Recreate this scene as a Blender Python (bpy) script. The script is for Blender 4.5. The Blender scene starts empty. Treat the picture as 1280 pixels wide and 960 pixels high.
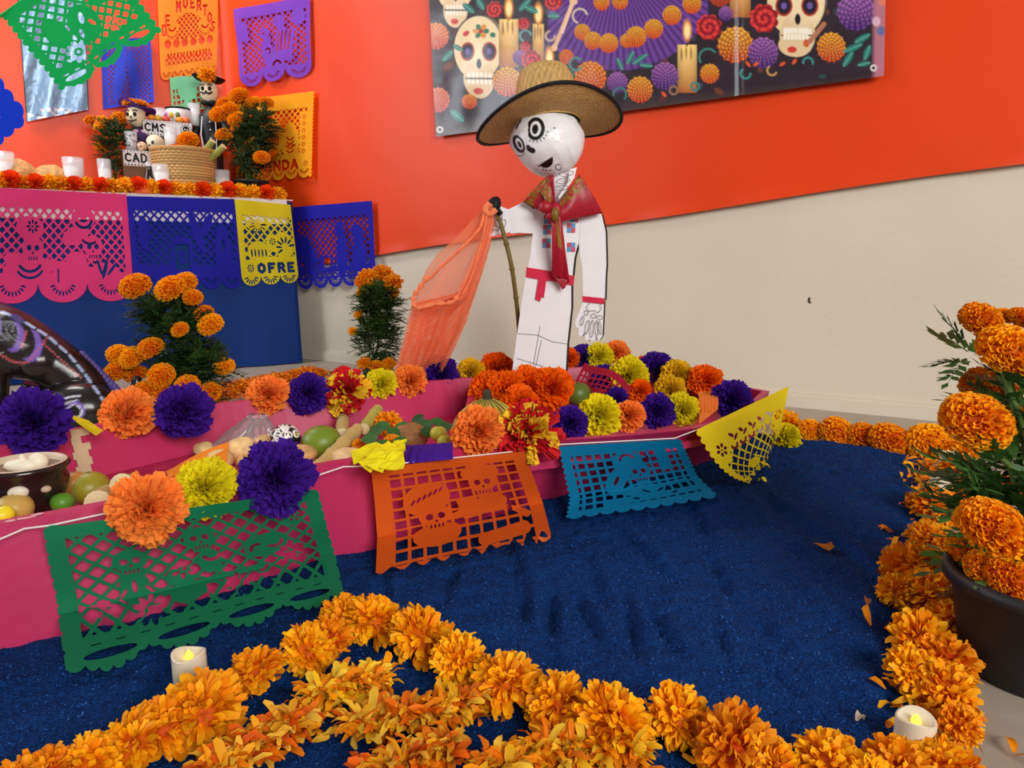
import bpy, bmesh, math, random
import numpy as np
from mathutils import Vector, Matrix
random.seed(7); RN = np.random.RandomState(11)
S = bpy.context.scene; C = S.collection

# ---------------------------------------------------------------- camera
PIT = math.radians(10); HC = .47; FP = 900.0
cam = bpy.data.cameras.new('camera'); cam.sensor_fit = 'HORIZONTAL'; cam.sensor_width = 36; cam.lens = 36*FP/1280
cam.clip_start = .02; cam.clip_end = 60
co = bpy.data.objects.new('camera', cam); C.objects.link(co)
co.location = (0, 0, HC); co.rotation_euler = (math.pi/2-PIT, 0, 0); S.camera = co

# ---------------------------------------------------------------- light
W = bpy.data.worlds.new('world'); S.world = W; W.use_nodes = True
W.node_tree.nodes['Background'].inputs[0].default_value = (1.0, .97, .93, 1)
W.node_tree.nodes['Background'].inputs[1].default_value = .235
def area(name, loc, to, sx, sy, power, col):
    l = bpy.data.lights.new(name, 'AREA'); l.shape = 'RECTANGLE'; l.size = sx; l.size_y = sy; l.energy = power; l.color = col
    o = bpy.data.objects.new(name, l); C.objects.link(o); o.location = loc
    o.rotation_euler = (Vector(to)-Vector(loc)).to_track_quat('-Z', 'Y').to_euler(); return o
area('daylight_window_behind', (2.0, -3.0, 2.3), (-.8, 2.6, .7), 2.6, 1.8, 215, (1, .96, .91))
area('daylight_window_side', (-3.5, 1.2, 1.7), (.3, 1.9, .5), 1.3, 1.3, 38, (.86, .93, 1))
al = area('ceiling_lamp_over_altar', (-2.05, 2.45, 2.45), (-2.15, 3.0, .8), 1.0, .35, 26, (1, .97, .94))
vs = S.view_settings; vs.view_transform = 'Standard'; vs.look = 'None'; vs.exposure = 0.14; vs.gamma = 1; vs.use_curve_mapping = False

# ---------------------------------------------------------------- geometry helpers
def ray(x, y):
    a = (x-640)/FP; b = (480-y)/FP
    return a, math.cos(PIT)+b*math.sin(PIT), b*math.cos(PIT)-math.sin(PIT)
def G(x, y, z=0.0):                       # point at height z
    r = ray(x, y); t = (z-HC)/r[2]; return Vector((r[0]*t, r[1]*t, z))
def D(x, y, Y):                           # point at distance Y
    r = ray(x, y); t = Y/r[1]; return Vector((r[0]*t, Y, HC+r[2]*t))
def PL(x, y, q, n, off=0.0):              # point on a vertical plane through q with normal n
    r = ray(x, y); t = (q[0]*n[0]+q[1]*n[1]+off)/(r[0]*n[0]+r[1]*n[1]); return Vector((r[0]*t, r[1]*t, HC+r[2]*t))
def depth(p): return p[1]*math.cos(PIT)-(p[2]-HC)*math.sin(PIT)
def msz(px, p): return px*depth(p)/FP     # pixels to metres at a point
def lin(c):
    return tuple(((v/255)/12.92 if v/255 <= .04045 else ((v/255+.055)/1.055)**2.4) for v in c)

COR = Vector((-1.344, 3.577, 0)); WR = Vector((.862, -.507, 0)); NR = Vector((-.507, -.862, 0))
U = Vector((.844, .537, 0)); NL = Vector((.537, -.844, 0)); TP = Vector((-.959, 3.23, 0)); TZ = .715

def tag(o, label=None, cat=None, group=None, kind=None):
    if label: o['label'] = label
    if cat: o['category'] = cat
    if group: o['group'] = group
    if kind: o['kind'] = kind
    return o
def empty(name, loc=(0, 0, 0), label=None, cat=None, group=None, rz=0):
    o = bpy.data.objects.new(name, None); C.objects.link(o); o.location = loc; o.rotation_euler[2] = rz; o.empty_display_size = .05
    return tag(o, label, cat, group)
def mesh(name, V, F, mat, parent=None, smooth=False, cols=None, world=False):
    me = bpy.data.meshes.new(name); me.from_pydata([tuple(v) for v in V], [], [tuple(f) for f in F])
    return mobj(name, me, mat, parent, smooth, cols, world)
def mobj(name, me, mat, parent=None, smooth=False, cols=None, world=False):
    if cols is not None:
        at = me.color_attributes.new('Col', 'FLOAT_COLOR', 'POINT')
        c4 = np.ones((len(me.vertices), 4), np.float32); c4[:, :3] = cols; at.data.foreach_set('color', c4.ravel())
    if mat is not None:
        for m in (mat if isinstance(mat, (list, tuple)) else [mat]): me.materials.append(m)
    if smooth: me.polygons.foreach_set('use_smooth', [True]*len(me.polygons))
    me.update()
    o = bpy.data.objects.new(name, me); C.objects.link(o)
    if parent is not None:
        o.parent = parent
        if world: o.matrix_parent_inverse = pinv(parent)
    return o
def pinv(p): return p.matrix_basis.inverted()
def copy_tree(o, parent=None):
    c = o.copy(); C.objects.link(c); c.parent = parent
    for ch in list(o.children): copy_tree(ch, c)
    return c

class MB:                                  # collects shapes into one mesh
    def __init__(s): s.V = []; s.F = []; s.K = []
    def add(s, V, F, col=None):
        n = len(s.V); s.V += [tuple(v) for v in V]; s.F += [tuple(i+n for i in f) for f in F]
        s.K += [col if col is not None else (1, 1, 1)]*len(V)
    def box(s, c, h, rot=None, col=None, bev=0):
        c = Vector(c); R = rot or Matrix.Identity(3); V = []
        for sx in (-1, 1):
            for sy in (-1, 1):
                for sz in (-1, 1): V.append(c+R@Vector((sx*h[0], sy*h[1], sz*h[2])))
        s.add(V, [(0, 1, 3, 2), (4, 6, 7, 5), (0, 4, 5, 1), (2, 3, 7, 6), (0, 2, 6, 4), (1, 5, 7, 3)], col)
    def tube(s, pts, rad, n=8, col=None, cap=True, flat=1.0):
        pts = [Vector(p) for p in pts]; m = len(pts)
        rad = [rad]*m if not isinstance(rad, (list, tuple)) else rad
        V = []; F = []; ref = None
        for i, p in enumerate(pts):
            t = (pts[min(i+1, m-1)]-pts[max(i-1, 0)]).normalized()
            if ref is None: ref = t.orthogonal().normalized()
            a = (ref-t*ref.dot(t)).normalized(); ref = a; b = t.cross(a)
            for k in range(n):
                an = 2*math.pi*k/n; V.append(p+a*math.cos(an)*rad[i]+b*math.sin(an)*rad[i]*flat)
        for i in range(m-1):
            for k in range(n): F.append((i*n+k, i*n+(k+1) % n, (i+1)*n+(k+1) % n, (i+1)*n+k))
        if cap: F.append(tuple(range(n-1, -1, -1))); F.append(tuple((m-1)*n+k for k in range(n)))
        s.add(V, F, col)
    def lathe(s, prof, c=(0, 0, 0), n=24, col=None, rot=None, cap=True):
        R = rot or Matrix.Identity(3); c = Vector(c); V = []; F = []
        for r, z in prof:
            for k in range(n):
                a = 2*math.pi*k/n; V.append(c+R@Vector((r*math.cos(a), r*math.sin(a), z)))
        for i in range(len(prof)-1):
            for k in range(n): F.append((i*n+k, i*n+(k+1) % n, (i+1)*n+(k+1) % n, (i+1)*n+k))
        if cap:
            if prof[0][0] > 1e-5: F.append(tuple(range(n-1, -1, -1)))
            if prof[-1][0] > 1e-5: F.append(tuple((len(prof)-1)*n+k for k in range(n)))
        s.add(V, F, col)
    def ball(s, c, r, nu=16, nv=10, col=None, rot=None, fn=None):
        R = rot or Matrix.Identity(3); c = Vector(c); r = (r, r, r) if not isinstance(r, (tuple, list)) else r
        V = []; F = []
        for j in range(nv+1):
            th = math.pi*j/nv
            for k in range(nu):
                a = 2*math.pi*k/nu; d = Vector((math.sin(th)*math.cos(a), math.sin(th)*math.sin(a), math.cos(th)))
                q = fn(d) if fn else 1.0
                V.append(c+R@Vector((d.x*r[0]*q, d.y*r[1]*q, d.z*r[2]*q)))
        for j in range(nv):
            for k in range(nu): F.append((j*nu+k, (j+1)*nu+k, (j+1)*nu+(k+1) % nu, j*nu+(k+1) % nu))
        s.add(V, F, col)
    def build(s, name, mat, parent=None, smooth=False, cols=False, world=False):
        return mesh(name, s.V, s.F, mat, parent, smooth, np.array(s.K) if cols else None, world)

def rotz(a): return Matrix.Rotation(a, 3, 'Z')
def axis_rot(d, spin=0):
    return Vector(d).to_track_quat('Z', 'Y').to_matrix() @ Matrix.Rotation(spin, 3, 'Z')

# ---------------------------------------------------------------- materials
MATS = {}
def M(name, rgb=None, rough=.6, spec=.3, noise=None, bump=None, transl=0, metal=0, attr=False, rnd=0, sheen=0, coat=0, weave=None, emit=0, alpha=1, ior=None, trans=0):
    if name in MATS: return MATS[name]
    m = bpy.data.materials.new(name); m.use_nodes = True; nt = m.node_tree; N = nt.nodes; L = nt.links
    p = N['Principled BSDF']; out = N['Material Output']
    if attr:
        a = N.new('ShaderNodeAttribute'); a.attribute_name = 'Col'; c = a.outputs['Color']
    else:
        a = N.new('ShaderNodeRGB'); a.outputs[0].default_value = lin(rgb)+(1,); c = a.outputs[0]
    tc = N.new('ShaderNodeTexCoord')
    if noise:
        sc, am = noise; t = N.new('ShaderNodeTexNoise'); t.inputs['Scale'].default_value = sc; t.inputs['Detail'].default_value = 6
        L.new(tc.outputs['Object'], t.inputs['Vector'])
        r = N.new('ShaderNodeMapRange'); r.inputs['From Min'].default_value = .25; r.inputs['From Max'].default_value = .75
        r.inputs['To Min'].default_value = 1-am; r.inputs['To Max'].default_value = 1+am; L.new(t.outputs['Fac'], r.inputs['Value'])
        h = N.new('ShaderNodeHueSaturation'); L.new(c, h.inputs['Color']); L.new(r.outputs[0], h.inputs['Value']); c = h.outputs[0]
    if rnd:
        oi = N.new('ShaderNodeObjectInfo'); r = N.new('ShaderNodeMapRange'); L.new(oi.outputs['Random'], r.inputs['Value'])
        r.inputs['To Min'].default_value = .5-rnd*.12; r.inputs['To Max'].default_value = .5+rnd*.12
        r2 = N.new('ShaderNodeMapRange'); L.new(oi.outputs['Random'], r2.inputs['Value']); r2.inputs['To Min'].default_value = 1-rnd; r2.inputs['To Max'].default_value = 1+rnd*.6
        h = N.new('ShaderNodeHueSaturation'); L.new(c, h.inputs['Color']); L.new(r.outputs[0], h.inputs['Hue']); L.new(r2.outputs[0], h.inputs['Value']); c = h.outputs[0]
    L.new(c, p.inputs['Base Color'])
    p.inputs['Roughness'].default_value = rough; p.inputs['Specular IOR Level'].default_value = spec; p.inputs['Metallic'].default_value = metal
    p.inputs['Sheen Weight'].default_value = sheen; p.inputs['Coat Weight'].default_value = coat; p.inputs['Coat Roughness'].default_value = .12
    if trans: p.inputs['Transmission Weight'].default_value = trans
    if ior: p.inputs['IOR'].default_value = ior
    if emit: L.new(c, p.inputs['Emission Color']); p.inputs['Emission Strength'].default_value = emit
    bsrc = None
    if bump:
        t = N.new('ShaderNodeTexNoise'); t.inputs['Scale'].default_value = bump[0]; t.inputs['Detail'].default_value = 5; L.new(tc.outputs['Object'], t.inputs['Vector']); bsrc = t.outputs['Fac']; bs = bump[1]
    if weave:
        w = N.new('ShaderNodeTexWave'); w.inputs['Scale'].default_value = weave[0]; w.inputs['Distortion'].default_value = weave[2] if len(weave) > 2 else 1; w.bands_direction = weave[3] if len(weave) > 3 else 'X'
        L.new(tc.outputs['Object'], w.inputs['Vector']); bsrc = w.outputs['Fac']; bs = weave[1]
    if bsrc is not None:
        b = N.new('ShaderNodeBump'); b.inputs['Strength'].default_value = bs; b.inputs['Distance'].default_value = .004; L.new(bsrc, b.inputs['Height']); L.new(b.outputs[0], p.inputs['Normal'])
    last = p.outputs[0]
    if transl:
        tr = N.new('ShaderNodeBsdfTranslucent'); L.new(c, tr.inputs['Color']); mx = N.new('ShaderNodeMixShader'); mx.inputs[0].default_value = transl
        L.new(last, mx.inputs[1]); L.new(tr.outputs[0], mx.inputs[2]); last = mx.outputs[0]
    if alpha < 1:
        tr = N.new('ShaderNodeBsdfTransparent'); mx = N.new('ShaderNodeMixShader'); mx.inputs[0].default_value = alpha
        L.new(tr.outputs[0], mx.inputs[1]); L.new(last, mx.inputs[2]); last = mx.outputs[0]
    L.new(last, out.inputs['Surface'])
    MATS[name] = m; return m

m_wall = M('plaster', (212, 203, 184), .75, .25, (3, .04), (55, .25))
m_floor = M('concrete', (168, 156, 140), .45, .35, (4, .09), (30, .05))
m_orange_cloth = M('orange_cloth', (224, 64, 4), .40, .34, (2.5, .04), (5, .05))
m_bluecloth = M('blue_cloth', (8, 48, 118), .7, .2, (4, .1), (9, .2))
m_white_cloth = M('white_cloth', (226, 222, 222), .8, .2)
m_pink = M('pink_paint', (184, 42, 90), .42, .4, (9, .07), (14, .12))
m_bare = M('bare_board', (196, 176, 140), .7, .2, (20, .15))
m_white_card = M('white_card', (232, 232, 236), .55, .3, (30, .03), (12, .08))
m_black = M('black_foam', (36, 38, 34), .7, .2)
m_ink = M('black_ink', (24, 22, 26), .6, .2)
m_greyink = M('grey_ink', (88, 88, 100), .6, .2)
m_redtape = M('red_felt', (206, 42, 74), .7, .2, (40, .06))
m_cord = M('white_cord', (225, 218, 215), .7, .2)
m_col = M('painted', None, .5, .35, attr=True)
m_colgloss = M('painted_gloss', None, .3, .5, attr=True)
m_leaf = M('leaf', None, .55, .35, (30, .18), transl=.2, attr=True)
m_stem = M('stem', (78, 104, 44), .6, .3, (20, .15))
m_petal = M('marigold_petal', None, .6, .2, transl=.22, attr=True, rnd=.10)
m_potblack = M('black_plastic', (34, 35, 38), .5, .4, (15, .1))
m_straw = M('straw', None, .65, .25, attr=True)
m_candle = M('candle_wax', (236, 226, 200), .5, .4, transl=.2)
m_flame = M('flame_tip', (255, 224, 70), .4, .3, emit=1.2)
m_glass = M('clear_glass', (255, 255, 255), .06, .5, trans=1.0, ior=1.3)
m_wax_white = M('white_wax', (238, 234, 230), .5, .3)
m_basket = M('wicker', None, .6, .3, attr=True)
m_wood = M('brown_box', (112, 78, 52), .6, .3, (12, .1))
def paper(name, rgb, tl=.3): return M('paper_'+name, rgb, .7, .2, (14, .05), (8, .06), transl=tl)

# ================================================================ setting
def noise2(x, y, seed=0, oct=4):           # cheap value noise on arrays
    x = np.asarray(x, float); y = np.asarray(y, float); out = np.zeros(np.broadcast(x, y).shape); a = 1.0; tot = 0
    for o in range(oct):
        f = 2**o; xi = np.floor(x*f).astype(np.int64); yi = np.floor(y*f).astype(np.int64); fx = x*f-xi; fy = y*f-yi
        fx = fx*fx*(3-2*fx); fy = fy*fy*(3-2*fy)
        def h(i, j):
            v = np.sin(i*127.1+j*311.7+seed*74.7+o*19.3)*43758.5453; return v-np.floor(v)
        out = out+a*((h(xi, yi)*(1-fx)+h(xi+1, yi)*fx)*(1-fy)+(h(xi, yi+1)*(1-fx)+h(xi+1, yi+1)*fx)*fy); tot += a; a *= .5
    return out/tot
def grid_faces(nu, nv):
    return [(j*nu+i, j*nu+i+1, (j+1)*nu+i+1, (j+1)*nu+i) for j in range(nv-1) for i in range(nu-1)]
def struct(o): o['kind'] = 'structure'; return o
def wall_slab(name, a, d, n, L):
    b = MB(); c = a+d*(L/2)-n*.06+Vector((0, 0, 1.4)); R = Matrix((d, n, Vector((0, 0, 1)))).transposed()
    b.box(c, (L/2, .06, 1.4), R); return struct(b.build(name, m_wall))
wall_slab('wall_right', COR-WR*.05, WR, NR, 4.6)
wall_slab('wall_left', COR-U*3.6, U, NL, 3.65)
b = MB(); b.box((-.3, 1.2, -.05), (4.6, 4.2, .05)); struct(b.build('floor', m_floor))
b = MB(); R = Matrix((WR, NR, Vector((0, 0, 1)))).transposed()
b.box(COR+WR*2.3+NR*.008+Vector((0, 0, .018)), (2.25, .008, .018), R); b.box(COR+WR*2.3+NR*.005+Vector((0, 0, .04)), (2.25, .005, .006), R)
struct(b.build('baseboard_right', m_wall))
b = MB(); b.tube([PL(1012, 372, COR, NR, .001), PL(1011, 376, COR, NR, .001), PL(1013, 379, COR, NR, .001)], .003, 5)
tag(b.build('wall_chip', m_ink), 'small dark chip in the bare cream wall', 'wall chip')

# orange cloths on both walls
pA = PL(470, 320, COR, NR); pB = PL(1280, 207, COR, NR)
sA = (pA-COR).dot(WR); sB = (pB-COR).dot(WR)
def zb_right(s):
    if s < 0: return .30
    t = (s-sA)/(sB-sA); return pA.z+(pB.z-pA.z)*max(t, -.6)+.006*math.sin(t*9)
nu, nv = 300, 70
sg = np.tile(np.concatenate([np.linspace(-3.35, -.2, 90), np.linspace(-.18, .18, 40), np.linspace(.2, 4.2, nu-130)]), (nv, 1)); tg = np.tile(np.linspace(0, 1, nv)[:, None]**1.3, (1, nu)); z0 = np.array([zb_right(v) for v in sg[0]])[None]
zg = z0+(2.5-z0)*tg; amp = .006
wv = amp*(noise2(sg*2.2+zg*.8, zg*1.3, 1)-.5)*2+amp*.6*np.sin(sg*5+zg*3)*(noise2(sg*1.1, zg, 4)-.2)+.006*np.exp(-((zg-z0)/.02)**2)*(.5+.5*np.sin(sg*21))+.022
wv = wv+.016*np.exp(-(sg/.05)**2)
V = []
for s_, w_, z_ in zip(sg.ravel(), wv.ravel(), zg.ravel()):
    k = 1/(1+math.exp(-s_/.05)); n_ = (NL*(1-k)+NR*k).normalized()
    V.append(COR+(WR*s_ if s_ > 0 else U*s_)+n_*float(w_)+Vector((0, 0, float(z_))))
tag(mesh('orange_cloth', V, grid_faces(nu, nv), m_orange_cloth, smooth=True), 'orange cloth hung around both walls above the cream plaster', 'cloth')

# blue sawdust bed: fine dyed grains heaped inside the flower border
near_edge = [G(-260, 1120), G(60, 985), G(160, 960), G(245, 925), G(320, 880), G(465, 830), G(632, 885), G(770, 950), G(920, 985), G(1035, 1010), G(1130, 985)]
bed = [(-1.30, .02), (-.75, .12), (-.45, .36), (-.2, .40), (0, .40), (.33, .43), (.38, .60), (.47, .78), (.53, .9), (.62, 1.02), (.72, 1.2), (.86, 1.38), (.96, 1.62), (.80, 1.76), (.62, 1.86), (.2, 2.05), (-.6, 1.75), (-1.2, 1.2)]
def in_poly(px, py, P):
    ins = np.zeros(px.shape, bool); n = len(P); dist = np.full(px.shape, 9.)
    for i in range(n):
        x1, y1 = P[i]; x2, y2 = P[(i+1) % n]
        c = ((y1 > py) != (y2 > py)) & (px < (x2-x1)*(py-y1)/(y2-y1+1e-12)+x1); ins ^= c
        t = np.clip(((px-x1)*(x2-x1)+(py-y1)*(y2-y1))/((x2-x1)**2+(y2-y1)**2), 0, 1)
        dist = np.minimum(dist, np.hypot(px-x1-t*(x2-x1), py-y1-t*(y2-y1)))
    return ins, dist
def bed_height(X, Y):
    ins, d = in_poly(X, Y, bed); e = np.clip(d/.05, 0, 1); e = e*e*(3-2*e)
    h = .008+.014*e+.014*e*(noise2(X*9, Y*9, 2)-.5)+.010*e*(noise2(X*26, Y*40, 4, 3)-.5)+.003*e*(noise2(X*110, Y*110, 6, 2)-.5)
    for (x, y, a, b_, ang, dp) in DENTS:
        dx = X-x; dy = Y-y; u = dx*math.cos(ang)+dy*math.sin(ang); v = -dx*math.sin(ang)+dy*math.cos(ang)
        h = h-dp*np.exp(-(u/a)**2-(v/b_)**2)+dp*.5*np.exp(-((u-a*1.3)/a)**2-(v/b_)**2)
    return ins, h
DENTS = []
for (x, y, l, w, dp) in [(655, 755, 22, 12, .010), (690, 765, 26, 12, .010), (735, 770, 30, 12, .010), (790, 780, 30, 12, .009), (830, 790, 25, 12, .008), (745, 725, 30, 14, .007), (560, 730, 30, 14, .006), (640, 700, 30, 16, .006), (900, 800, 25, 12, .005), (960, 790, 20, 14, .005), (1060, 690, 30, 14, .006), (870, 650, 40, 14, .005), (980, 640, 40, 16, .005), (800, 690, 35, 12, .006), (900, 720, 30, 12, .006), (1000, 740, 30, 14, .004), (970, 840, 20, 10, .005), (700, 830, 24, 12, .006), (480, 740, 30, 12, .005), (200, 850, 50, 16, .005)]:
    q = G(x, y, .02); DENTS.append((q.x, q.y, msz(w*.8, q), msz(l*2.2, q), random.uniform(-.1, .35), dp*1.6))
st = .0048; xs = np.arange(-1.3, 1.0, st); ys = np.arange(.0, 2.1, st); X, Y = np.meshgrid(xs, ys)
ins, Hh = bed_height(X, Y); Hh = Hh+.0030*(RN.rand(*Hh.shape)-.5)
keep = ins[:-1, :-1] & ins[1:, :-1] & ins[:-1, 1:] & ins[1:, 1:]
# hidden below the boat is not needed
idx = -np.ones(X.shape, int); used = np.zeros(X.shape, bool)
for a, b_ in ((0, 0), (1, 0), (0, 1), (1, 1)): used[a:used.shape[0]-1+a, b_:used.shape[1]-1+b_] |= keep
idx[used] = np.arange(used.sum()); jj, ii = np.nonzero(keep)
F = np.stack([idx[jj, ii], idx[jj, ii+1], idx[jj+1, ii+1], idx[jj+1, ii]], 1)
Vb = np.stack([X[used], Y[used], Hh[used]], 1)
me = bpy.data.meshes.new('sawdust_bed'); me.vertices.add(len(Vb)); me.vertices.foreach_set('co', Vb.ravel())
me.loops.add(F.size); me.loops.foreach_set('vertex_index', F.ravel().astype(np.int32)); me.polygons.add(len(F))
me.polygons.foreach_set('loop_start', np.arange(0, F.size, 4, dtype=np.int32)); me.polygons.foreach_set('loop_total', np.full(len(F), 4, np.int32)); me.update(calc_edges=True)
m_saw = M('blue_sawdust', (12, 52, 110), .9, .1, (380, .75), (420, 1.0))
saw = tag(mobj('sawdust_bed', me, m_saw), 'deep blue dyed sawdust spread as water around the boat', 'sawdust', kind='stuff')
# loose grains lying on it, part of the same bed
ng = 70000; gx = RN.uniform(-.95, .97, ng*2); gy = .42+1.55*RN.rand(ng*2)**1.6; gi, gh = bed_height(gx, gy); sel = np.nonzero(gi)[0][:ng]
gx, gy, gh = gx[sel], gy[sel], gh[sel]; ng = len(sel); an = RN.uniform(0, 6.28, ng); L_ = RN.uniform(.0007, .0019, ng); w_ = L_*RN.uniform(.3, .7, ng); tl = RN.uniform(-.6, .6, ng)
d1 = np.stack([np.cos(an)*np.cos(tl), np.sin(an)*np.cos(tl), np.sin(tl)], 1); d2 = np.stack([-np.sin(an), np.cos(an), RN.uniform(-.7, .7, ng)], 1)
P0 = np.stack([gx, gy, gh+.0012], 1); q = np.stack([P0-d1*L_[:, None]-d2*w_[:, None]*.5, P0+d1*L_[:, None]-d2*w_[:, None]*.3, P0+d1*L_[:, None]*.8+d2*w_[:, None], P0-d1*L_[:, None]*.9+d2*w_[:, None]], 1).reshape(-1, 3)
gc = np.array(lin((22, 72, 142)))[None]*RN.uniform(.35, 1.3, (ng, 1)); br = RN.rand(ng) < .03; gc[br] = np.array(lin((52, 92, 150)))
me = bpy.data.meshes.new('loose_grains'); me.vertices.add(len(q)); me.vertices.foreach_set('co', q.ravel()); me.loops.add(ng*4); me.loops.foreach_set('vertex_index', np.arange(ng*4, dtype=np.int32)); me.polygons.add(ng)
me.polygons.foreach_set('loop_start', np.arange(0, ng*4, 4, dtype=np.int32)); me.polygons.foreach_set('loop_total', np.full(ng, 4, np.int32)); me.update(calc_edges=True)
tag(mobj('loose_grains', me, M('grain', None, .85, .15, attr=True), saw, cols=np.repeat(gc, 4, 0)), kind='stuff')
def ground_z(x, y):
    i, h = bed_height(np.array([x]), np.array([y])); return float(h[0]) if i[0] else 0.0

# ================================================================ boat
boat = empty('canoe', G(400, 700, 0), 'pink painted wooden canoe loaded with fruit and edged with paper flowers', 'boat')
topn = [None, G(0, 655, .17), G(205, 617, .17), G(400, 582, .168), G(462, 572, .167), G(694, 551, .16), G(800, 543, .155), G(880, 533, .15), G(930, 515, .15), G(962, 489, .155)]
topn[0] = topn[1]+(topn[1]-topn[2])*1.3
botn = [None, G(0, 815, .02), G(215, 765, .02), G(405, 700, .02), G(465, 688, .02), G(690, 622, .02), G(792, 600, .02), G(880, 574, .02), G(925, 556, .02), G(945, 540, .02)]
botn[0] = botn[1]+(botn[1]-botn[2])*1.3
topf = [None, G(0, 553, .165), G(90, 535, .165), G(160, 522, .165), G(240, 508, .165), G(330, 497, .165), G(435, 487, .165), G(550, 474, .165), G(620, 469, .165), G(760, 457, .183), G(870, 472, .165), G(962, 489, .155)]
topf[0] = topf[1]+(topf[1]-topf[2])*1.0
for t in botn: t.z = .004
botf = []
for i, t in enumerate(topf):
    k = .16 if i < 8 else .22
    cdir = (Vector((.2, 1.5, 0))-Vector((t.x, t.y, 0))) if i > 7 else Vector((.62, -.5, 0)); cdir.normalize()
    botf.append(Vector((t.x, t.y, .004))+cdir*.06)
botf[-1] = botn[-1].copy()
def catm(L_, k):
    out = []
    for i in range(len(L_)-1):
        p0 = L_[max(i-1, 0)]; p1 = L_[i]; p2 = L_[i+1]; p3 = L_[min(i+2, len(L_)-1)]
        for j in range(k):
            t = j/k; out.append(.5*((2*p1)+(p2-p0)*t+(2*p0-5*p1+4*p2-p3)*t*t+(3*p1-p0-3*p2+p3)*t**3))
    return out+[L_[-1].copy()]
def panel(name, T, B, inward, th=.016):
    T = catm(T, 6); B = catm(B, 6); I = catm([v.copy() for v in inward], 6); n = len(T); rows = 7; V = []; F = []
    for i in range(n):
        iw = I[i].normalized()*th
        V += [B[i].lerp(T[i], r/(rows-1)) for r in range(rows)]+[B[i].lerp(T[i], r/(rows-1))+iw for r in range(rows-1, -1, -1)]
    m = rows*2
    for i in range(n-1):
        for k in range(m): F.append((i*m+k, i*m+(k+1) % m, (i+1)*m+(k+1) % m, (i+1)*m+k))
    F += [tuple(range(m-1, -1, -1)), tuple((n-1)*m+k for k in range(m))]
    return mesh(name, V, F, m_pink, boat, world=True)
inn = [Vector((-.62, .75, 0)).normalized()]*8+[Vector((-.9, .3, 0)).normalized()]*2
for a, e in ((0, 4), (4, 5), (5, 9)): panel('side_panel', topn[a:e+1], botn[a:e+1], inn[a:e+1])
inf = [Vector((.7, -.6, 0)).normalized()]*9+[Vector((0, -1, 0)), Vector((-.6, -.8, 0)), Vector((-1, -.2, 0))]
for a, e in ((0, 2), (2, 8), (8, 11)): panel('side_panel', topf[a:e+1], botf[a:e+1], inf[a:e+1])
# bulkhead, deck, inner floor, bare upright at the panel joint
n1 = topn[5]*.42+topn[4]*.58; f1 = topf[8]*.55+topf[7]*.45
def slab(name, pts, z0, z1, mat=m_pink):
    n = len(pts); V = [Vector((p.x, p.y, z0)) for p in pts]+[Vector((p.x, p.y, z1)) for p in pts]
    F = [tuple(range(n-1, -1, -1)), tuple(range(n, 2*n))]+[(i, (i+1) % n, n+(i+1) % n, n+i) for i in range(n)]
    return mesh(name, V, F, mat, boat, world=True)
def ins_pts(L_, I, t=.012): return [p+i*t for p, i in zip(L_, I)]
dn = ins_pts(topn[5:9], inn[5:9]); df = ins_pts(topf[9:11], inf[9:11])
slab('deck', [n1+inn[5]*.012]+dn+df[::-1]+[f1+inf[8]*.012], .108, .122)
bd = (f1-n1).normalized(); bt = Vector((bd.y, -bd.x, 0))*.014
slab('bulkhead', [n1+bd*.075, f1-bd*.012, f1-bd*.012+bt, n1+bd*.075+bt], .05, .150)
fl = ins_pts(topn[0:5], inn[0:5], .03)+[n1+inn[4]*.012-bt*.3, f1+inf[8]*.02-bt*.3]+ins_pts(topf[0:8], inf[0:8], .03)[::-1]
slab('inner_floor', fl, .06, .078)
b = MB(); q = topf[2]; dv = (topf[3]-topf[2]).normalized()
Rr = Matrix((dv, Vector((dv.y, -dv.x, 0)), Vector((0, 0, 1)))).transposed()
rg_ = random.Random(2)
for k in range(8):
    t0 = k/8; t1 = (k+1)/8; w0_ = rg_.uniform(.008, .016); o0 = rg_.uniform(-.005, .006); c0 = topf[2].lerp(botf[2], t0*.62)+inf[2]*.0175+dv*o0; c1 = topf[2].lerp(botf[2], t1*.62)+inf[2]*.0175+dv*o0
    b.add([c0-dv*w0_, c0+dv*w0_, c1+dv*w0_, c1-dv*w0_, c0-dv*w0_+inf[2]*.002, c0+dv*w0_+inf[2]*.002, c1+dv*w0_+inf[2]*.002, c1-dv*w0_+inf[2]*.002], [(4, 5, 6, 7), (0, 1, 5, 4), (1, 2, 6, 5), (2, 3, 7, 6), (3, 0, 4, 7)])
b.build('bare_upright', m_bare, boat, world=True)
# white cord strung along the near rim
def cord(pts, r=.0012):
    bb = MB(); bb.tube(pts, r, 6); return bb.build('string', m_cord, boat, world=True)
off = Vector((.62, -.75, 0)).normalized()*.003
cord([G(-40, 690, .155)+off, G(30, 660, .163)+off, G(62, 656, .164)+off, G(200, 626, .165)+off, G(395, 594, .160)+off, G(428, 583, .166)+off, G(470, 582, .163)+off, G(650, 563, .157)+off, G(693, 555, .157)+off*2, G(840, 547, .150)+off*2, G(872, 535, .148)+off*2], .0011)
# chipped paint on the near rim
b = MB()
for (x, y, w, h) in [(32, 650, 14, 3), (48, 645, 9, 3), (15, 653, 8, 2)]:
    p = G(x, y, .1712); s = msz(w, p); t = (topn[2]-topn[1]).normalized(); nn = Vector((-t.y, t.x, 0))
    V = []
    for k in range(9):
        a = 2*math.pi*k/9; V.append(p+nn*.008+t*math.cos(a)*s*random.uniform(.7, 1)+nn*math.sin(a)*.005*random.uniform(.6, 1.1))
    b.add(V, [tuple(range(9))])
b.build('chipped_paint', M('pale_chip', (226, 170, 180), .6, .2), boat, world=True)

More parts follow.
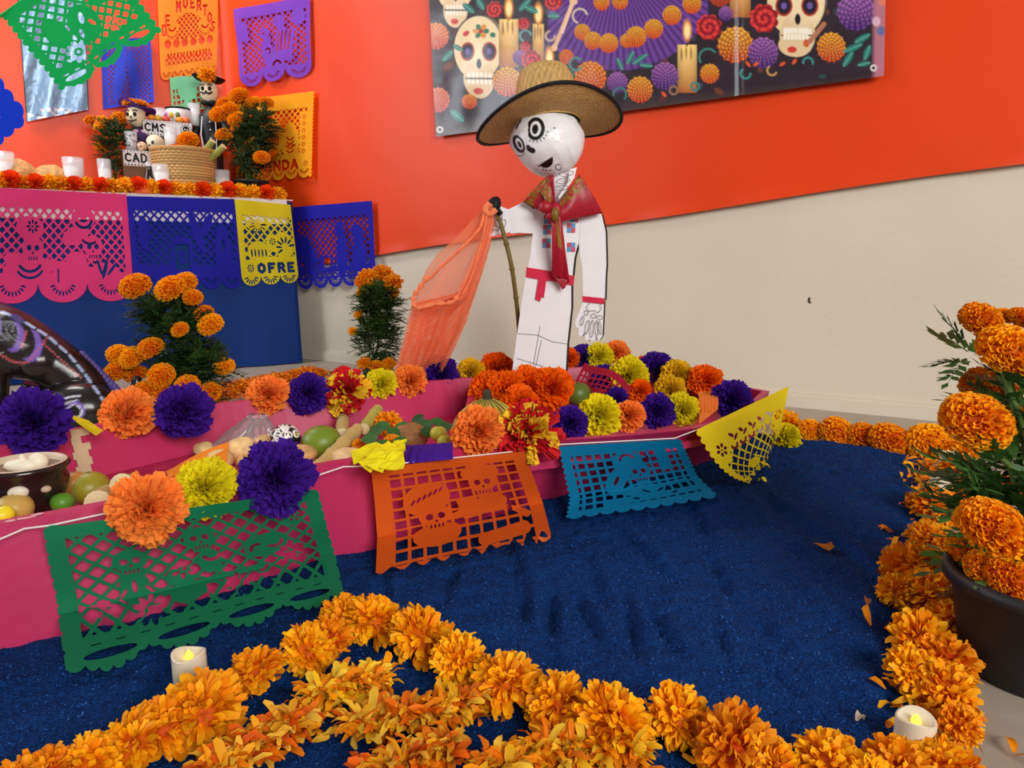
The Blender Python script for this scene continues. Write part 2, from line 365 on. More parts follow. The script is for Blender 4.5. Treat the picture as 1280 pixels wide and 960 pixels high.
# ================================================================ flowers
def frame_of(d):
    d = Vector(d).normalized(); a = d.orthogonal().normalized(); return d, a, d.cross(a)
ORA0 = np.array(lin((236, 106, 3))); POM0 = np.array(lin((246, 128, 4))); ORA1 = np.array(lin((255, 158, 5))); ORA2 = np.array(lin((255, 190, 22)))
def marigold_mesh(kind, seed):
    r = random.Random(seed); V = []; F = []; K = []
    if kind == 'pom':
        NF = 250
        for i in range(NF):
            u = (i+.5)/NF; ct = 1-u*1.5; st_ = math.sqrt(max(0, 1-ct*ct)); ph = i*2.39996+r.uniform(-.12, .12)
            d = Vector((st_*math.cos(ph)+r.gauss(0, .035), st_*math.sin(ph)+r.gauss(0, .035), ct+r.gauss(0, .035))).normalized(); a1 = d.orthogonal().normalized(); a2 = d.cross(a1)
            rr_ = r.uniform(.085, .125); Rt_ = r.uniform(.93, 1.03); n0 = len(V); cm = r.uniform(0, 1); tip = (ORA1*(1-cm)+ORA2*cm)*r.uniform(.9, 1.05); k = 7; op = r.uniform(0, 6.28); sq = r.uniform(.55, .95)
            for (t, w, mixc) in ((.74, .40, 0.0), (.90, .70, .5), (1.0, 1.15, 1.0)):
                for j in range(k):
                    an = op+2*math.pi*j/k; wob = 1+(r.uniform(-.18, .18) if t == 1 else 0)
                    p = d*(Rt_*t+(r.uniform(-.03, .03) if t == 1 else 0))+(a1*math.cos(an)+a2*math.sin(an)*sq)*rr_*w*wob
                    V.append((p.x, p.y, p.z*.74)); K.append(POM0*(1-mixc)+tip*mixc)
            for t in range(2):
                for j in range(k): F.append((n0+t*k+j, n0+t*k+(j+1) % k, n0+(t+1)*k+(j+1) % k, n0+(t+1)*k+j))
    N = {'pom': 0, 'shag': 270, 'small': 90}[kind]
    for i in range(N):
        u = (i+.5)/N; lim = {'pom': 1.55, 'shag': 1.42, 'small': 1.45}[kind]
        ct = 1-u*lim; st_ = math.sqrt(max(0, 1-ct*ct)); ph = i*2.39996+r.uniform(-.25, .25)
        jit = .12 if kind == 'pom' else .30
        d = Vector((st_*math.cos(ph)+r.gauss(0, jit), st_*math.sin(ph)+r.gauss(0, jit), ct+r.gauss(0, jit))).normalized()
        fl = Vector((1, 1, .74 if kind == 'pom' else .72))
        t1 = Vector((-math.sin(ph), math.cos(ph), 0)); t2 = d.cross(t1).normalized(); sp = r.uniform(0, 6.28) if kind == 'pom' else r.gauss(0, .7)
        side = (t1*math.cos(sp)+t2*math.sin(sp)).normalized(); up = d.cross(side).normalized()
        if kind == 'pom': R0 = .42; R1 = r.uniform(.90, 1.02); w0 = .04; w1 = r.uniform(.085, .13); curl = r.uniform(.07, .17)*r.choice((-1, 1))
        else: R0 = .30; R1 = r.uniform(.80, 1.06); w0 = .035; w1 = r.uniform(.075, .125); curl = r.gauss(0, .15)
        n0 = len(V); cm = r.uniform(0, 1); tip = ORA1*(1-cm)+ORA2*cm; tip = tip*r.uniform(.82, 1.06)
        prof = ((0, w0, 0), (.45, w1*.75, .05), (.82, w1, .35), (1, w1*.62, 1)) if kind != 'pom' else ((0, w0, 0), (.5, w1*.6, .05), (.85, w1*.95, .45), (1, w1*1.05, 1))
        for (t, w, cu) in prof:
            c = d*(R0+(R1-R0)*t)+up*curl*cu; cup = up*(.35*w if kind == 'pom' else .25*w)
            for k, sg in enumerate((-1, 0, 1)):
                p = c+side*sg*w+(cup*abs(sg))
                V.append((p.x*fl.x, p.y*fl.y, p.z*fl.z)); K.append(ORA0*(1-t)**1.2+tip*(1-(1-t)**1.2))
        for j in range(3):
            for k in range(2): F.append((n0+j*3+k, n0+j*3+k+1, n0+(j+1)*3+k+1, n0+(j+1)*3+k))
    # solid heart so that nothing shows through
    bb = MB(); bb.ball((0, 0, 0), (.80, .80, .58) if kind == 'pom' else (.55, .55, .40), 14, 8); n0 = len(V); V += bb.V; F += [tuple(i+n0 for i in f) for f in bb.F]; K += [ORA0*.8]*len(bb.V)
    # green calyx
    bb = MB(); bb.lathe([(.05, -.62), (.12, -.60), (.20, -.42), (.24, -.22)], n=8); n0 = len(V); V += bb.V; F += [tuple(i+n0 for i in f) for f in bb.F]; K += [np.array(lin((88, 112, 48)))]*len(bb.V)
    me = bpy.data.meshes.new('marigold_'+kind); me.from_pydata(V, [], F)
    at = me.color_attributes.new('Col', 'FLOAT_COLOR', 'POINT'); c4 = np.ones((len(V), 4), np.float32); c4[:, :3] = np.array(K); at.data.foreach_set('color', c4.ravel())
    me.materials.append(m_petal); me.polygons.foreach_set('use_smooth', [True]*len(F)); me.update(); return me
POM = [marigold_mesh('pom', i) for i in range(3)]; SHAG = [marigold_mesh('shag', 20+i) for i in range(5)]; SMALL = [marigold_mesh('small', 40+i) for i in range(3)]
def flower(meshes, name, loc, R, axis=(0, 0, 1), parent=None):
    o = bpy.data.objects.new(name, random.choice(meshes)); C.objects.link(o)
    q = (Vector(axis).to_track_quat('Z', 'Y') @ Matrix.Rotation(random.uniform(0, 6.28), 3, 'Z').to_quaternion())
    o.rotation_mode = 'QUATERNION'; o.rotation_quaternion = q; o.location = loc; o.scale = (R, R, R)
    if parent is not None: o.parent = parent; o.matrix_parent_inverse = pinv(parent)
    return o

def tissue_mesh(seed, ragged=.5, loose=0.0, tone=None):
    r = random.Random(seed); V = []; F = []; K = []
    rings = [(6, 4), (18, 7), (31, 9), (45, 11), (59, 13), (75, 14), (94, 14)]
    for (pol, n) in rings:
        for k in range(n):
            ph = 2*math.pi*(k+r.uniform(-.3, .3))/n+pol*.7; th = math.radians(pol+r.uniform(-8, 8)); st_ = math.sin(th)
            d = Vector((st_*math.cos(ph), st_*math.sin(ph), math.cos(th)))
            t1 = Vector((-math.sin(ph), math.cos(ph), 0)); sp = r.gauss(0, .55+loose); side = (Matrix.Rotation(sp, 3, d) @ t1); up = d.cross(side).normalized()
            R1 = r.uniform(.84, 1.06)*(1+loose*r.uniform(-.2, .2)); wd = r.uniform(.26, .38)*(1-loose*.35); fr = r.uniform(2.8, 5.2); p0 = r.uniform(0, 6); na = 8; nl = 4; n0 = len(V); tn = r.uniform(.80, 1.08)
            if tone: base = tone[0] if r.random() < .55 else tone[1]
            else: base = np.ones(3)
            for j in range(nl+1):
                t = j/nl; rad = .12+(R1-.12)*t
                for i in range(na+1):
                    a = i/na*2-1; edge = 1-ragged*r.uniform(.04, .22)*((i+j) % 2)*(t > .9)-.12*a*a*t
                    w = wd*(.18+.82*t**.8)
                    p = d*rad*edge+side*a*w+up*(math.sin(a*fr*2+p0)*.10*t+.10*a*a*t+(.06+loose*.2)*t*t*math.sin(p0))
                    V.append((p.x, p.y, p.z*.82)); K.append(base*tn)
            for j in range(nl):
                for i in range(na): F.append((n0+j*(na+1)+i, n0+j*(na+1)+i+1, n0+(j+1)*(na+1)+i+1, n0+(j+1)*(na+1)+i))
    return V, F, K
TIS = {}
TCOL = {'purple': (70, 28, 150), 'orange': (255, 150, 64), 'deep_orange': (250, 112, 10), 'yellow': (240, 226, 30), 'gold': (238, 196, 30), 'red_orange': (250, 80, 14)}
def tissue(color, v=0):
    if (color, v) in TIS: return TIS[(color, v)]
    if color == 'red_yellow':
        V, F, K = tissue_mesh(300+v, .2, .5, (np.array(lin((212, 34, 44))), np.array(lin((250, 206, 50))))); mt = M('crepe_mix', None, .7, .15, transl=.2, attr=True)
    else:
        V, F, K = tissue_mesh(100+v*7+hash(color) % 5*0); c = np.array(lin(TCOL[color])); K = [k*c for k in K]; mt = M('crepe_'+color, None, .75, .15, (30, .08), transl=.25, attr=True)
    me = bpy.data.meshes.new('tissue_'+color); me.from_pydata(V, [], F)
    at = me.color_attributes.new('Col', 'FLOAT_COLOR', 'POINT'); c4 = np.ones((len(V), 4), np.float32); c4[:, :3] = np.array(K); at.data.foreach_set('color', c4.ravel())
    me.materials.append(mt); me.update(); TIS[(color, v)] = me; return me
def tflower(color, x, y, rpx, z, label, axis=(.1, -.8, .6), v=None, Y=None, sc=(1, 1, 1)):
    p = G(x, y, z) if Y is None else D(x, y, Y)
    R = msz(rpx, p)*1.0; o = bpy.data.objects.new('paper_flower', tissue(color, random.randrange(3) if v is None else v)); C.objects.link(o)
    o.rotation_mode = 'QUATERNION'; o.rotation_quaternion = Vector(axis).to_track_quat('Z', 'Y') @ Matrix.Rotation(random.uniform(0, 6.28), 3, 'Z').to_quaternion()
    o.location = p; o.scale = (R*sc[0], R*sc[1], R*sc[2]); return tag(o, label, 'paper flower', 'paper flowers on the boat')
nf = 'tissue flower on the near boat rim'; ff = 'tissue flower on the far boat rim'
TF = [
 ('orange', 184, 635, 45, .172, 'large peach orange '+nf+', over the green cut paper'),
 ('yellow', 258, 611, 39, .172, 'lemon yellow '+nf+', between orange and purple ones'),
 ('purple', 345, 598, 47, .178, 'large purple '+nf+', over the green paper'),
 ('orange', 598, 540, 33, .185, 'peach orange '+nf+', in front of the banana stems'),
 ('red_yellow', 660, 541, 39, .180, 'red and yellow strip '+nf),
 ('purple', 712, 530, 21, .165, 'purple '+nf+' just beside the red and yellow one'),
 ('yellow', 748, 520, 26, .165, 'lemon yellow '+nf+', below the green lime'),
 ('orange', 786, 520, 19, .160, 'peach orange '+nf+', above the turquoise paper'),
 ('purple', 821, 514, 21, .160, 'purple '+nf+', above the turquoise paper'),
 ('yellow', 853, 512, 20, .160, 'pale yellow '+nf+', right above the turquoise paper'),
 ('purple', 914, 500, 24, .158, 'purple tissue paper flower at the pointed end of the boat'),
 ('purple', 42, 528, 43, .195, 'large purple '+ff+', above the black clay pot'),
 ('orange', 160, 518, 33, .175, 'peach orange '+ff+', below the black animal figure'),
 ('purple', 229, 515, 35, .172, 'purple '+ff+', below the potted marigold'),
 ('orange', 335, 494, 26, .172, 'peach orange '+ff+', in front of the petal path'),
 ('purple', 385, 492, 26, .170, 'purple '+ff+', left of the red and yellow one'),
 ('red_yellow', 434, 489, 29, .170, 'red and yellow strip '+ff),
 ('yellow', 477, 480, 20, .172, 'bright lemon yellow '+ff+', before the small potted marigold'),
 ('orange', 513, 476, 21, .172, 'peach orange '+ff+', under the foot of the net'),
 ('purple', 551, 467, 23, .175, 'purple '+ff+', right of the net'),
 ('gold', 589, 466, 19, .172, 'mustard yellow '+ff+', left of the skeleton figure'),
 ('deep_orange', 620, 462, 18, .176, 'deep orange '+ff+', touching the skeleton figure'),
 ('deep_orange', 613, 490, 21, .158, 'deep orange tissue flower behind the banana stems'),
 ('deep_orange', 634, 488, 21, .168, 'deep orange tissue flower at the left front of the skeleton figure'),
 ('deep_orange', 662, 484, 22, .172, 'deep orange tissue flower at the middle front of the skeleton figure'),
 ('deep_orange', 689, 486, 23, .168, 'deep orange tissue flower at the right front of the skeleton figure'),
 ('deep_orange', 650, 505, 20, .150, 'deep orange tissue flower lowest in the cluster before the skeleton figure'),
 ('deep_orange', 711, 450, 13, .172, 'small deep orange tissue flower directly right of the skeleton figure'),
 ('purple', 729, 449, 15, .172, 'dark purple tissue flower behind the maroon cut paper'),
 ('yellow', 748, 447, 15, .178, 'yellow tissue flower below the skeleton figure hanging hand'),
 ('orange', 770, 442, 14, .180, 'orange tissue flower farthest back beside the wall'),
 ('yellow', 786, 470, 20, .168, 'yellow tissue flower in the middle of the deck heap'),
 ('purple', 757, 474, 15, .155, 'purple tissue flower under the maroon cut paper'),
 ('purple', 820, 464, 19, .172, 'purple tissue flower at the back of the deck heap'),
 ('gold', 846, 472, 18, .168, 'golden yellow tissue flower at the back of the deck heap'),
 ('gold', 838, 488, 16, .158, 'golden yellow tissue flower tucked low in the deck heap'),
 ('deep_orange', 882, 477, 18, .165, 'round deep orange tissue flower near the pointed end of the boat'),
 ('deep_orange', 800, 490, 13, .150, 'small red orange tissue flower low in the deck heap'),
 ('deep_orange', 804, 456, 9, .180, 'tiny deep orange tissue flower between yellow and purple ones'),
 ('purple', 770, 500, 13, .148, 'small purple tissue flower low beside the lime'),
 ('purple', 735, 520, 11, .150, 'small purple tissue flower tucked behind the near rim below the lime'),
]
for (c, x, y, r_, z, lb) in TF:
    tflower(c, x, y, r_*(1.36 if 600 < x < 900 and y < 510 else 1.18 if x > 690 else 1.10), z, lb, axis=(random.uniform(-.15, .15)-.1*(x-640)/640, -.85, .45+random.uniform(-.15, .2)))
tflower('yellow', 983, 546, 20, .04, 'ragged yellow tissue flower fallen on the sawdust beyond the boat tip', axis=(.3, -.6, .7))
# flattened crepe wraps and bows over the rim
def crepe(name, color, pts_px, zs, label, nu=26, nv=8, amp=.004, cat='crepe paper'):
    """pts_px: four corners TL TR BR BL in pixels with heights"""
    c = [G(x, y, z) for (x, y), z in zip(pts_px, zs)]; V = []
    for j in range(nv):
        for i in range(nu):
            u = i/(nu-1); v = j/(nv-1); p = c[0].lerp(c[1], u).lerp(c[3].lerp(c[2], u), v)
            V.append(p+Vector((0, -1, .5))*(amp*math.sin(u*34+v*5)*.5+amp*math.sin(v*3.1)*2.0+random.uniform(0, amp*.3)))
    me_m = M('crepe_flat_'+color, TCOL[color], .75, .15, (40, .1), transl=.2)
    return tag(mesh(name, V, grid_faces(nu, nv), me_m, smooth=False), label, cat)
crepe('crepe_strip', 'purple', [(508, 557), (566, 553), (567, 574), (507, 580)], [.172, .172, .165, .160], 'flat purple crepe paper wrapped over the near rim above the orange cut paper')
bow = empty('crepe_bow', G(500, 566, .172), 'crumpled yellow crepe bow on the near rim left of the purple wrap', 'crepe paper'); rgb_ = random.Random(9); m_bow = M('crepe_flat_yellow', TCOL['yellow'], .75, .15, (40, .1), transl=.2)
for k in range(10):
    c0 = G(504, 562, .178); c1 = [G(x, y, .174) for x, y in ((440, 572), (455, 584), (462, 577), (468, 586), (476, 584), (478, 566), (485, 586), (494, 586), (500, 556), (488, 560))][k]
    V = []
    for j in range(7):
        t = j/6; q_ = c0.lerp(c1, t)+Vector((0, -.006, .012))*math.sin(math.pi*t)*rgb_.uniform(.4, 1.2); d_ = (c1-c0).normalized(); sd_ = d_.cross(Vector((0, -.8, .6))).normalized()*(.004+.009*t)*rgb_.uniform(.8, 1.1)
        V += [q_-sd_, q_+Vector((0, -.003, .003))*((j % 2)*2-1), q_+sd_]
    mesh('crepe_strip', V, grid_faces(3, 7), m_bow, bow, False, world=True)
crepe('crepe_strip', 'orange', [(872, 490), (896, 488), (897, 512), (874, 530)], [.168, .166, .160, .150], 'peach crepe paper strip hanging between yellow and purple flowers near the boat tip')
crepe('crepe_strip', 'yellow', [(83, 516), (112, 526), (130, 538), (120, 545)], [.178, .172, .168, .166], 'twisted yellow crepe strip on the far rim left of the peach flower')

# ================================================================ cut paper (papel picado)
class SD:                                   # signed fields, positive inside
    def __init__(s, x, y): s.x = x; s.y = y
    def c(s, cx, cy, r): return r-np.hypot(s.x-cx, s.y-cy)
    def e(s, cx, cy, rx, ry, rot=0):
        dx = s.x-cx; dy = s.y-cy; a = dx*math.cos(rot)+dy*math.sin(rot); b_ = -dx*math.sin(rot)+dy*math.cos(rot)
        return (1-np.hypot(a/rx, b_/ry))*min(rx, ry)
    def b(s, cx, cy, hx, hy, rot=0):
        dx = s.x-cx; dy = s.y-cy; a = dx*math.cos(rot)+dy*math.sin(rot); b_ = -dx*math.sin(rot)+dy*math.cos(rot)
        return np.minimum(hx-np.abs(a), hy-np.abs(b_))
    def l(s, x1, y1, x2, y2, w):
        t = np.clip(((s.x-x1)*(x2-x1)+(s.y-y1)*(y2-y1))/((x2-x1)**2+(y2-y1)**2+1e-9), 0, 1)
        return w-np.hypot(s.x-x1-t*(x2-x1), s.y-y1-t*(y2-y1))
    def pl(s, pts, w): return U_(*[s.l(*pts[i], *pts[i+1], w) for i in range(len(pts)-1)])
    def arc(s, cx, cy, r, a0, a1, w, n=9):
        return s.pl([(cx+r*math.cos(a0+(a1-a0)*k/n), cy+r*math.sin(a0+(a1-a0)*k/n)) for k in range(n+1)], w)
    def dia(s, p, bar, x0=0, y0=0):
        a = (s.x-x0)+(s.y-y0); b_ = (s.x-x0)-(s.y-y0)
        ta = np.abs((a/p) % 1-.5)*p; tb = np.abs((b_/p) % 1-.5)*p
        return (p/2-bar/2-np.maximum(ta, tb))*.7
    def sq(s, p, bar, x0=0, y0=0, py=None):
        py = py or p; ta = np.abs(((s.x-x0)/p) % 1-.5)*p; tb = np.abs(((s.y-y0)/py) % 1-.5)*py
        return np.minimum(p/2-bar/2-ta, py/2-bar/2-tb)
    def rays(s, cx, cy, r0, r1, a0, a1, n, w):
        return U_(*[s.e(cx+(r0+r1)/2*math.cos(a), cy+(r0+r1)/2*math.sin(a), (r1-r0)/2, w, a) for a in np.linspace(a0, a1, n)])
    def flower(s, cx, cy, r, n=8, w=.17, core=True):
        f = s.rays(cx, cy, r*.35, r, 0, 2*math.pi*(n-1)/n, n, r*w)
        return U_(f, s.c(cx, cy, r*.17)) if core else f
def U_(*a):
    o = a[0]
    for k in a[1:]: o = np.maximum(o, k)
    return o
def I_(*a):
    o = a[0]
    for k in a[1:]: o = np.minimum(o, k)
    return o
GL = {'O': [[(.5, 0), (.1, .25), (.1, .75), (.5, 1), (.9, .75), (.9, .25), (.5, 0)]], 'F': [[(.15, 1), (.15, 0), (.9, 0)], [(.15, .48), (.7, .48)]],
 'R': [[(.12, 1), (.12, 0), (.7, 0), (.88, .25), (.7, .5), (.12, .5)], [(.5, .5), (.92, 1)]], 'E': [[(.9, 0), (.15, 0), (.15, 1), (.9, 1)], [(.15, .5), (.75, .5)]],
 'N': [[(.1, 1), (.1, 0), (.9, 1), (.9, 0)]], 'D': [[(.12, 0), (.12, 1), (.6, 1), (.9, .7), (.9, .3), (.6, 0), (.12, 0)]], 'A': [[(.05, 1), (.5, 0), (.95, 1)], [(.25, .65), (.75, .65)]],
 'M': [[(.05, 1), (.1, 0), (.5, .6), (.9, 0), (.95, 1)]], 'U': [[(.1, 0), (.1, .75), (.5, 1), (.9, .75), (.9, 0)]], 'T': [[(.05, 0), (.95, 0)], [(.5, 0), (.5, 1)]],
 'S': [[(.9, .1), (.5, 0), (.12, .22), (.5, .48), (.88, .75), (.5, 1), (.08, .9)]], 'I': [[(.5, 0), (.5, 1)]], 'C': [[(.9, .15), (.5, 0), (.1, .3), (.1, .7), (.5, 1), (.9, .85)]], 'G': [[(.9, .15), (.5, 0), (.1, .3), (.1, .7), (.5, 1), (.9, .8), (.9, .55), (.6, .55)]]}
def text_sd(s, txt, x, y, w, h, st_, gap=.25):
    out = None
    for k, ch in enumerate(txt):
        if ch == ' ': continue
        x0 = x+k*w*(1+gap)
        for pl in GL[ch]:
            f = s.pl([(x0+a*w, y+b_*h) for a, b_ in pl], st_); out = f if out is None else np.maximum(out, f)
    return out
def march(f, xs, ys):
    """polygons of f>0 on a grid; welded vertices"""
    ny, nx = f.shape; f = np.where(np.abs(f) < 1e-7, 1e-7, f); V = []; F = []; vid = {}
    def corner(i, j):
        k = (0, i, j)
        if k not in vid: vid[k] = len(V); V.append((xs[i], ys[j]))
        return vid[k]
    def edge(i, j, i2, j2):
        k = (1,)+((i, j, i2, j2) if (i, j) < (i2, j2) else (i2, j2, i, j))
        if k not in vid:
            a = f[j, i]; b_ = f[j2, i2]; t = a/(a-b_); vid[k] = len(V); V.append((xs[i]+(xs[i2]-xs[i])*t, ys[j]+(ys[j2]-ys[j])*t))
        return vid[k]
    pos = f > 0; anyp = pos[:-1, :-1] | pos[1:, :-1] | pos[:-1, 1:] | pos[1:, 1:]
    for j, i in zip(*np.nonzero(anyp)):
        cs = ((i, j), (i+1, j), (i+1, j+1), (i, j+1)); poly = []
        for k in range(4):
            a = cs[k]; b_ = cs[(k+1) % 4]; pa = pos[a[1], a[0]]; pb = pos[b_[1], b_[0]]
            if pa: poly.append(corner(*a))
            if pa != pb: poly.append(edge(*a, *b_))
        if len(poly) >= 3: F.append(poly)
    return V, F
def cut(name, label, mat, design, asp, nx, surf, group='cut paper banners', cat='cut paper', parent=None, x0=-.04, x1=None, y1=1.06):
    x1 = asp+.04 if x1 is None else x1
    ny = int(nx*(y1+.04)/(x1-x0)); xs = np.linspace(x0, x1, nx); ys = np.linspace(-.04, y1, ny); X, Y = np.meshgrid(xs, ys)
    f = design(SD(X, Y), asp); V, F = march(f, xs, ys)
    P = [surf(x/asp, y) for x, y in V]
    o = mesh(name, P, F, mat, parent, smooth=True); 
    return tag(o, label, cat, group)
def quad(tl, tr, br, bl, amp=0.0, fr=3, n=Vector((0, -1, 0)), seed=0):
    def f(u, v):
        p = tl.lerp(tr, u).lerp(bl.lerp(br, u), v)
        if amp: p = p+n*(amp*math.sin(u*fr*3+v*2+seed)*(.3+.7*v)+amp*.5*math.sin(v*7+u*3+seed))
        return p
    return f
def wallq(P, pt, n, off, amp=.003, seed=0): return quad(*[PL(x, y, pt, n, off) for x, y in P], amp=amp, n=n, seed=seed)

def scal_bottom(s, a, n, y0, depth_, small=0, k=24):      # outer field with n bottom scallops
    body = I_(s.x+s.y*0, a-s.x, s.y, y0-s.y)
    r = a/n/2
    for i in range(n): body = U_(body, I_(s.e((i+.5)*a/n, y0, r*.98, depth_), s.y-y0+.05))
    if small:
        d = .012*np.abs(np.sin(s.y*math.pi*k)); body = I_(body, s.x+small-d*0, a+small-s.x)
    return body
def edges_scallop(s, a, r, n):
    o = None
    for i in range(n):
        for cx in (r*.2, a-r*.2):
            f = s.c(cx, (i+.5)/n, r); o = f if o is None else np.maximum(o, f)
    return o
def skull(s, cx, cy, r):                                   # paper part, hole part
    p = U_(s.e(cx, cy, r, r*.95), s.b(cx, cy+r*.95, r*.55, r*.45))
    h = U_(s.e(cx-r*.38, cy+.05*r, r*.24, r*.26), s.e(cx+r*.38, cy+.05*r, r*.24, r*.26), s.e(cx, cy+r*.5, r*.09, r*.15))
    for k in range(4): h = U_(h, s.b(cx+(k-1.5)*r*.25, cy+r*1.0, r*.06, r*.18))
    return p, h
def compose(outer, field, lattice, motif, mholes):
    hole = I_(field, lattice, -motif-.004); hole = U_(hole, mholes); return I_(outer, -hole)

# -------- on the boat
def d_green(s, a):
    outer = U_(I_(s.x, a-s.x, s.y, .93-s.y), edges_scallop(s, a, .062, 10))
    n = 4
    for i in range(n):
        c = (i+.5)*a/n; outer = U_(outer, I_(s.e(c, .92, a/n*.52, .10), s.y-.8))
        for k in range(6): outer = U_(outer, s.c(c+(k-2.5)*a/n/6, .93+.085*math.cos((k-2.5)*.5), .035))
    field = I_(s.x-.07, a-.07-s.x, s.y-.10, .90-s.y)
    sk, skh = skull(s, a*.24, .36, .095); sk2, skh2 = skull(s, a*.50, .27, .09)
    motif = U_(sk, sk2, s.e(a*.24, .60, .085, .13), s.e(a*.52, .50, .07, .10), s.e(a*.75, .45, .15, .10, -.3), s.l(a*.27, .70, a*.70, .66, .03), s.e(a*.40, .58, .08, .08), s.l(a*.05, .87, a*.95, .87, .02), s.e(a*.88, .22, .06, .08), s.e(a*.42, .74, .10, .06))
    mh = U_(skh, skh2, s.flower(a*.42, .52, .085, 7), s.flower(a*.85, .58, .11, 8), s.flower(a*.60, .76, .09, 8), s.flower(a*.28, .78, .10, 9), s.flower(a*.89, .22, .055, 6), s.flower(a*.12, .70, .07, 7),
            s.arc(a*.53, .44, .05, .3, 2.8, .014), s.e(a*.24, .58, .016, .05), s.e(a*.20, .62, .013, .04, .5), s.e(a*.29, .62, .013, .04, -.5), s.arc(a*.78, .42, .06, .2, 2.2, .012), s.arc(a*.71, .48, .045, 3, 5, .012), s.e(a*.72, .76, .05, .02, .5), s.e(a*.46, .80, .05, .02, -.4))
    for i in range(4):
        c = (i+.5)*a/4; mh = U_(mh, s.e(c, .955, a/4*.36, .024, 0))
    return compose(outer, field, s.dia(.135, .034), motif, mh)
def bent(top, mid, bot, amp=.004, seed=0):
    def f(u, v):
        def row(R): return R[0].lerp(R[1], u)
        a, b_, c = row(top), row(mid), row(bot); vm = .68
        t = v
        p = a.lerp(b_, t/vm) if t < vm else b_.lerp(c, (t-vm)/(1-vm))
        # soften the bend
        w = math.exp(-((t-vm)/.10)**2); p = p*(1-w*.25)+(a*.1+b_*.8+c*.1)*(w*.25)
        return p+Vector((0, -1, .15))*(amp*math.sin(u*7+seed)*(.4+t)+amp*.4*math.sin(t*9+u*4+seed))
    return f
of = Vector((.62, -.75, 0)).normalized()
def rim_pts(l, r, z, k): return [G(*l, z)+of*k, G(*r, z)+of*k]
m_gpaper = paper('green', (26, 130, 88)); m_opaper = paper('orange', (226, 96, 26)); m_tpaper = paper('turquoise', (6, 128, 176)); m_ypaper = paper('yellow', (236, 214, 24)); m_mpaper = paper('maroon', (160, 24, 52), .15)
cut('cut_paper', 'green scalloped cut paper with skeleton figures on the near side of the boat', m_gpaper, d_green, 1.62, 330,
    bent(rim_pts((62, 657), (388, 612), .163, .006), [G(80, 762, .048)+of*.012, G(408, 688, .048)+of*.010], [G(93, 838, .036), G(424, 742, .036)], .003))
def d_orange(s, a):
    outer = I_(s.x, a-s.x, s.y, 1.0+.02*np.sin(s.x*40)-.12*np.clip((s.x/a-.35), 0, 1)*np.abs(np.sin(s.x*27))-s.y)
    field = I_(s.x-.12, a-.13-s.x, s.y-.09, .985-s.y)
    sk, skh = skull(s, a*.33, .57, .13); s2, sh2 = skull(s, a*.66, .28, .12)
    motif = U_(sk, s2, s.e(a*.30, .38, .20, .16, -.3), s.e(a*.33, .78, .19, .10), s.b(a*.54, .56, .08, .12, -.15), s.e(a*.68, .55, .15, .11), s.l(a*.6, .9, a*.85, .86, .05), s.e(a*.66, .18, .17, .09), s.l(a*.44, .62, a*.62, .52, .035), s.l(a*.75, .6, a*.88, .75, .03))
    mh = U_(skh, sh2)
    for k in range(6): mh = U_(mh, s.e(a*.30-.12+k*.05, .40-.02*k, .012, .035, .6))
    for k in range(4): mh = U_(mh, s.arc(a*.72, .52+.045*k, .10, -.4, .8, .009))
    return compose(outer, field, s.sq(.118, .026, .01, .02, .105), motif, mh)
cut('cut_paper', 'orange cut paper with two skulls in a square grid on the boat', m_opaper, d_orange, 1.42, 230,
    bent(rim_pts((461, 584), (651, 563), .161, .008), [G(466, 668, .048)+of*.016, G(672, 626, .048)+of*.014], [G(470, 715, .034), G(690, 673, .034)], .003, 2))
def d_turq(s, a):
    outer = I_(s.x, a-s.x, s.y, .96-s.y)
    for i in range(10): outer = U_(outer, s.c(a*(i+.5)/10, .955, a/19))
    outer = U_(outer, edges_scallop(s, a, .03, 14))
    field = I_(s.x-.09, a-.09-s.x, s.y-.13, .92-s.y)
    sk, skh = skull(s, a*.56, .42, .13)
    motif = U_(sk, s.e(a*.50, .26, .16, .14), s.e(a*.36, .52, .10, .20, .6), s.e(a*.55, .74, .22, .09), s.l(a*.3, .72, a*.9, .70, .03), s.b(a*.80, .30, .06, .16), s.l(a*.25, .86, a*.92, .84, .035), s.e(a*.42, .70, .1, .08))
    mh = U_(skh, s.arc(a*.50, .26, .09, 3.4, 5.8, .014), s.arc(a*.62, .25, .07, -1, 1, .012), s.e(a*.36, .52, .02, .07, .6), s.e(a*.42, .62, .015, .05, 1), s.e(a*.55, .76, .05, .012, .6), s.e(a*.66, .77, .05, .012, -.4), s.e(a*.46, .84, .04, .012, .3), s.e(a*.75, .84, .04, .012, -.3))
    return compose(outer, field, s.sq(.106, .034, .03, .02, .10), motif, mh)
cut('cut_paper', 'turquoise cut paper with a square grid hanging below the near rim', m_tpaper, d_turq, 1.45, 200,
    bent(rim_pts((693, 556), (841, 547), .154, .014), [G(705, 622, .050)+of*.02, G(863, 594, .046)+of*.015], [G(710, 648, .038), G(896, 620, .038)], .003, 4))
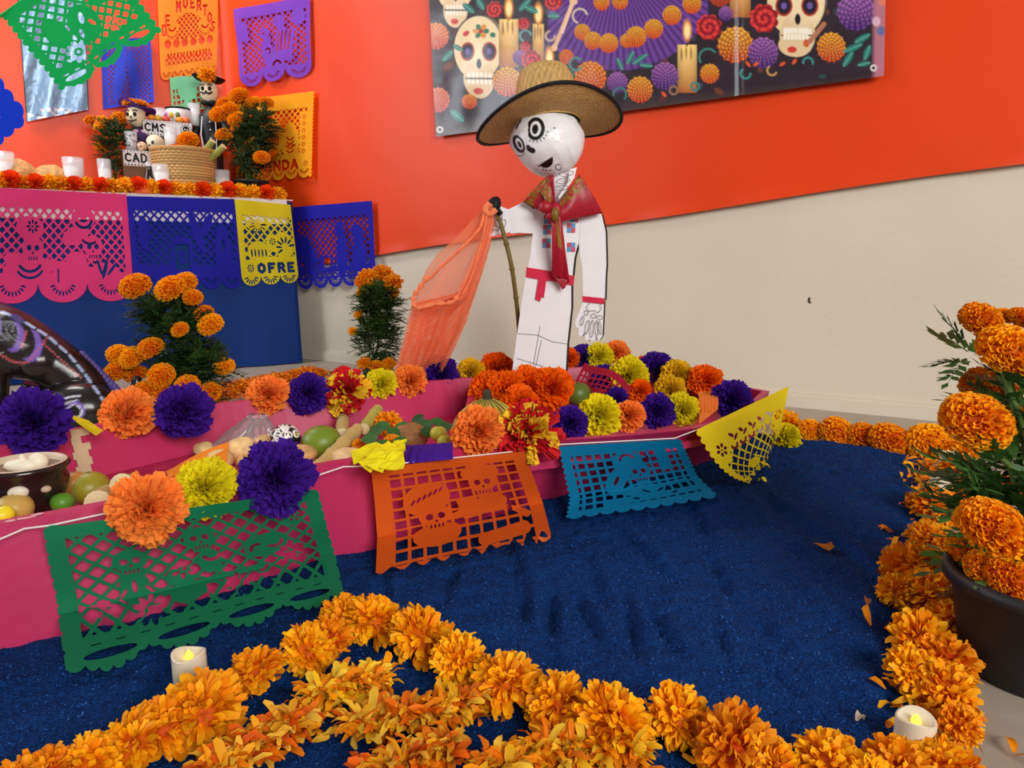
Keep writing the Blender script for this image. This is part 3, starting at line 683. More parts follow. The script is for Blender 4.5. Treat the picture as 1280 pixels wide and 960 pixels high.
def d_yel(s, a):
    tear = .95-.25*np.clip((s.x/a-.55)*2.2, 0, 1)*np.abs(np.sin(s.x*23))-.05*np.sin(s.x*31)
    outer = I_(s.x, a-s.x, s.y, tear-s.y); outer = U_(outer, I_(edges_scallop(s, a, .03, 12), s.c(0, .4, .7)))
    field = I_(s.x-.10, a-.10-s.x, s.y-.17, .90-s.y)
    motif = U_(s.l(a*.10, .27, a*.90, .27, .10), s.e(a*.42, .76, .13, .09), s.b(a*.10, .36, .08, .12), s.b(a*.9, .36, .08, .12))
    mh = U_(s.flower(a*.11, .30, .08, 6, .24), s.flower(a*.89, .30, .08, 6, .24))
    for k in range(5):
        cx = a*(.26+.12*k); mh = U_(mh, s.e(cx, .21, .045, .02, .7), s.e(cx+.06, .25, .045, .02, -.7), s.arc(cx, .32, .05, .2, 2.9, .018))
    for k in range(4): mh = U_(mh, s.e(a*.30+k*.1, .60, .03, .014, .8))
    return compose(outer, field, s.dia(.165, .034), motif, mh)
tlY, trY = G(871, 537, .152), G(974, 481, .17)+Vector((.015, -.02, 0)); blY, brY = G(938, 604, .03), G(966, 566, .05)
def yel_surf(u, v):
    p = tlY.lerp(trY, u).lerp(blY.lerp(brY, u), v); bl = math.sin(math.pi*v)*(1-u*.3)
    return p+Vector((-.3, -.85, -.45))*(.035*bl)+Vector((.2, -.5, .3))*(.008*math.sin(u*8+v*3)*v)
cut('cut_paper', 'torn yellow cut paper curling off the pointed end of the boat', m_ypaper, d_yel, 1.35, 190, yel_surf)
def d_maroon(s, a):
    outer = I_(s.x, a-s.x, s.y, 1-s.y); field = I_(s.x-.1, a-.1-s.x, s.y-.25, .82-s.y)
    return I_(outer, -I_(field, s.sq(.22, .07, 0, .03)))
def mar_surf(u, v):
    q = [D(731, 450, 1.80), D(790, 488, 1.68), D(770, 503, 1.63), D(716, 480, 1.72)]
    p = q[0].lerp(q[1], u).lerp(q[3].lerp(q[2], u), v); return p+Vector((0, -.3, .6))*(.02*math.sin(u*3.1)*(1-v)-.015*math.sin(u*5+1))
cut('cut_paper', 'maroon cut paper folded among the flowers behind the lime', m_mpaper, d_maroon, 1.9, 110, mar_surf)

# -------- on the altar table front
TF_ = TP+NL*.0
m_pkpaper = paper('pink', (236, 62, 132), .2); m_bpaper = paper('blue', (30, 30, 168), .2); m_ypaper2 = paper('altar_yellow', (226, 208, 30), .2); m_ppaper = paper('purple', (132, 76, 212), .3); m_oy = paper('amber', (255, 172, 60), .35); m_mint = paper('mint', (132, 230, 176), .3); m_yw = paper('wall_yellow', (255, 186, 36), .35); m_gr = paper('bright_green', (16, 186, 94), .35); m_bw = paper('wall_blue', (60, 80, 220), .35); m_b2 = paper('vivid_blue', (14, 62, 225), .35)
def fan_holes(s, cx, cy, r, n=7): return s.rays(cx, cy, r*.35, r*.92, math.radians(15), math.radians(165), n, r*.085)
def d_pink(s, a):
    outer = scal_bottom(s, a, 3, .86, .17); field = I_(s.x-.07, a-.07-s.x, s.y-.16, .84-s.y)
    s1, h1 = skull(s, a*.30, .52, .10); s2, h2 = skull(s, a*.72, .50, .10)
    motif = U_(s1, s2, s.e(a*.28, .34, .13, .10), s.e(a*.66, .24, .12, .09), s.e(a*.26, .74, .22, .13), s.e(a*.60, .74, .12, .18), s.e(a*.80, .78, .16, .12), s.e(a*.60, .40, .14, .08, -.4), s.l(a*.15, .62, a*.9, .80, .05), s.l(a*.1, .80, a*.95, .80, .045))
    mh = U_(h1, h2, s.flower(a*.30, .33, .065, 8), s.arc(a*.66, .24, .09, .3, 2.6, .014), s.arc(a*.66, .22, .05, .3, 2.6, .012), s.arc(a*.70, .38, .10, 1.0, 2.4, .012), s.e(a*.80, .72, .02, .10, .3), s.e(a*.76, .70, .015, .08, -.3), s.e(a*.85, .72, .015, .08, .7), s.arc(a*.28, .62, .12, .6, 2.5, .014), s.arc(a*.28, .66, .14, .6, 2.5, .012), s.l(a*.47, .72, a*.47, .84, .008))
    for i in range(3):
        c = (i+.5)*a/3; mh = U_(mh, s.rays(c, .84, .08, .135, math.radians(20), math.radians(160), 9, .010))
    return compose(outer, field, s.dia(.092, .028), motif, mh)
def tpl(P, o=.016): return wallq(P, TP, NL, o, .003)
cut('cut_paper', 'pink cut paper with skeleton dancers on the altar table front', m_pkpaper, d_pink, 1.45, 190, tpl([(-14, 234), (158, 243), (168, 372), (-18, 376)]))
def d_blue(s, a):
    outer = scal_bottom(s, a, 5, .90, .12); field = I_(s.x-.06, a-.06-s.x, s.y-.15, .88-s.y)
    motif = U_(s.b(a*.45, .66, .12, .20), s.e(a*.45, .52, .10, .08), s.b(a*.84, .66, .10, .2), s.e(a*.84, .42, .07, .12), s.e(a*.12, .4, .06, .18), s.e(a*.6, .38, .05, .22, -.3), s.l(a*.05, .82, a*.95, .82, .06), s.e(a*.7, .30, .05, .12, .4))
    mh = U_(I_(s.b(a*.45, .66, .085, .14), -s.e(a*.45, .66, .05, .08)), s.e(a*.84, .52, .02, .06), s.e(a*.45, .66, .02, .03))
    for i in range(5): mh = U_(mh, fan_holes(s, (i+.5)*a/5, .89, .10))
    return compose(outer, field, s.dia(.098, .030), motif, mh)
cut('cut_paper', 'royal blue cut paper in the middle of the altar table front', m_bpaper, d_blue, 1.3, 170, tpl([(158, 245), (295, 249), (303, 359), (168, 358)]))
def d_ofr(s, a):
    outer = scal_bottom(s, a, 3, .90, .11); field = I_(s.x-.08, a-.02-s.x, s.y-.17, .70-s.y)
    motif = U_(s.e(a*.34, .60, .15, .12), s.e(a*.36, .28, .16, .07), s.e(a*.78, .52, .14, .16), s.e(a*.60, .5, .08, .1), s.b(a*.6, .7, .3, .03))
    mh = U_(text_sd(s, 'OFRE', a*.30, .755, .095, .10, .020, .45), s.flower(a*.17, .80, .055, 8), s.flower(a*.60, .48, .05, 7), s.rays(a*.36, .28, .04, .13, 0, 6.2, 14, .008), s.rays(a*.82, .55, .05, .14, 2.6, 6.0, 7, .014))
    for k in range(5): mh = U_(mh, s.e(a*.34+(k-2)*.05, .62, .012, .05))
    for i in range(3): mh = U_(mh, fan_holes(s, (i+.5)*a/3, .90, .115))
    return compose(outer, field, s.dia(.105, .030), motif, mh)
cut('cut_paper', 'yellow cut paper lettered OFRE at the altar table corner', m_ypaper2, d_ofr, .80, 130, tpl([(293, 249), (363, 256), (374, 352), (303, 357)], .018))
# -------- on the walls
def wr(P, seed=0, amp=.004): return wallq(P, COR, NR, .042, amp, seed)
def wl(P, seed=0, amp=.004): return wallq(P, COR, NL, .050, amp, seed)
def d_blue2(s, a):
    outer = scal_bottom(s, a, 5, .90, .11); field = I_(s.x-.06, a-.06-s.x, s.y-.16, .87-s.y)
    motif = U_(s.e(a*.16, .6, .10, .26, -.3), s.e(a*.58, .30, .06, .08), s.e(a*.60, .62, .08, .28), s.e(a*.80, .36, .07, .09), s.e(a*.82, .66, .09, .26), s.b(a*.38, .72, .10, .10), s.l(a*.05, .79, a*.95, .79, .025))
    mh = U_(s.b(a*.40, .70, .05, .06), s.l(a*.22, .70, a*.3, .84, .006))
    for i in range(5): mh = U_(mh, fan_holes(s, (i+.5)*a/5, .89, .095))
    return compose(outer, field, s.dia(.082, .026), motif, mh)
cut('cut_paper', 'dark blue cut paper hanging right of the altar table on the wall', m_bpaper, d_blue2, 1.15, 150, wr([(366, 259), (465, 251), (470, 354), (374, 361)]))
def d_enda(s, a):
    outer = U_(scal_bottom(s, a, 6, .90, .10), edges_scallop(s, a, .022, 22)); field = I_(s.x-.05, a-.07-s.x, s.y-.17, .74-s.y)
    motif = U_(s.e(a*.52, .50, .13, .22), s.e(a*.73, .56, .12, .18), s.e(a*.73, .40, .07, .07), s.e(a*.3, .5, .14, .2), s.b(a*.5, .74, a*.45, .035), s.b(a*.9, .48, .05, .26))
    mh = U_(text_sd(s, 'OFRENDA', a*.08, .775, .095, .10, .018, .30), s.flower(a*.93, .83, .04, 7))
    for k in range(4): mh = U_(mh, s.e(a*.47+k*.04, .52, .009, .08, .1), s.e(a*.68+k*.04, .60, .022, .008, .6), s.arc(a*.73, .48+.05*k, .05, .4, 2.7, .009))
    for k in range(6): mh = U_(mh, s.flower(a*.9, .28+.08*k, .03, 5, .3))
    for i in range(6): mh = U_(mh, fan_holes(s, (i+.5)*a/6, .89, .085))
    return compose(outer, field, s.dia(.080, .020), motif, mh)
cut('cut_paper', 'amber yellow cut paper lettered OFRENDA behind the right altar marigold', m_yw, d_enda, 1.12, 170, wr([(296, 126), (391, 114), (388, 221), (296, 231)], 2, .002))
def d_purple(s, a):
    outer = scal_bottom(s, a, 3, .86, .14); field = I_(s.x-.05, a-.05-s.x, s.y-.13, .83-s.y)
    motif = U_(s.b(a*.66, .56, .12, .20, .12), s.b(a*.60, .78, .05, .10, .2), s.e(a*.42, .62, .08, .17, -.3), s.e(a*.38, .36, .06, .07), s.l(a*.40, .4, a*.46, .6, .03), s.b(a*.1, .3, .05, .12), s.e(a*.5, .84, .2, .06), s.e(a*.6, .24, .07, .07), s.l(a*.58, .28, a*.68, .40, .03), s.e(a*.85, .22, .08, .1))
    mh = U_(*[s.b(a*.66+(k-1.5)*.05, .50, .010, .13, .12) for k in range(4)], s.arc(a*.57, .80, .05, 3.2, 6, .014), s.arc(a*.42, .6, .04, 4, 7, .012), s.c(a*.36, .35, .015))
    for i in range(3):
        mh = U_(mh, s.rays((i+.5)*a/3, .86, .06, .10, .4, 2.7, 8, .008))
    return compose(outer, field, s.dia(.078, .020), motif, mh)
cut('cut_paper', 'violet cut paper with a large hand motif high on the wall', m_ppaper, d_purple, .96, 160, wr([(293, 12), (386, -5), (388, 93), (302, 110)], 1, .008))
def d_muertos(s, a):
    outer = scal_bottom(s, a, 5, .93, .07); field = I_(s.x-.07, a-.07-s.x, s.y-.22, .86-s.y, s.e(a*.5, .90, a*.42, .56))
    s1, h1 = skull(s, a*.5, .52, .13); s2, h2 = skull(s, a*.20, .58, .11); s3, h3 = skull(s, a*.80, .54, .11)
    motif = U_(s.b(a*.5, .68, a*.4, .075), s.e(a*.22, .50, .09, .10), s.e(a*.78, .50, .09, .10))
    mh = None
    for i, ch in enumerate('DE MUERTOS'):
        if ch == ' ': continue
        an = math.pi*(1.10+.80*(i+.3)/9.5); cx = a*.5+.355*math.cos(an); cy = .66+.42*math.sin(an)
        f = text_sd(s, ch, cx-.027, cy-.05, .055, .095, .012); mh = f if mh is None else np.maximum(mh, f)
    for k in range(6): mh = U_(mh, s.flower(a*(.14+.145*k), .64, .05, 9, .2, False), s.c(a*(.14+.145*k), .64, .02))
    for cx in (.22, .78): mh = U_(mh, s.rays(a*cx, .50, .06, .10, .3, 2.8, 9, .007), s.arc(a*cx, .46, .05, .4, 2.7, .010))
    for k in range(14): mh = U_(mh, s.b(a*(.14+.055*k), .75, .010, .014), s.b(a*(.14+.055*k), .79, .010, .014))
    for i in range(5): mh = U_(mh, fan_holes(s, (i+.5)*a/5, .92, .075))
    return compose(outer, field, s.dia(.062, .016), motif, mh)
cut('cut_paper', 'amber orange cut paper arched with the words DE MUERTOS behind the altar', m_oy, d_muertos, .80, 190, wl([(196, -24), (273, -28), (271, 90), (201, 101)], 0, .002))
def d_mint(s, a):
    outer = I_(s.x, a-s.x, s.y, .98-s.y); field = I_(s.x-.06, a-.05-s.x, s.y-.3, .98-s.y)
    motif = U_(s.e(a*.45, .40, .26, .28), s.e(a*.4, .85, .1, .2)); return compose(outer, field, s.sq(.13, .04, 0, 0, .16), motif, s.c(9, 9, .1))
cut('cut_paper', 'small mint green cut paper behind the charro doll', m_mint, d_mint, 1.0, 80, wl([(212, 97), (257, 92), (264, 136), (215, 142)], 0, .001))
def d_streak(s, a):
    outer = I_(s.x, a-s.x, s.y, .97-s.y); field = I_(s.x-.08, a-.05-s.x, s.y-.1, .92-s.y)
    motif = U_(s.e(a*.35, .5, .08, .4, .2), s.e(a*.62, .6, .07, .4, -.1)); return compose(outer, field, s.dia(.07, .03), motif, s.c(9, 9, .1))
cut('cut_paper', 'crumpled blue cut paper behind the catrina doll', m_bw, d_streak, .8, 110, wl([(126, 50), (188, 46), (193, 130), (129, 139)], 3, .008))
# -------- hanging close by from a string
def d_hang(s, a):
    outer = U_(I_(s.x, a-s.x, s.y, .9-s.y), edges_scallop(s, a, .035, 12))
    for i in range(3):
        c = (i+.5)*a/3; outer = U_(outer, I_(s.e(c, .90, a/3*.5, .12), s.y-.8))
        for k in range(5): outer = U_(outer, s.c(c+(k-2)*a/3/5, .91+.095*math.cos((k-2)*.62), .032))
    field = I_(s.x-.08, a-.08-s.x, s.y-.12, .88-s.y)
    motif = U_(s.e(a*.5, .52, .16, .2), s.e(a*.75, .35, .12, .12), s.l(a*.1, .82, a*.9, .82, .04), s.e(a*.25, .45, .1, .16), s.e(a*.3, .72, .12, .1))
    mh = U_(s.flower(a*.30, .72, .12, 9, .22), s.flower(a*.75, .35, .07, 7), s.flower(a*.72, .70, .09, 8), s.e(a*.5, .45, .03, .06, .4), s.e(a*.56, .55, .02, .05, -.4), s.e(a*.42, .58, .02, .05, .2))
    for i in range(3): mh = U_(mh, s.e((i+.5)*a/3, .925, a/3*.30, .030))
    return compose(outer, field, s.dia(.115, .042), motif, mh)
HY = 2.0
hang = empty('hanging_banner', D(60, -60, HY), 'bright green cut paper hanging from a string before the altar wall', 'cut paper', 'cut paper banners')
q = [D(4, 18, HY), D(122, -66, HY+.1), D(199, 40, HY+.1), D(82, 114, HY)]
o = cut('paper', None, m_gr, d_hang, 1.15, 170, quad(*q, amp=.008), cat=None, group=None); o.parent = hang; o.matrix_parent_inverse = pinv(hang)
b = MB(); sd = (q[1]-q[0]).normalized(); b.tube([q[0]-sd*1.0+Vector((0, 0, .1)), q[0], q[1], q[1]+sd*.9+Vector((0, 0, .3))], .004, 6); o = b.build('string', m_gr, hang, world=True)
hang2 = empty('hanging_banner', D(-40, 120, HY-.2), 'vivid blue cut paper corner poking in at the left edge', 'cut paper', 'cut paper banners')
q = [D(-120, 150, HY-.2), D(-45, 55, HY-.2), D(30, 152, HY-.2), D(-40, 230, HY-.2)]
def d_hb(s, a):
    outer = I_(s.x, a-s.x, s.y, .93-s.y)
    for i in range(7): outer = U_(outer, s.c((i+.5)*a/7, .92, .085))
    for i in range(6): outer = U_(outer, s.c(a, (i+.5)/6.5, .09))
    return I_(outer, -I_(I_(s.x-.15, a-.16-s.x, s.y-.15, .80-s.y), s.sq(.17, .05)))
o = cut('paper', None, m_b2, d_hb, 1.0, 90, quad(*q, amp=.006), cat=None, group=None, x1=1.12); o.parent = hang2; o.matrix_parent_inverse = pinv(hang2)
b = MB(); sd = (q[1]-q[0]).normalized(); b.tube([q[0]-sd*.5, q[0], q[1], q[1]+sd*2.0+Vector((-.8, .3, .3))], .003, 6); b.build('string', m_b2, hang2, world=True)

# ================================================================ printed posters
def project(P):
    P = np.asarray(P, float); dy = P[:, 1]; dz = P[:, 2]-HC; dep = dy*math.cos(PIT)-dz*math.sin(PIT); up = dy*math.sin(PIT)+dz*math.cos(PIT)
    return 640+FP*P[:, 0]/dep, 480-FP*up/dep
class Paint:
    def __init__(s, x, y, bg): s.x = x; s.y = y; s.c = np.tile(np.array(lin(bg)), (len(x), 1))
    def put(s, d, col, a=1.0, soft=1.2):
        m = np.clip(d/soft+.5, 0, 1)[:, None]*a; col = np.array(lin(col)) if not isinstance(col, np.ndarray) else col
        s.c = s.c*(1-m)+col*m
    def el(s, cx, cy, rx, ry, rot=0):
        dx = s.x-cx; dy = s.y-cy; a = dx*math.cos(rot)+dy*math.sin(rot); b_ = -dx*math.sin(rot)+dy*math.cos(rot); return (1-np.hypot(a/rx, b_/ry))*min(rx, ry)
    def bx(s, cx, cy, hx, hy, rot=0):
        dx = s.x-cx; dy = s.y-cy; a = dx*math.cos(rot)+dy*math.sin(rot); b_ = -dx*math.sin(rot)+dy*math.cos(rot); return np.minimum(hx-np.abs(a), hy-np.abs(b_))
    def ln(s, x1, y1, x2, y2, w):
        t = np.clip(((s.x-x1)*(x2-x1)+(s.y-y1)*(y2-y1))/((x2-x1)**2+(y2-y1)**2+1e-9), 0, 1); return w-np.hypot(s.x-x1-t*(x2-x1), s.y-y1-t*(y2-y1))
    def arc(s, cx, cy, r, a0, a1, w, n=10):
        o = None
        for k in range(n):
            t0 = a0+(a1-a0)*k/n; t1 = a0+(a1-a0)*(k+1)/n; f = s.ln(cx+r*math.cos(t0), cy+r*math.sin(t0), cx+r*math.cos(t1), cy+r*math.sin(t1), w); o = f if o is None else np.maximum(o, f)
        return o
    def bloom(s, cx, cy, r, inner, outer, k=7):
        dx = s.x-cx; dy = (s.y-cy)/1.03; rr = np.hypot(dx, dy)/r; th = np.arctan2(dy, dx)
        lob = 1+.05*np.sin(th*(k*2+1)); d = (lob-rr)*r
        ring = rr*5.2; cell = np.sin(th*(k+np.floor(ring)*3)+np.floor(ring)*1.7); frc = ring-np.floor(ring)
        g = np.clip(.5-.5*dy/r+.15*cell, 0, 1)[:, None]; colr = np.array(lin(outer))*(1-g)+np.array(lin(inner))*g
        sh = (.34+.80*np.clip(frc*1.2, 0, 1)*(.68+.32*cell))[:, None]; s.put(d, colr*sh)
    def rose(s, cx, cy, r, c0, c1, n=8):
        dx = s.x-cx; dy = s.y-cy; rr = np.hypot(dx, dy)/r; th = np.arctan2(dy, dx); d = (.82+.18*np.abs(np.sin(th*n/2))-rr)*r
        sp = np.sin(rr*13-th); g = np.clip(.5+.5*sp, 0, 1)[:, None]*np.clip(.4+.7*np.abs(np.sin(th*n/2+rr*2)), 0, 1)[:, None]
        s.put(d, np.array(lin(c0))*(1-g)+np.array(lin(c1))*g)
    def candle(s, x0, x1, y0, y1, fy):
        cx = (x0+x1)/2; w = (x1-x0)/2; g = np.clip((s.x-x0)/(x1-x0), 0, 1)[:, None]; v = np.clip((s.y-y0)/(y1-y0), 0, 1)[:, None]
        colr = np.array(lin((250, 216, 130)))*(1-v)+np.array(lin((168, 96, 44)))*v; colr = colr*(.55+.6*np.sin(np.pi*np.clip(g, 0, 1)*.8+.3))
        s.put(s.bx(cx, (y0+y1)/2, w, (y1-y0)/2), colr)
        for k in (-.6, -.1, .4): s.put(s.el(cx+k*w, y0+8+6*abs(k), 1.4, 8), (120, 66, 30), .7)
        s.put(s.ln(cx, y0+1, cx, y0-6, .9), (30, 20, 20)); s.put(s.el(cx, fy, 5.2, 13), (255, 170, 40), .9, 3); s.put(s.el(cx, fy+1, 3.4, 9), (255, 240, 170), 1, 2)
    def leaf(s, x, y, l, w, rot, c=(36, 124, 112)):
        s.put(s.el(x, y, l, w, rot), c); s.put(s.ln(x-l*.9*math.cos(rot), y-l*.9*math.sin(rot), x+l*.9*math.cos(rot), y+l*.9*math.sin(rot), .5), (140, 200, 180), .7)
nu, nv = 640, 270
pc = [PL(x, y, COR, NR, .046) for x, y in ((531, -110), (1110, -140), (1105, 95), (545, 171))]
uu, vv = np.meshgrid(np.linspace(0, 1, nu), np.linspace(0, 1, nv)); uu = uu.ravel(); vv = vv.ravel()
A = [np.array(p) for p in pc]; P = (A[0][None]*(1-uu)[:, None]+A[1][None]*uu[:, None])*(1-vv)[:, None]+(A[3][None]*(1-uu)[:, None]+A[2][None]*uu[:, None])*vv[:, None]
px, py = project(P); K = Paint(px, py, (46, 34, 44))
K.c *= (.7+.7*noise2(px/26, py/26, 9)[:, None]); K.put(py-(150-(px-600)*.105), (82, 66, 58), .6, 14)
for k in range(60): K.put(K.el(random.uniform(540, 1100), random.uniform(-100, 150), random.uniform(3, 8), random.uniform(2, 5), random.uniform(0, 3)), random.choice([(120, 50, 40), (60, 80, 90), (96, 60, 110), (140, 70, 40), (40, 90, 84)]), .55, 2)
# ruffled skirt in the middle
for (rad, w) in ((112, 20), (78, 18), (46, 16)):
    rr = np.hypot((px-772), (py+46)*1.0); th = np.arctan2(py+46, px-772); d = w-np.abs(rr-rad+10*np.cos(th*2)*.2)
    stripe = (.35+.65*np.abs(np.sin(th*46)))[:, None]; K.put(np.minimum(d, 60-np.abs(px-785)+40), np.array(lin((112, 66, 158)))*stripe, 1, 3)
for (x, y, r) in ((728, 40, 10), (741, 51, 11), (761, 54, 12), (784, 51, 9), (795, 46, 13), (817, 36, 12), (840, 19, 12), (752, 3, 10), (775, 2, 10), (865, 5, 12)): K.bloom(x, y, r, (255, 190, 60), (238, 74, 30), 9)
def skull_print(cx, cy, rx, ry, rot=0):
    K.put(K.el(cx, cy, rx+2, ry+2), (30, 22, 26)); K.put(K.el(cx, cy, rx, ry), (236, 214, 168)); K.put(K.el(cx+rx*.05, cy+ry*.95, rx*.62, ry*.62), (226, 200, 156))
    K.put(K.el(cx+rx*.3, cy-ry*.1, rx*.7, ry*.8), (250, 232, 190), .5, 8)
    for sx in (-.42, .48):
        K.put(K.el(cx+sx*rx, cy+ry*.12, rx*.30, ry*.30), (176, 60, 40)); K.put(K.el(cx+sx*rx, cy+ry*.12, rx*.24, ry*.24), (40, 26, 46)); K.put(K.el(cx+sx*rx, cy+ry*.12, rx*.10, ry*.10), (110, 90, 160))
    K.put(K.el(cx+rx*.06, cy+ry*.50, rx*.10, ry*.16), (30, 22, 26))
    for k in range(6): K.put(K.el(cx+rx*(-.36+.17*k), cy+ry*.86, rx*.065, ry*.09), (248, 240, 220)); K.put(K.el(cx+rx*(-.36+.17*k), cy+ry*1.06, rx*.065, ry*.09), (248, 240, 220))
    K.put(K.ln(cx-rx*.5, cy+ry*.96, cx+rx*.62, cy+ry*.96, .9), (40, 28, 28))
    for k in range(6): an = k*1.05; K.put(K.el(cx+rx*.12+rx*.22*math.cos(an), cy-ry*.52+ry*.15*math.sin(an), rx*.13, ry*.08, an), (220, 150, 60) if k % 2 else (60, 120, 100))
    K.put(K.el(cx+rx*.12, cy-ry*.52, rx*.1, ry*.07), (180, 40, 40)); K.put(K.el(cx-rx*.5, cy-ry*.45, rx*.16, ry*.08, -.6), (196, 44, 60)); K.put(K.el(cx+rx*.62, cy-ry*.4, rx*.12, ry*.08, .6), (60, 130, 110)); K.put(K.el(cx, cy+ry*1.35, rx*.2, ry*.1), (200, 60, 50))
skull_print(568, -22, 24, 36); skull_print(598, 60, 30, 40); skull_print(995, 2, 36, 44)
K.put(K.el(994, 56, 21, 15), (226, 200, 156))
for k in range(7):
    for j in range(2): K.put(K.bx(981+k*4.6, 38+j*8, 1.8, 3.4), (250, 244, 226))
K.put(K.el(990, 62, 6, 4), (206, 60, 46)); K.put(K.el(1008, 54, 4, 5), (206, 90, 46)); K.put(K.ln(1012, 52, 1030, 30, 3), (180, 120, 90))
K.candle(624, 648, 24, 84, 10); K.candle(666, 680, 30, 78, 17); K.candle(677, 697, 87, 140, 72); K.candle(847, 871, 56, 116, 38); K.candle(912, 938, -50, 22, -66)
for (x, y, r, a, b_) in ((545, 45, 16, (255, 150, 60), (226, 70, 50)), (548, 125, 15, (255, 150, 100), (220, 80, 80)), (634, 102, 18, (255, 190, 60), (214, 60, 36)), (708, 71, 9, (255, 140, 50), (236, 80, 36)), (738, 97, 20, (255, 160, 60), (226, 66, 44)), (800, 112, 16, (255, 180, 60), (226, 70, 44)), (919, 56, 22, (255, 186, 60), (214, 76, 36)), (887, 92, 12, (255, 180, 50), (236, 84, 40)), (1039, 59, 18, (255, 180, 60), (222, 76, 40)), (900, -6, 14, (240, 110, 60), (190, 60, 40)), (587, 127, 9, (255, 150, 60), (220, 80, 60))): K.bloom(x, y, r, a, b_)
for (x, y, r) in ((772, 103, 13), (831, 95, 17), (954, 66, 19), (1070, 14, 24), (907, 17, 9), (650, 72, 9), (1080, -50, 24)): K.bloom(x, y, r, (176, 112, 190), (84, 44, 130), 6)
for (x, y, r) in ((664, 75, 13), (886, 34, 17), (955, 23, 19), (618, 12, 11), (655, 30, 8), (692, 2, 12), (657, 58, 7), (820, -30, 20)): K.rose(x, y, r, (130, 18, 36), (236, 66, 60))
for (x, y, l, w, r) in ((788, 72, 9, 3.5, -1.1), (800, 74, 11, 3.5, -.6), (775, 80, 8, 3, -2), (808, 82, 8, 3, .1), (1078, 48, 11, 4, -.5), (1066, 60, 13, 4, -.4), (1060, 74, 11, 4, -1.0), (1084, 66, 10, 4, -1.2), (560, 70, 9, 4, -.8), (573, 60, 7, 3, .5), (585, 10, 9, 4, .7), (656, 6, 10, 4, -.8), (664, 12, 9, 4, .4), (692, 20, 7, 4, 0), (600, 5, 8, 4, 1), (1080, 80, 8, 3, -.2), (572, 145, 10, 5, .7)): K.leaf(x, y, l, w, r)
K.put(K.ln(693, 60, 716, 4, 2.6), (228, 186, 150)); K.put(K.ln(703, 40, 716, 2, 2.0), (240, 204, 170)); K.put(K.el(717, 2, 5, 4), (236, 196, 160)); K.put(K.el(693, 60, 4, 4), (236, 196, 160))
for (x, y, r, a0, a1, c) in ((720, 80, 8, .5, 5.5, (70, 140, 130)), (725, 20, 9, 2, 6, (210, 190, 180)), (688, 45, 6, 0, 4.5, (200, 170, 150)), (885, 72, 11, 2.6, 5.6, (60, 130, 120)), (869, 108, 5, 0, 6.3, (60, 130, 130)), (842, 113, 5, 0, 6.3, (150, 110, 90)), (932, 92, 6, 0, 4, (60, 140, 140)), (965, 88, 6, .5, 4, (190, 150, 90)), (1010, 78, 6, 3, 6.5, (60, 140, 140)), (775, 118, 8, 3, 7, (60, 120, 110)), (708, 98, 10, 3, 6, (60, 120, 110)), (657, 45, 7, 2, 6, (90, 150, 150))): K.put(K.arc(x, y, r, a0, a1, 1.3), c)
for (x, y) in ((945, 80), (978, 80), (993, 77), (935, 80), (830, 118)): K.put(K.el(x, y, 4, 2, random.uniform(-1, 1)), (226, 90, 50))
K.put(px-1092, (206, 130, 150), .75, 6); 
for k in range(14): K.put(np.minimum(K.el(1099+random.uniform(-4, 5), random.uniform(-110, 70), 5, 6), px-1090), random.choice([(240, 130, 90), (120, 160, 210), (230, 190, 210), (60, 110, 160), (236, 110, 70)]), .8, 2)
for (x, y) in ((550, 162), (1092, 85)): K.put(K.el(x, y, 4.2, 4.2), (225, 225, 225)); K.put(K.el(x, y, 2.2, 2.2), (60, 50, 50))
N3 = np.array(NR); fold = .006*np.exp(-((px-600)/26)**2)*np.sin((py+px*.5)/26)+.005*np.exp(-((px-925)/5)**2)+.004*(noise2(px/60, py/50, 3)-.5)+.007*np.exp(-((px-572)/20)**2-((py-120)/45)**2)
P = P+N3[None]*fold[:, None]
m_poster = M('printed_vinyl', None, .22, .5, attr=True)
tag(mesh('printed_banner', P, grid_faces(nu, nv), m_poster, smooth=True, cols=K.c), 'printed vinyl banner of sugar skulls, candles and marigolds on the orange cloth', 'banner')
# foil print at the left
nu, nv = 130, 150
pc = [PL(x, y, COR, NL, .044) for x, y in ((18, -60), (103, -64), (111, 137), (33, 152))]
uu, vv = np.meshgrid(np.linspace(0, 1, nu), np.linspace(0, 1, nv)); uu = uu.ravel(); vv = vv.ravel(); A = [np.array(p) for p in pc]
P = (A[0][None]*(1-uu)[:, None]+A[1][None]*uu[:, None])*(1-vv)[:, None]+(A[3][None]*(1-uu)[:, None]+A[2][None]*uu[:, None])*vv[:, None]
px, py = project(P); K = Paint(px, py, (128, 158, 190)); K.c *= (.55+.9*noise2(px/5+py/18, py/40, 2)[:, None])  # bluish base tint puts reflected blue light into the print colour
for k in range(26): K.put(K.ln(20+k*4, 10+(k % 5)*9, 28+k*4, 4+(k % 5)*9, 1.4), (70, 58, 66), .8)
for k in range(40): K.put(K.el(random.uniform(30, 110), 152-random.uniform(2, 16)-(random.random()*0), 2.5, 1.6), random.choice([(220, 200, 206), (90, 96, 120), (236, 230, 236)]), .8)
K.put(1.2-np.minimum(np.minimum(uu, 1-uu)*85, 9), (40, 40, 46))
P = P+np.array(NL)[None]*(.004*np.sin(px/6+py/30)+.003*(noise2(px/8, py/8, 5)-.5))[:, None]
tag(mesh('foil_print', P, grid_faces(nu, nv), M('foil', None, .35, .5, metal=.35, attr=True), smooth=True, cols=K.c), 'shiny silver foil print tinted with blue reflection on the wall behind the green banner', 'print')

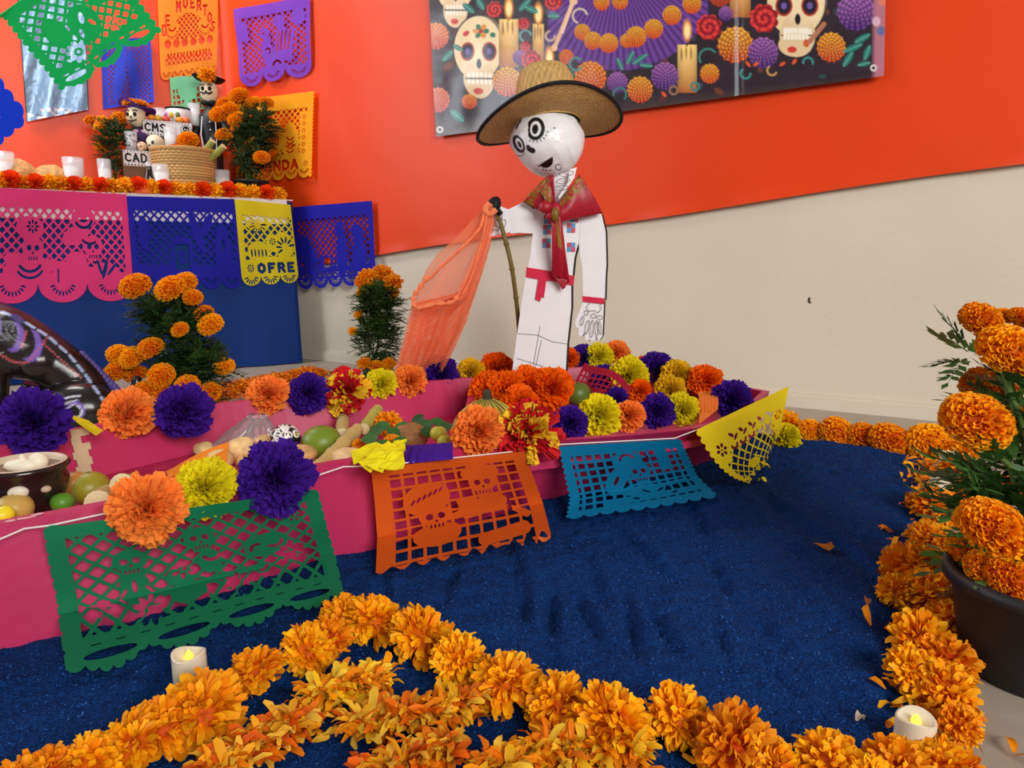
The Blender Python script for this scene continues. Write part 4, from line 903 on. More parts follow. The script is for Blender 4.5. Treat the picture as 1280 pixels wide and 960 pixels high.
# ================================================================ altar table
nb = -NL; FL_ = TP-U*2.3; BRc = COR+(NR+NL)*.05; BLc = FL_+nb*.44
tab = empty('altar_table', TP+Vector((0, 0, 0))-U*.8+nb*.2, 'altar table under blue and white cloths', 'table')
def prism(bm, pts, z0, z1):
    n = len(pts); bm.add([Vector((p.x, p.y, z0)) for p in pts]+[Vector((p.x, p.y, z1)) for p in pts], [tuple(range(n-1, -1, -1)), tuple(range(n, 2*n))]+[(i, (i+1) % n, n+(i+1) % n, n+i) for i in range(n)])
FRi = TP+nb*.03-U*.03; b = MB(); prism(b, [FL_+nb*.03, FRi, BRc, BLc], TZ-.034, TZ-.006); b.build('table_top', m_wood, tab, world=True)
for q in (FL_+nb*.06+U*.05, FRi+nb*.04-U*.06, BLc+U*.05-nb*.03, BRc-U*.25-nb*.05):
    b = MB(); b.tube([Vector((q.x, q.y, 0)), Vector((q.x, q.y, TZ-.034))], .018, 8); b.build('leg', m_potblack, tab, world=True)
def drape(name, path, z0, z1, mat, label, rows=24, flare=.03, amp=.010, fr=16):
    # path: list of (point, outward normal, s)
    V = []; n = len(path)
    for j in range(rows):
        t = j/(rows-1); z = z0+(z1-z0)*t
        for (p, nn, s_) in path:
            k = flare*t*t+amp*t*(math.sin(s_*fr)+.6*math.sin(s_*fr*2.3+1+t))*.5+amp*.5*t
            V.append(p+nn*k+Vector((0, 0, z)))
    return mesh(name, V, grid_faces(n, rows), mat, smooth=True)
path = []
for i in range(120): s_ = 2.3*(1-i/119); path.append((TP-U*s_, NL, s_))
ce = (BRc-TP); ne = Vector((ce.y, -ce.x, 0)).normalized()
if ne.dot(WR) < 0: ne = -ne
for i in range(1, 10): path.append((TP+ce*(i/10*.6), (NL*(1-i/9)+ne*(i/9)*.3).normalized(), -i*.03))
o = drape('blue_tablecloth', path, TZ-.01, .004, m_bluecloth, ''); tag(o, 'royal blue cloth hanging to the floor along the altar table front', 'tablecloth')
V = []; wc = [FL_+NL*.006, TP+NL*.006+U*.002, BRc, BLc]; dropz = TZ-.105
b = MB(); prism(b, wc, TZ-.004, TZ)
n = 60
Vv = []
for j in range(6):
    for i in range(n):
        p = (FL_.lerp(TP-U*.025, i/(n-1)))+NL*(.007+.002*math.sin(i*.7)*j/5); Vv.append(Vector((p.x, p.y, TZ-.105*j/5)))
b.add(Vv, grid_faces(n, 6))
o = b.build('white_tablecloth', m_white_cloth); tag(o, 'white cloth covering the altar table top with a short front drop', 'tablecloth')

# ================================================================ skeleton figure
FY = 1.72
def plate(name, pts, Y, th, parent, mats=(m_white_card, m_black), bow=0.0):
    n = len(pts); A = [D(x, y, Y) for x, y in pts]
    B_ = [a+Vector((th*.32 if th > .015 else 0, th, 0)) for a in A]; ar = sum(A[i].x*A[(i+1) % n].z-A[(i+1) % n].x*A[i].z for i in range(n))
    if ar < 0: A.reverse(); B_.reverse()
    F = [tuple(range(n)), tuple(range(2*n-1, n-1, -1))]+[(i, n+i, n+(i+1) % n, (i+1) % n) for i in range(n)]
    o = mesh(name, A+B_, F, list(mats), parent, world=True)
    for i, p in enumerate(o.data.polygons): p.material_index = 0 if i == 0 else (1 if len(mats) > 1 else 0)
    return o
def ink(name, lines, Y, w, parent, mat=m_ink):
    bm = MB()
    for L_ in lines:
        P = [D(x, y, Y) for x, y in L_]
        for i in range(len(P)-1):
            d = (P[i+1]-P[i]); d.normalize(); sd = Vector((d.z, 0, -d.x))*w/2; e = d*w*.3
            bm.add([P[i]-sd-e, P[i+1]-sd+e, P[i+1]+sd+e, P[i]+sd-e], [(0, 1, 2, 3)])
    return bm.build(name, mat, parent, world=True)
def oval(cx, cy, rx, ry, rot=0, n=12):
    return [(cx+rx*math.cos(t)*math.cos(rot)-ry*math.sin(t)*math.sin(rot), cy+rx*math.cos(t)*math.sin(rot)+ry*math.sin(t)*math.cos(rot)) for t in [2*math.pi*k/n for k in range(n+1)]]
fig = empty('skeleton_figure', D(675, 520, FY), 'white cardboard skeleton figure in a straw hat standing on the boat deck', 'skeleton figure')
fig.location.z = .122
body = [(655, 252), (668, 262), (676, 240), (700, 236), (716, 246), (726, 262), (724, 300), (718, 322), (714, 360), (714, 385), (709, 430), (705, 505), (634, 508), (640, 466), (646, 420), (652, 378), (657, 348), (663, 320), (666, 292), (650, 291), (640, 292), (634, 290), (635, 262)]
plate('body', body, FY, .022, fig)
plate('raised_hand', [(636, 262), (638, 290), (612, 296), (608, 292), (611, 272), (617, 262), (626, 258)], FY-.004, .012, fig)
plate('hanging_arm', [(724, 268), (738, 262), (752, 268), (757, 290), (758, 330), (757, 345), (756, 376), (729, 374), (728, 335), (724, 310), (722, 290)], FY+.002, .024, fig)
handp = [(730, 374), (755, 377), (754, 400), (753, 420), (749, 426), (746, 421), (744, 425), (741, 427), (737, 424), (735, 427), (732, 424), (731, 416), (727, 421), (723, 418), (724, 410), (720, 409), (719, 402), (724, 390)]
plate('hanging_hand', handp, FY, .020, fig)
plate('collar_opening', [(688, 240), (700, 236), (708, 242), (702, 252), (694, 250)], FY-.002, .002, fig)
for (x, y) in ((684, 287), (683, 304), (714, 285), (714, 309), (685, 274), (718, 272)):
    k = MB()
    for i, (dx, dy, c) in enumerate(((-2.6, -3, (196, 60, 90)), (2.6, -3, (80, 150, 196)), (-2.6, 3, (80, 150, 196)), (2.6, 3, (200, 70, 96)))):
        p = D(x+dx, y+dy, FY-.0016); r = msz(2.5, p); k.add([p+Vector((a*r, 0, c_*r*1.1)) for a, c_ in ((-1, -1), (1, -1), (1, 1), (-1, 1))], [(0, 1, 2, 3)], lin(c))
    k.build('embroidery_patch', m_col, fig, cols=True, world=True)
plate('sash', [(658, 334), (690, 339), (718, 345), (717, 357), (690, 351), (683, 351), (680, 372), (677, 371), (675, 377), (669, 374), (673, 349), (657, 346)], FY-.004, .003, fig, (m_redtape,))
plate('cuff_band', [(728, 370), (756, 373), (755, 380), (728, 377)], FY-.004, .003, fig, (m_redtape,))
for tl_ in ([[(647, 417), (672, 419), (690, 427), (709, 430)], [(675, 408), (666, 462), (665, 480)], [(677, 425), (668, 466)], [(646, 448), (680, 458)]]): ink('trouser_crease', [tl_], FY-.0015, .0010, fig, m_greyink)
bones = [oval(733, 391, 2.6, 3), oval(742, 395, 3.6, 2.6, .2), oval(750, 397, 3.4, 2.6, .3), oval(728, 401, 1.8, 6, .25), oval(734, 409, 2.1, 9, .2), oval(740, 411, 2.1, 11, .1), oval(746, 411, 2.0, 10, 0), oval(750, 410, 1.8, 8, -.1), [(737, 379), (733, 384), (736, 389), (743, 388), (748, 391), (752, 386), (750, 380)]]
bones += [oval(617, 275, 3.5, 6, .6), oval(624, 270, 3.5, 5, -.4), oval(620, 285, 4.5, 3, .2), oval(629, 280, 3, 6, .3), oval(614, 288, 2.5, 2)]
for bo in bones: ink('bone_outline', [bo], FY-.0055, .0011, fig, m_ink)
# neck with vertebrae
neck = MB(); neck.tube([D(694, 250, FY+.004), D(700, 228, FY-.004), D(706, 205, FY-.012)], [.030, .025, .024], 14, flat=.6); neck.build('neck', m_white_card, fig, smooth=True, world=True)
for dx_, y_ in ((5, 217), (1, 226), (-2, 235)): ink('vertebra_outline', [oval(703+dx_, y_, 9, 3.4, -.15, 10)], FY-.035, .0012, fig, m_greyink)
# papier-mache head
HQ = D(684, 178, FY-.01); hr = msz(44, HQ)
fdir = Vector((-.45, -.86, -.20)).normalized()          # where the face looks
def head_fn(d):
    v = 1.0+.035*math.sin(d.x*7+d.z*5)*math.cos(d.y*6)+.02*math.sin(d.z*13+d.x*9)
    return v
V = []; nu_, nv_ = 260, 150
th = np.linspace(.0001, math.pi-.0001, nv_)[:, None]; ph = np.linspace(0, 2*math.pi, nu_, endpoint=False)[None]
dx = np.sin(th)*np.cos(ph); dyy = np.sin(th)*np.sin(ph); dz = np.cos(th)+0*ph
Dn = np.stack([dx, dyy, dz], -1).reshape(-1, 3)
lump = 1+.05*(noise2(Dn[:, 0]*2.2+5, Dn[:, 2]*2.2+5, 3, 2)-.5)+.03*(noise2(Dn[:, 0]*6+9, Dn[:, 2]*6+2+Dn[:, 1]*2, 5, 2)-.5)
jaw = np.clip(-Dn[:, 2], 0, 1); 
P = Dn*lump[:, None]*hr*np.array([[1.06, 1.0, .92]]); P[:, 0] *= (1-.18*jaw); P[:, 0] += .10*hr*jaw; P[:, 2] -= .05*hr*jaw
P = P+np.array(HQ)[None]
hx, hy = project(P); front = (Dn@np.array(fdir)) > .05
KH = Paint(hx, hy, (234, 236, 240)); KH.c *= (.93+.1*noise2(hx/6, hy/6, 3)[:, None])
def pf(d, c=(22, 20, 24), a=1.0): KH.put(np.where(front, d, -9), c, a, .7)
pf(np.where(hx < 660, -9, KH.el(669.5, 161, 11.5, 14.5, .1))); pf(KH.el(669.5, 161, 6.8, 9.6, .1), (236, 238, 242)); pf(KH.el(669, 161.5, 4.0, 6.4, .1))
pf(KH.el(648.5, 180, 6.6, 12, -.45)); pf(KH.el(649, 180, 3.6, 7.8, -.45), (236, 238, 242)); pf(KH.el(649.5, 180.5, 2.0, 4.6, -.45))
pf(np.maximum(KH.el(661.0, 185.5, 3.0, 5.0, -.5), KH.el(665.0, 188.0, 4.6, 3.6, .5)))
pf(np.minimum(KH.el(682, 200.5, 9.5, 9.5, -.5), KH.bx(684, 206.5, 12, 5.6, -.55))); pf(KH.ln(673, 208, 690, 197, .9))
pf(KH.arc(698, 209, 3.6, 0, 5.6, .6), (60, 60, 66)); 
for k in range(7): an = .3+k*.28; pf(KH.el(669+16.5*math.cos(an), 160+17*math.sin(an), 1.1, 1.1))
for k in range(6): an = .9+k*.3; pf(KH.el(649+10*math.cos(an), 182+13*math.sin(an), .9, .9))
for (x, y) in ((644, 154), (647, 156), (650, 152), (646, 159)): pf(KH.el(x, y, 1.2, 3, .5))
for (x, y) in ((683, 213), (688, 213), (679, 212), (693, 160)): pf(KH.el(x, y, 1.3, .9))
F = [(j*nu_+i, j*nu_+(i+1) % nu_, (j+1)*nu_+(i+1) % nu_, (j+1)*nu_+i) for j in range(nv_-1) for i in range(nu_)]
mesh('head', P, F, M('varnished_papier_mache', None, .28, .5, attr=True, bump=(60, .12)), fig, smooth=True, cols=KH.c, world=True)
plate('paper_flap', [(712, 212), (721, 209), (718, 222), (706, 240), (699, 249), (698, 246), (710, 228)], FY-.035, .002, fig, (m_white_card,))
# straw hat, sits on the head
hat = empty('straw_hat', HQ+Vector((0, 0, .02)), 'woven straw hat with upturned brim and black edging on the skeleton figure', 'hat')
up = Vector((-.09, .20, .96)).normalized(); ex = Vector((1, .12, 0)); ex = (ex-up*ex.dot(up)).normalized(); ey = up.cross(ex); Rh = Matrix((ex, ey, up)).transposed(); hc = D(686, 154, FY+.0); Rb = msz(87, hc)
def hat_pts(fn, n, m):
    V = []; Kc = []
    for j in range(m):
        for i in range(n):
            a = 2*math.pi*i/n; r, z = fn(a, j/(m-1)); V.append(hc+Rh@Vector((r*math.cos(a), r*math.sin(a), z)))
            ck = (math.floor(i*1.0+j*2) % 4 < 2) ^ (math.floor(j*.5) % 2 == 0); g = random.uniform(.75, 1.15)*(1.05 if ck else .78)
            Kc.append(np.array(lin((200, 162, 100)))*g)
    return V, [(j*n+i, j*n+(i+1) % n, (j+1)*n+(i+1) % n, (j+1)*n+i) for j in range(m-1) for i in range(n)], Kc
cr = Rb*.47
def brim(a, t): r = cr*.93+(Rb-cr*.93)*t; return r*(1+.04*math.cos(2*a)), (-.020*math.cos(2*a)+.004+.006*math.cos(a))*t*t
V, F, Kc = hat_pts(brim, 180, 40); o = mesh('brim', V, F, m_straw, hat, True, np.array(Kc), world=True)
md = o.modifiers.new('thickness', 'SOLIDIFY'); md.thickness = .003
ch = Rb*.80
cprof = [(cr*.95, -.004), (cr*.97, .01), (cr*.93, ch*.4), (cr*.86, ch*.75), (cr*.72, ch*.95), (cr*.45, ch*.99), (cr*.2, ch*.93), (.0005, ch*.90)]
def crown(a, t):
    k = t*(len(cprof)-1); i = min(int(k), len(cprof)-2); f = k-i; r = cprof[i][0]*(1-f)+cprof[i+1][0]*f; z = cprof[i][1]*(1-f)+cprof[i+1][1]*f
    return r*(1+.05*math.cos(2*a)*t), z
V, F, Kc = hat_pts(crown, 120, 36); mesh('crown', V, F, m_straw, hat, True, np.array(Kc), world=True)
b = MB(); pts = []
for i in range(73):
    a = 2*math.pi*i/72; r, z = brim(a, 1.0); pts.append(hc+Rh@Vector((r*math.cos(a), r*math.sin(a), z)))
b.tube(pts, .0042, 6, cap=False); b.build('edge_binding', m_ink, hat, smooth=True, world=True)
# neckerchief
m_scarf = M('maroon_satin', None, .42, .4, attr=True, bump=(30, .1)); RC = np.array(lin((164, 24, 44)))
scarf = empty('neckerchief', D(694, 262, FY-.03), 'maroon satin neckerchief with gold stitching knotted on the skeleton figure', 'neckerchief')
def sheet(name, corners, nu, nv, parent, amp, mat, colf, bow=0.0, seed=0):
    c = [D(*k) for k in corners]; V = []; Kc = []
    for j in range(nv):
        for i in range(nu):
            u = i/(nu-1); v = j/(nv-1); p = c[0].lerp(c[1], u).lerp(c[3].lerp(c[2], u), v)
            V.append(p+Vector((0, -1, 0))*(bow*math.sin(math.pi*v)+amp*math.sin(u*9+v*5+seed))); Kc.append(colf(u, v))
    o = mesh(name, V, grid_faces(nu, nv), mat, parent, True, np.array(Kc), world=True); md = o.modifiers.new('thickness', 'SOLIDIFY'); md.thickness = .0025; return o
GO = np.array(lin((150, 116, 30)))
def sc1(u, v): return GO*random.uniform(.4, 1.2) if (v < .30 and random.random() < .55) else RC*random.uniform(.85, 1.1)
def sc2(u, v): return RC*(1.0 if abs(v-.45) > .03 else 1.9)*random.uniform(.9, 1.05)
sheet('scarf_wing', [(692, 218, FY-.034), (682, 221, FY-.034), (653, 252, FY-.020), (694, 274, FY-.036)], 22, 18, scarf, .002, m_scarf, lambda u, v: sc1(v, 1-u) if u > .7 else RC*random.uniform(.85, 1.1), .01)
sheet('scarf_wing', [(697, 258, FY-.040), (724, 218, FY-.030), (753, 266, FY-.014), (699, 277, FY-.040)], 24, 18, scarf, .002, m_scarf, lambda u, v: sc1(u, v), .012, 2)
sheet('scarf_fold', [(676, 240, FY-.040), (686, 222, FY-.04), (692, 250, FY-.048), (684, 258, FY-.046)], 12, 10, scarf, .001, m_scarf, lambda u, v: sc1(u, v*.3), .006)
b = MB()
for (x, y, rx, ry, rot) in ((682, 259, 9, 8, .3), (695, 263, 8, 10, -.2), (689, 270, 7, 6, 0)):
    p = D(x, y, FY-.05); b.ball(p, (msz(rx, p), .012, msz(ry, p)), 12, 8, tuple(RC*random.uniform(.8, 1.05)))
p = D(694, 268, FY-.062); b.ball(p, (msz(5, p), .008, msz(9, p)), 10, 8, tuple(GO*.6))
b.build('knot', m_scarf, scarf, smooth=True, cols=True, world=True)
sheet('scarf_tail', [(689, 268, FY-.05), (700, 270, FY-.05), (712, 352, FY-.022), (690, 344, FY-.022)], 10, 30, scarf, .0025, m_scarf, lambda u, v: (GO if abs(u-.62) < .08 and v < .5 else RC)*random.uniform(.85, 1.1), .012)
sheet('scarf_tail', [(690, 343, FY-.0225), (712, 351, FY-.0225), (707, 358, FY-.022), (704, 362, FY-.022)], 8, 6, scarf, .001, m_scarf, lambda u, v: RC*random.uniform(.85, 1.1))
# walking stick
b = MB(); sp = [D(617, 258, FY-.02), D(624, 274, FY-.026), D(633, 305, FY-.032), D(640, 336, FY-.034), D(645, 372, FY+.0), D(649, 415, FY+.04), D(652, 470, FY+.04), D(653, 492, FY+.03)]
st_col = []
b.tube(catm(sp, 6), .0052, 8)
for k in range(1, 7): b.tube([sp[k]-Vector((0, 0, .004)), sp[k], sp[k]+Vector((0, 0, .004))], [.0052, .0072, .0052], 8)
stick = empty('walking_stick', sp[-1], 'thin knotted wooden stick held in the raised hand of the skeleton figure', 'stick'); stick.location = sp[-1]
b.build('shaft', M('bamboo', (116, 98, 52), .55, .3, (25, .25)), stick, smooth=True, world=True)
b = MB(); p = D(617, 257, FY-.024); b.ball(p, (.016, .013, .022), 10, 8, rot=Matrix.Rotation(.5, 3, 'Y')); b.tube([p, D(626, 268, FY-.03)], .007, 8); b.build('black_binding', m_ink, stick, smooth=True, world=True)
# orange net
m_net = bpy.data.materials.new('orange_net'); m_net.use_nodes = True; nt = m_net.node_tree; N = nt.nodes; L = nt.links; pb = N['Principled BSDF']
pb.inputs['Base Color'].default_value = lin((255, 150, 104))+(1,); pb.inputs['Roughness'].default_value = .5
uvn = N.new('ShaderNodeAttribute'); uvn.attribute_name = 'Col'; sx = N.new('ShaderNodeSeparateColor'); L.new(uvn.outputs['Color'], sx.inputs[0])
def wv_(sock, k):
    m1 = N.new('ShaderNodeMath'); m1.operation = 'MULTIPLY'; L.new(sock, m1.inputs[0]); m1.inputs[1].default_value = k
    m2 = N.new('ShaderNodeMath'); m2.operation = 'FRACT'; L.new(m1.outputs[0], m2.inputs[0]); m3 = N.new('ShaderNodeMath'); m3.operation = 'GREATER_THAN'; L.new(m2.outputs[0], m3.inputs[0]); m3.inputs[1].default_value = .42; return m3.outputs[0]
ml = N.new('ShaderNodeMath'); ml.operation = 'MULTIPLY'; L.new(wv_(sx.outputs[0], 60), ml.inputs[0]); L.new(wv_(sx.outputs[1], 110), ml.inputs[1])
tr = N.new('ShaderNodeBsdfTransparent'); tl_ = N.new('ShaderNodeBsdfTranslucent'); tl_.inputs[0].default_value = lin((255, 150, 104))+(1,); mx0 = N.new('ShaderNodeMixShader'); mx0.inputs[0].default_value = .35; L.new(pb.outputs[0], mx0.inputs[1]); L.new(tl_.outputs[0], mx0.inputs[2])
mx = N.new('ShaderNodeMixShader'); L.new(ml.outputs[0], mx.inputs[0]); L.new(mx0.outputs[0], mx.inputs[1]); L.new(tr.outputs[0], mx.inputs[2]); L.new(mx.outputs[0], N['Material Output'].inputs[0])
net = empty('fishing_net', D(520, 470, FY+.12), 'sheer orange net draped from the raised hand down behind the boat rim', 'net')
def net_sheet(name, left, right, nu, amp, yo, seed):
    m = len(left); V = []; Kc = []; rows = 60
    def samp(L_, t):
        k = t*(m-1); i = min(int(k), m-2); f = k-i; return tuple(L_[i][c]*(1-f)+L_[i+1][c]*f for c in range(3))
    for j in range(rows):
        t = j/(rows-1); a = D(*samp(left, t)); c = D(*samp(right, t))
        for i in range(nu):
            u = i/(nu-1); p = a.lerp(c, u); fold = amp*t*(math.sin(u*15+t*2+seed)+.6*math.sin(u*33+t*3+seed*2))
            V.append(p+Vector((0, fold+yo, 0))); Kc.append((u*(.25+.75*t), t, 0))
    return mesh(name, V, grid_faces(nu, rows), m_net, net, True, np.array(Kc), world=True)
y0, y1 = FY-.03, FY+.11
Lf = [(611, 254, y0), (592, 272, y0), (570, 296, y0+.01), (545, 318, y0+.02), (530, 340, y0+.03), (519, 366, y0+.05), (512, 398, y0+.07), (503, 430, y0+.1), (492, 466, y1)]
Rf = [(616, 256, y0), (618, 280, y0), (613, 305, y0+.01), (607, 328, y0+.02), (600, 350, y0+.03), (592, 374, y0+.05), (583, 402, y0+.07), (570, 432, y0+.1), (553, 466, y1)]
net_sheet('back_layer', Lf, Rf, 40, .008, .02, 0)
Lm = [(612, 254, y0), (610, 272, y0), (602, 296, y0), (592, 318, y0), (582, 345, y0), (570, 366, y0), (516, 378, y0+.03), (505, 425, y0+.07), (494, 464, y1-.02)]
net_sheet('front_layer', Lm, Rf, 40, .009, -.012, 1); net_sheet('inner_layer', [(a+3, b_, c) for a, b_, c in Lm], [(a-3, b_, c) for a, b_, c in Rf], 30, .011, .004, 3)
b = MB()
m_netroll = M('net_roll', (252, 140, 92), .6, .25, (60, .15), transl=.2)
def roll(P, r): b.tube(catm([D(*p) for p in P], 5), r, 8)
roll([(606, 258, y0-.01), (600, 285, y0-.012), (575, 312, y0-.01), (555, 330, y0-.005), (540, 345, y0), (530, 352, y0)], [.0018+.0025*abs(math.sin(k*1.3)) for k in range(26)])
roll([(536, 345, y0), (524, 360, y0), (516, 374, y0), (522, 385, y0-.01), (545, 380, y0-.015), (565, 378, y0-.015), (575, 366, y0-.015)], [.002+.006*abs(math.sin(k*1.1))**2 for k in range(31)])
roll([(610, 256, y0-.012), (606, 285, y0-.015), (600, 310, y0-.012), (588, 350, y0-.012), (572, 378, y0-.01)], .0025)
roll([(612, 254, y0-.008), (606, 262, y0-.01), (612, 268, y0-.012), (620, 262, y0-.01)], .007)
b.build('rolled_edge', m_netroll, net, smooth=True, world=True)

# ================================================================ marigold plants
def leaf_geom(bm, base, dirv, L_, r, n=5, w=.16, col=(44, 74, 34)):
    """feathery leaf: a row of paired narrow leaflets"""
    d = Vector(dirv).normalized(); sd = d.cross(Vector((0, 0, 1)));
    if sd.length < .1: sd = Vector((1, 0, 0))
    sd.normalize(); nrm = sd.cross(d).normalized(); c = np.array(lin(col))*r.uniform(.55, 1.5)
    rp_ = [base+d*L_*t_-Vector((0, 0, 1))*L_*.25*t_*t_ for t_ in (0, .5, 1)]; rw = nrm*L_*.014
    bm.add([rp_[0]-rw, rp_[1]-rw, rp_[2]-rw, rp_[2]+rw, rp_[1]+rw, rp_[0]+rw], [(0, 1, 4, 5), (1, 2, 3, 4)], tuple(c))
    for k in range(n+1):
        t = (k+.6)/(n+.6); p = base+d*L_*t-Vector((0, 0, 1))*L_*.25*t*t
        for sg in ((-1, 1) if k < n else (0,)):
            q = (d*.75+sd*sg*.8+nrm*r.uniform(-.25, .25)).normalized() if sg else d
            ll = L_*(.52-.2*abs(t-.5)); ww = ll*w*.8; s2 = q.cross(nrm).normalized()
            bm.add([p, p+q*ll*.45+s2*ww, p+q*ll, p+q*ll*.45-s2*ww], [(0, 1, 2, 3)], tuple(c))
def plant(label, heads, base, fol, pot=None, leafL=.05, nleaf=160, seed=1, meshes=POM, group='marigold plants', fcol=(44, 74, 34), lw=.16, petals=0):
    """heads: (x,y,rpx,Y); fol: list of (point, radius xyz)"""
    r = random.Random(seed); t = empty('marigold_plant', base, label, 'potted plant', group)
    if pot:
        R0, R1, h = pot; b = MB(); b.lathe([(R0*.96, 0), (R0, .004), (R1*.97, h*.86), (R1*1.06, h*.87), (R1*1.06, h), (R1*.97, h), (R1*.94, h*.9)], base, 48); b.build('pot', m_potblack, t, smooth=True, world=True)
        b = MB(); b.lathe([(R1*.94, h*.9), (R1*.5, h*.93), (.001, h*.94)], base, 20); b.build('soil', M('soil', (62, 46, 34), .9, .1, (60, .3), (80, .6)), t, world=True)
    zt = base+Vector((0, 0, pot[2]*.9 if pot else 0)); b = MB()
    for (c, rad) in fol:
        n_ = int(nleaf*rad[3] if len(rad) > 3 else nleaf)
        for k in range(n_):
            d = Vector((r.gauss(0, 1), r.gauss(0, 1), r.gauss(0, 1))).normalized(); f = r.uniform(.35, 1.0)
            p = c+Vector((d.x*rad[0]*f, d.y*rad[1]*f, d.z*rad[2]*f))
            dv = (Vector((d.x, d.y, d.z*.5+.25))+Vector((r.gauss(0, .4), r.gauss(0, .4), r.gauss(0, .3))))
            leaf_geom(b, p, dv, leafL*r.uniform(.6, 1.25), r, 4, lw, fcol)
    tag(b.build('foliage', m_leaf, t, cols=True, world=True), kind='stuff')
    for hd in heads:
        (x, y, rp, Yd) = hd[:4]; p = D(x, y, Yd); R = msz(rp, p)*1.05; ax = Vector(((x-640)/2400+r.gauss(0, .2), -.55+r.gauss(0, .2), .8))
        if len(hd) > 4: ax = Vector(hd[4])
        ax.normalize(); mid = (zt+p)*.5+Vector((r.gauss(0, .01), r.gauss(0, .01), .02)); bb = MB()
        bb.tube(catm([zt+Vector((r.gauss(0, .01), r.gauss(0, .01), 0)), mid, p-ax*R*.5], 4), .0024 if Yd > 1.5 else .0034, 6); bb.build('stem', m_stem, t, smooth=True, world=True)
        flower(meshes, 'flower_head', p, R, ax, t)
    return t
# large plant at the right, close to the camera
pb_ = G(1296, 838, 0); 
plant('large potted marigold in a black pot at the right edge', [(1226, 400, 25, 1.02), (1262, 440, 38, .92), (1276, 398, 16, 1.05), (1236, 488, 33, 1.0), (1220, 527, 41, .86), (1240, 660, 42, .72), (1275, 520, 20, 1.05), (1215, 694, 30, .82), (1262, 722, 32, .74), (1268, 610, 20, 1.0), (1300, 690, 30, .75), (1255, 395, 12, 1.08), (1232, 712, 26, .76)], pb_,
      [(D(1262, 600, .86), (.055, .05, .07)), (D(1285, 520, .92), (.05, .05, .09)), (D(1215, 450, 1.02), (.03, .02, .03, .14)), (D(1290, 660, .80), (.06, .05, .05))], (.078, .098, .118), .052, 90, 3, POM, fcol=(66, 106, 46), lw=.30)
# plant between boat and altar
pb_ = G(225, 508, 0)
plant('marigold plant standing between the black animal and the altar', [(169, 358, 19, 2.15), (213, 361, 19, 2.15), (231, 354, 15, 2.2), (241, 372, 12, 2.15), (263, 406, 16, 2.15), (255, 392, 12, 2.2), (225, 412, 11, 2.1), (188, 436, 17, 2.1), (165, 447, 16, 2.1), (148, 443, 14, 2.15), (147, 464, 16, 2.12), (201, 470, 17, 2.05), (170, 468, 14, 2.15), (183, 490, 16, 2.05), (234, 482, 15, 2.05), (280, 458, 13, 2.15), (254, 445, 10, 2.2), (200, 492, 14, 2.05), (262, 490, 14, 2.1), (225, 355, 12, 2.25)], pb_,
      [(D(225, 425, 2.18), (.10, .08, .11)), (D(245, 465, 2.16), (.09, .07, .08)), (D(205, 390, 2.18), (.07, .05, .06, .6))], (.06, .075, .10), .048, 330, 5, POM, fcol=(56, 88, 42), lw=.26)
# small plant against the wall
pb_ = G(470, 474, 0)
plant('tall narrow marigold in a small pot against the cream wall', [(460, 348, 14, 2.62), (478, 343, 14, 2.65), (491, 353, 13, 2.62), (452, 352, 9, 2.6), (448, 393, 6, 2.58), (441, 414, 6, 2.58), (452, 365, 7, 2.6), (455, 454, 9, 2.5), (486, 455, 9, 2.5), (470, 458, 9, 2.5), (493, 367, 7, 2.62)], pb_,
      [(D(473, 385, 2.62), (.07, .06, .09)), (D(473, 425, 2.62), (.07, .06, .09)), (D(470, 372, 2.62), (.06, .05, .05, .5))], (.045, .058, .07), .045, 330, 8, SHAG, fcol=(66, 92, 40), lw=.24)
# petals carpet behind the boat
def petal_pile(name, label, path, width, n, seed, size=.011, zmax=.018, cols=((250, 140, 10), (255, 178, 20), (240, 116, 6)), elong=2.6, base=None, group=None):
    r = random.Random(seed); V = []; F = []; Kc = []
    segs = [(path[i], path[i+1]) for i in range(len(path)-1)]; ln = [(b_-a).length for a, b_ in segs]; tot = sum(ln)
    for k in range(n):
        u = r.uniform(0, tot); i = 0
        while u > ln[i] and i < len(ln)-1: u -= ln[i]; i += 1
        a, b_ = segs[i]; d = (b_-a).normalized(); sd = Vector((-d.y, d.x, 0)); w = r.gauss(0, .42); w = max(-1.15, min(1.15, w)); off_ = w*width*(.8+.3*math.sin(u*40))
        p = a+d*u+sd*off_; zz = (ground_z(p.x, p.y) if base is None else base)+.002+zmax*max(0, 1-w*w)*r.uniform(0, 1)
        p = Vector((p.x, p.y, zz)); an = r.uniform(0, 6.28); tl = r.gauss(.15, .45); q = Vector((math.cos(an)*math.cos(tl), math.sin(an)*math.cos(tl), abs(math.sin(tl)))); s2 = Vector((-math.sin(an), math.cos(an), r.gauss(0, .5))).normalized(); nn = q.cross(s2)
        l = size*r.uniform(.7, 1.5)*elong/2; wd = size*r.uniform(.35, .6); c = np.array(lin(r.choice(cols)))*r.uniform(.75, 1.08); n0 = len(V)
        for (t, ww, cu) in ((0, .25, 0), (.4, .9, .12), (.8, 1, .10), (1.0, .45, -.05)):
            cp = p+q*l*t+nn*l*cu
            V += [cp-s2*wd*ww*.6+nn*wd*.25*ww, cp, cp+s2*wd*ww*.6+nn*wd*.25*ww]; Kc += [c*(.72+.28*t)]*3
        for j in range(3):
            for m_ in range(2): F.append((n0+j*3+m_, n0+j*3+m_+1, n0+(j+1)*3+m_+1, n0+(j+1)*3+m_))
    o = mesh(name, V, F, m_petal, None, True, np.array(Kc)); return tag(o, label, 'petals', group, 'stuff')
petal_pile('petal_carpet', 'carpet of orange marigold petals between the altar table and the boat', [G(255, 500), G(300, 488), G(350, 478), G(395, 468)], .11, 3600, 3, .016, .022, base=0.0, elong=2.0)
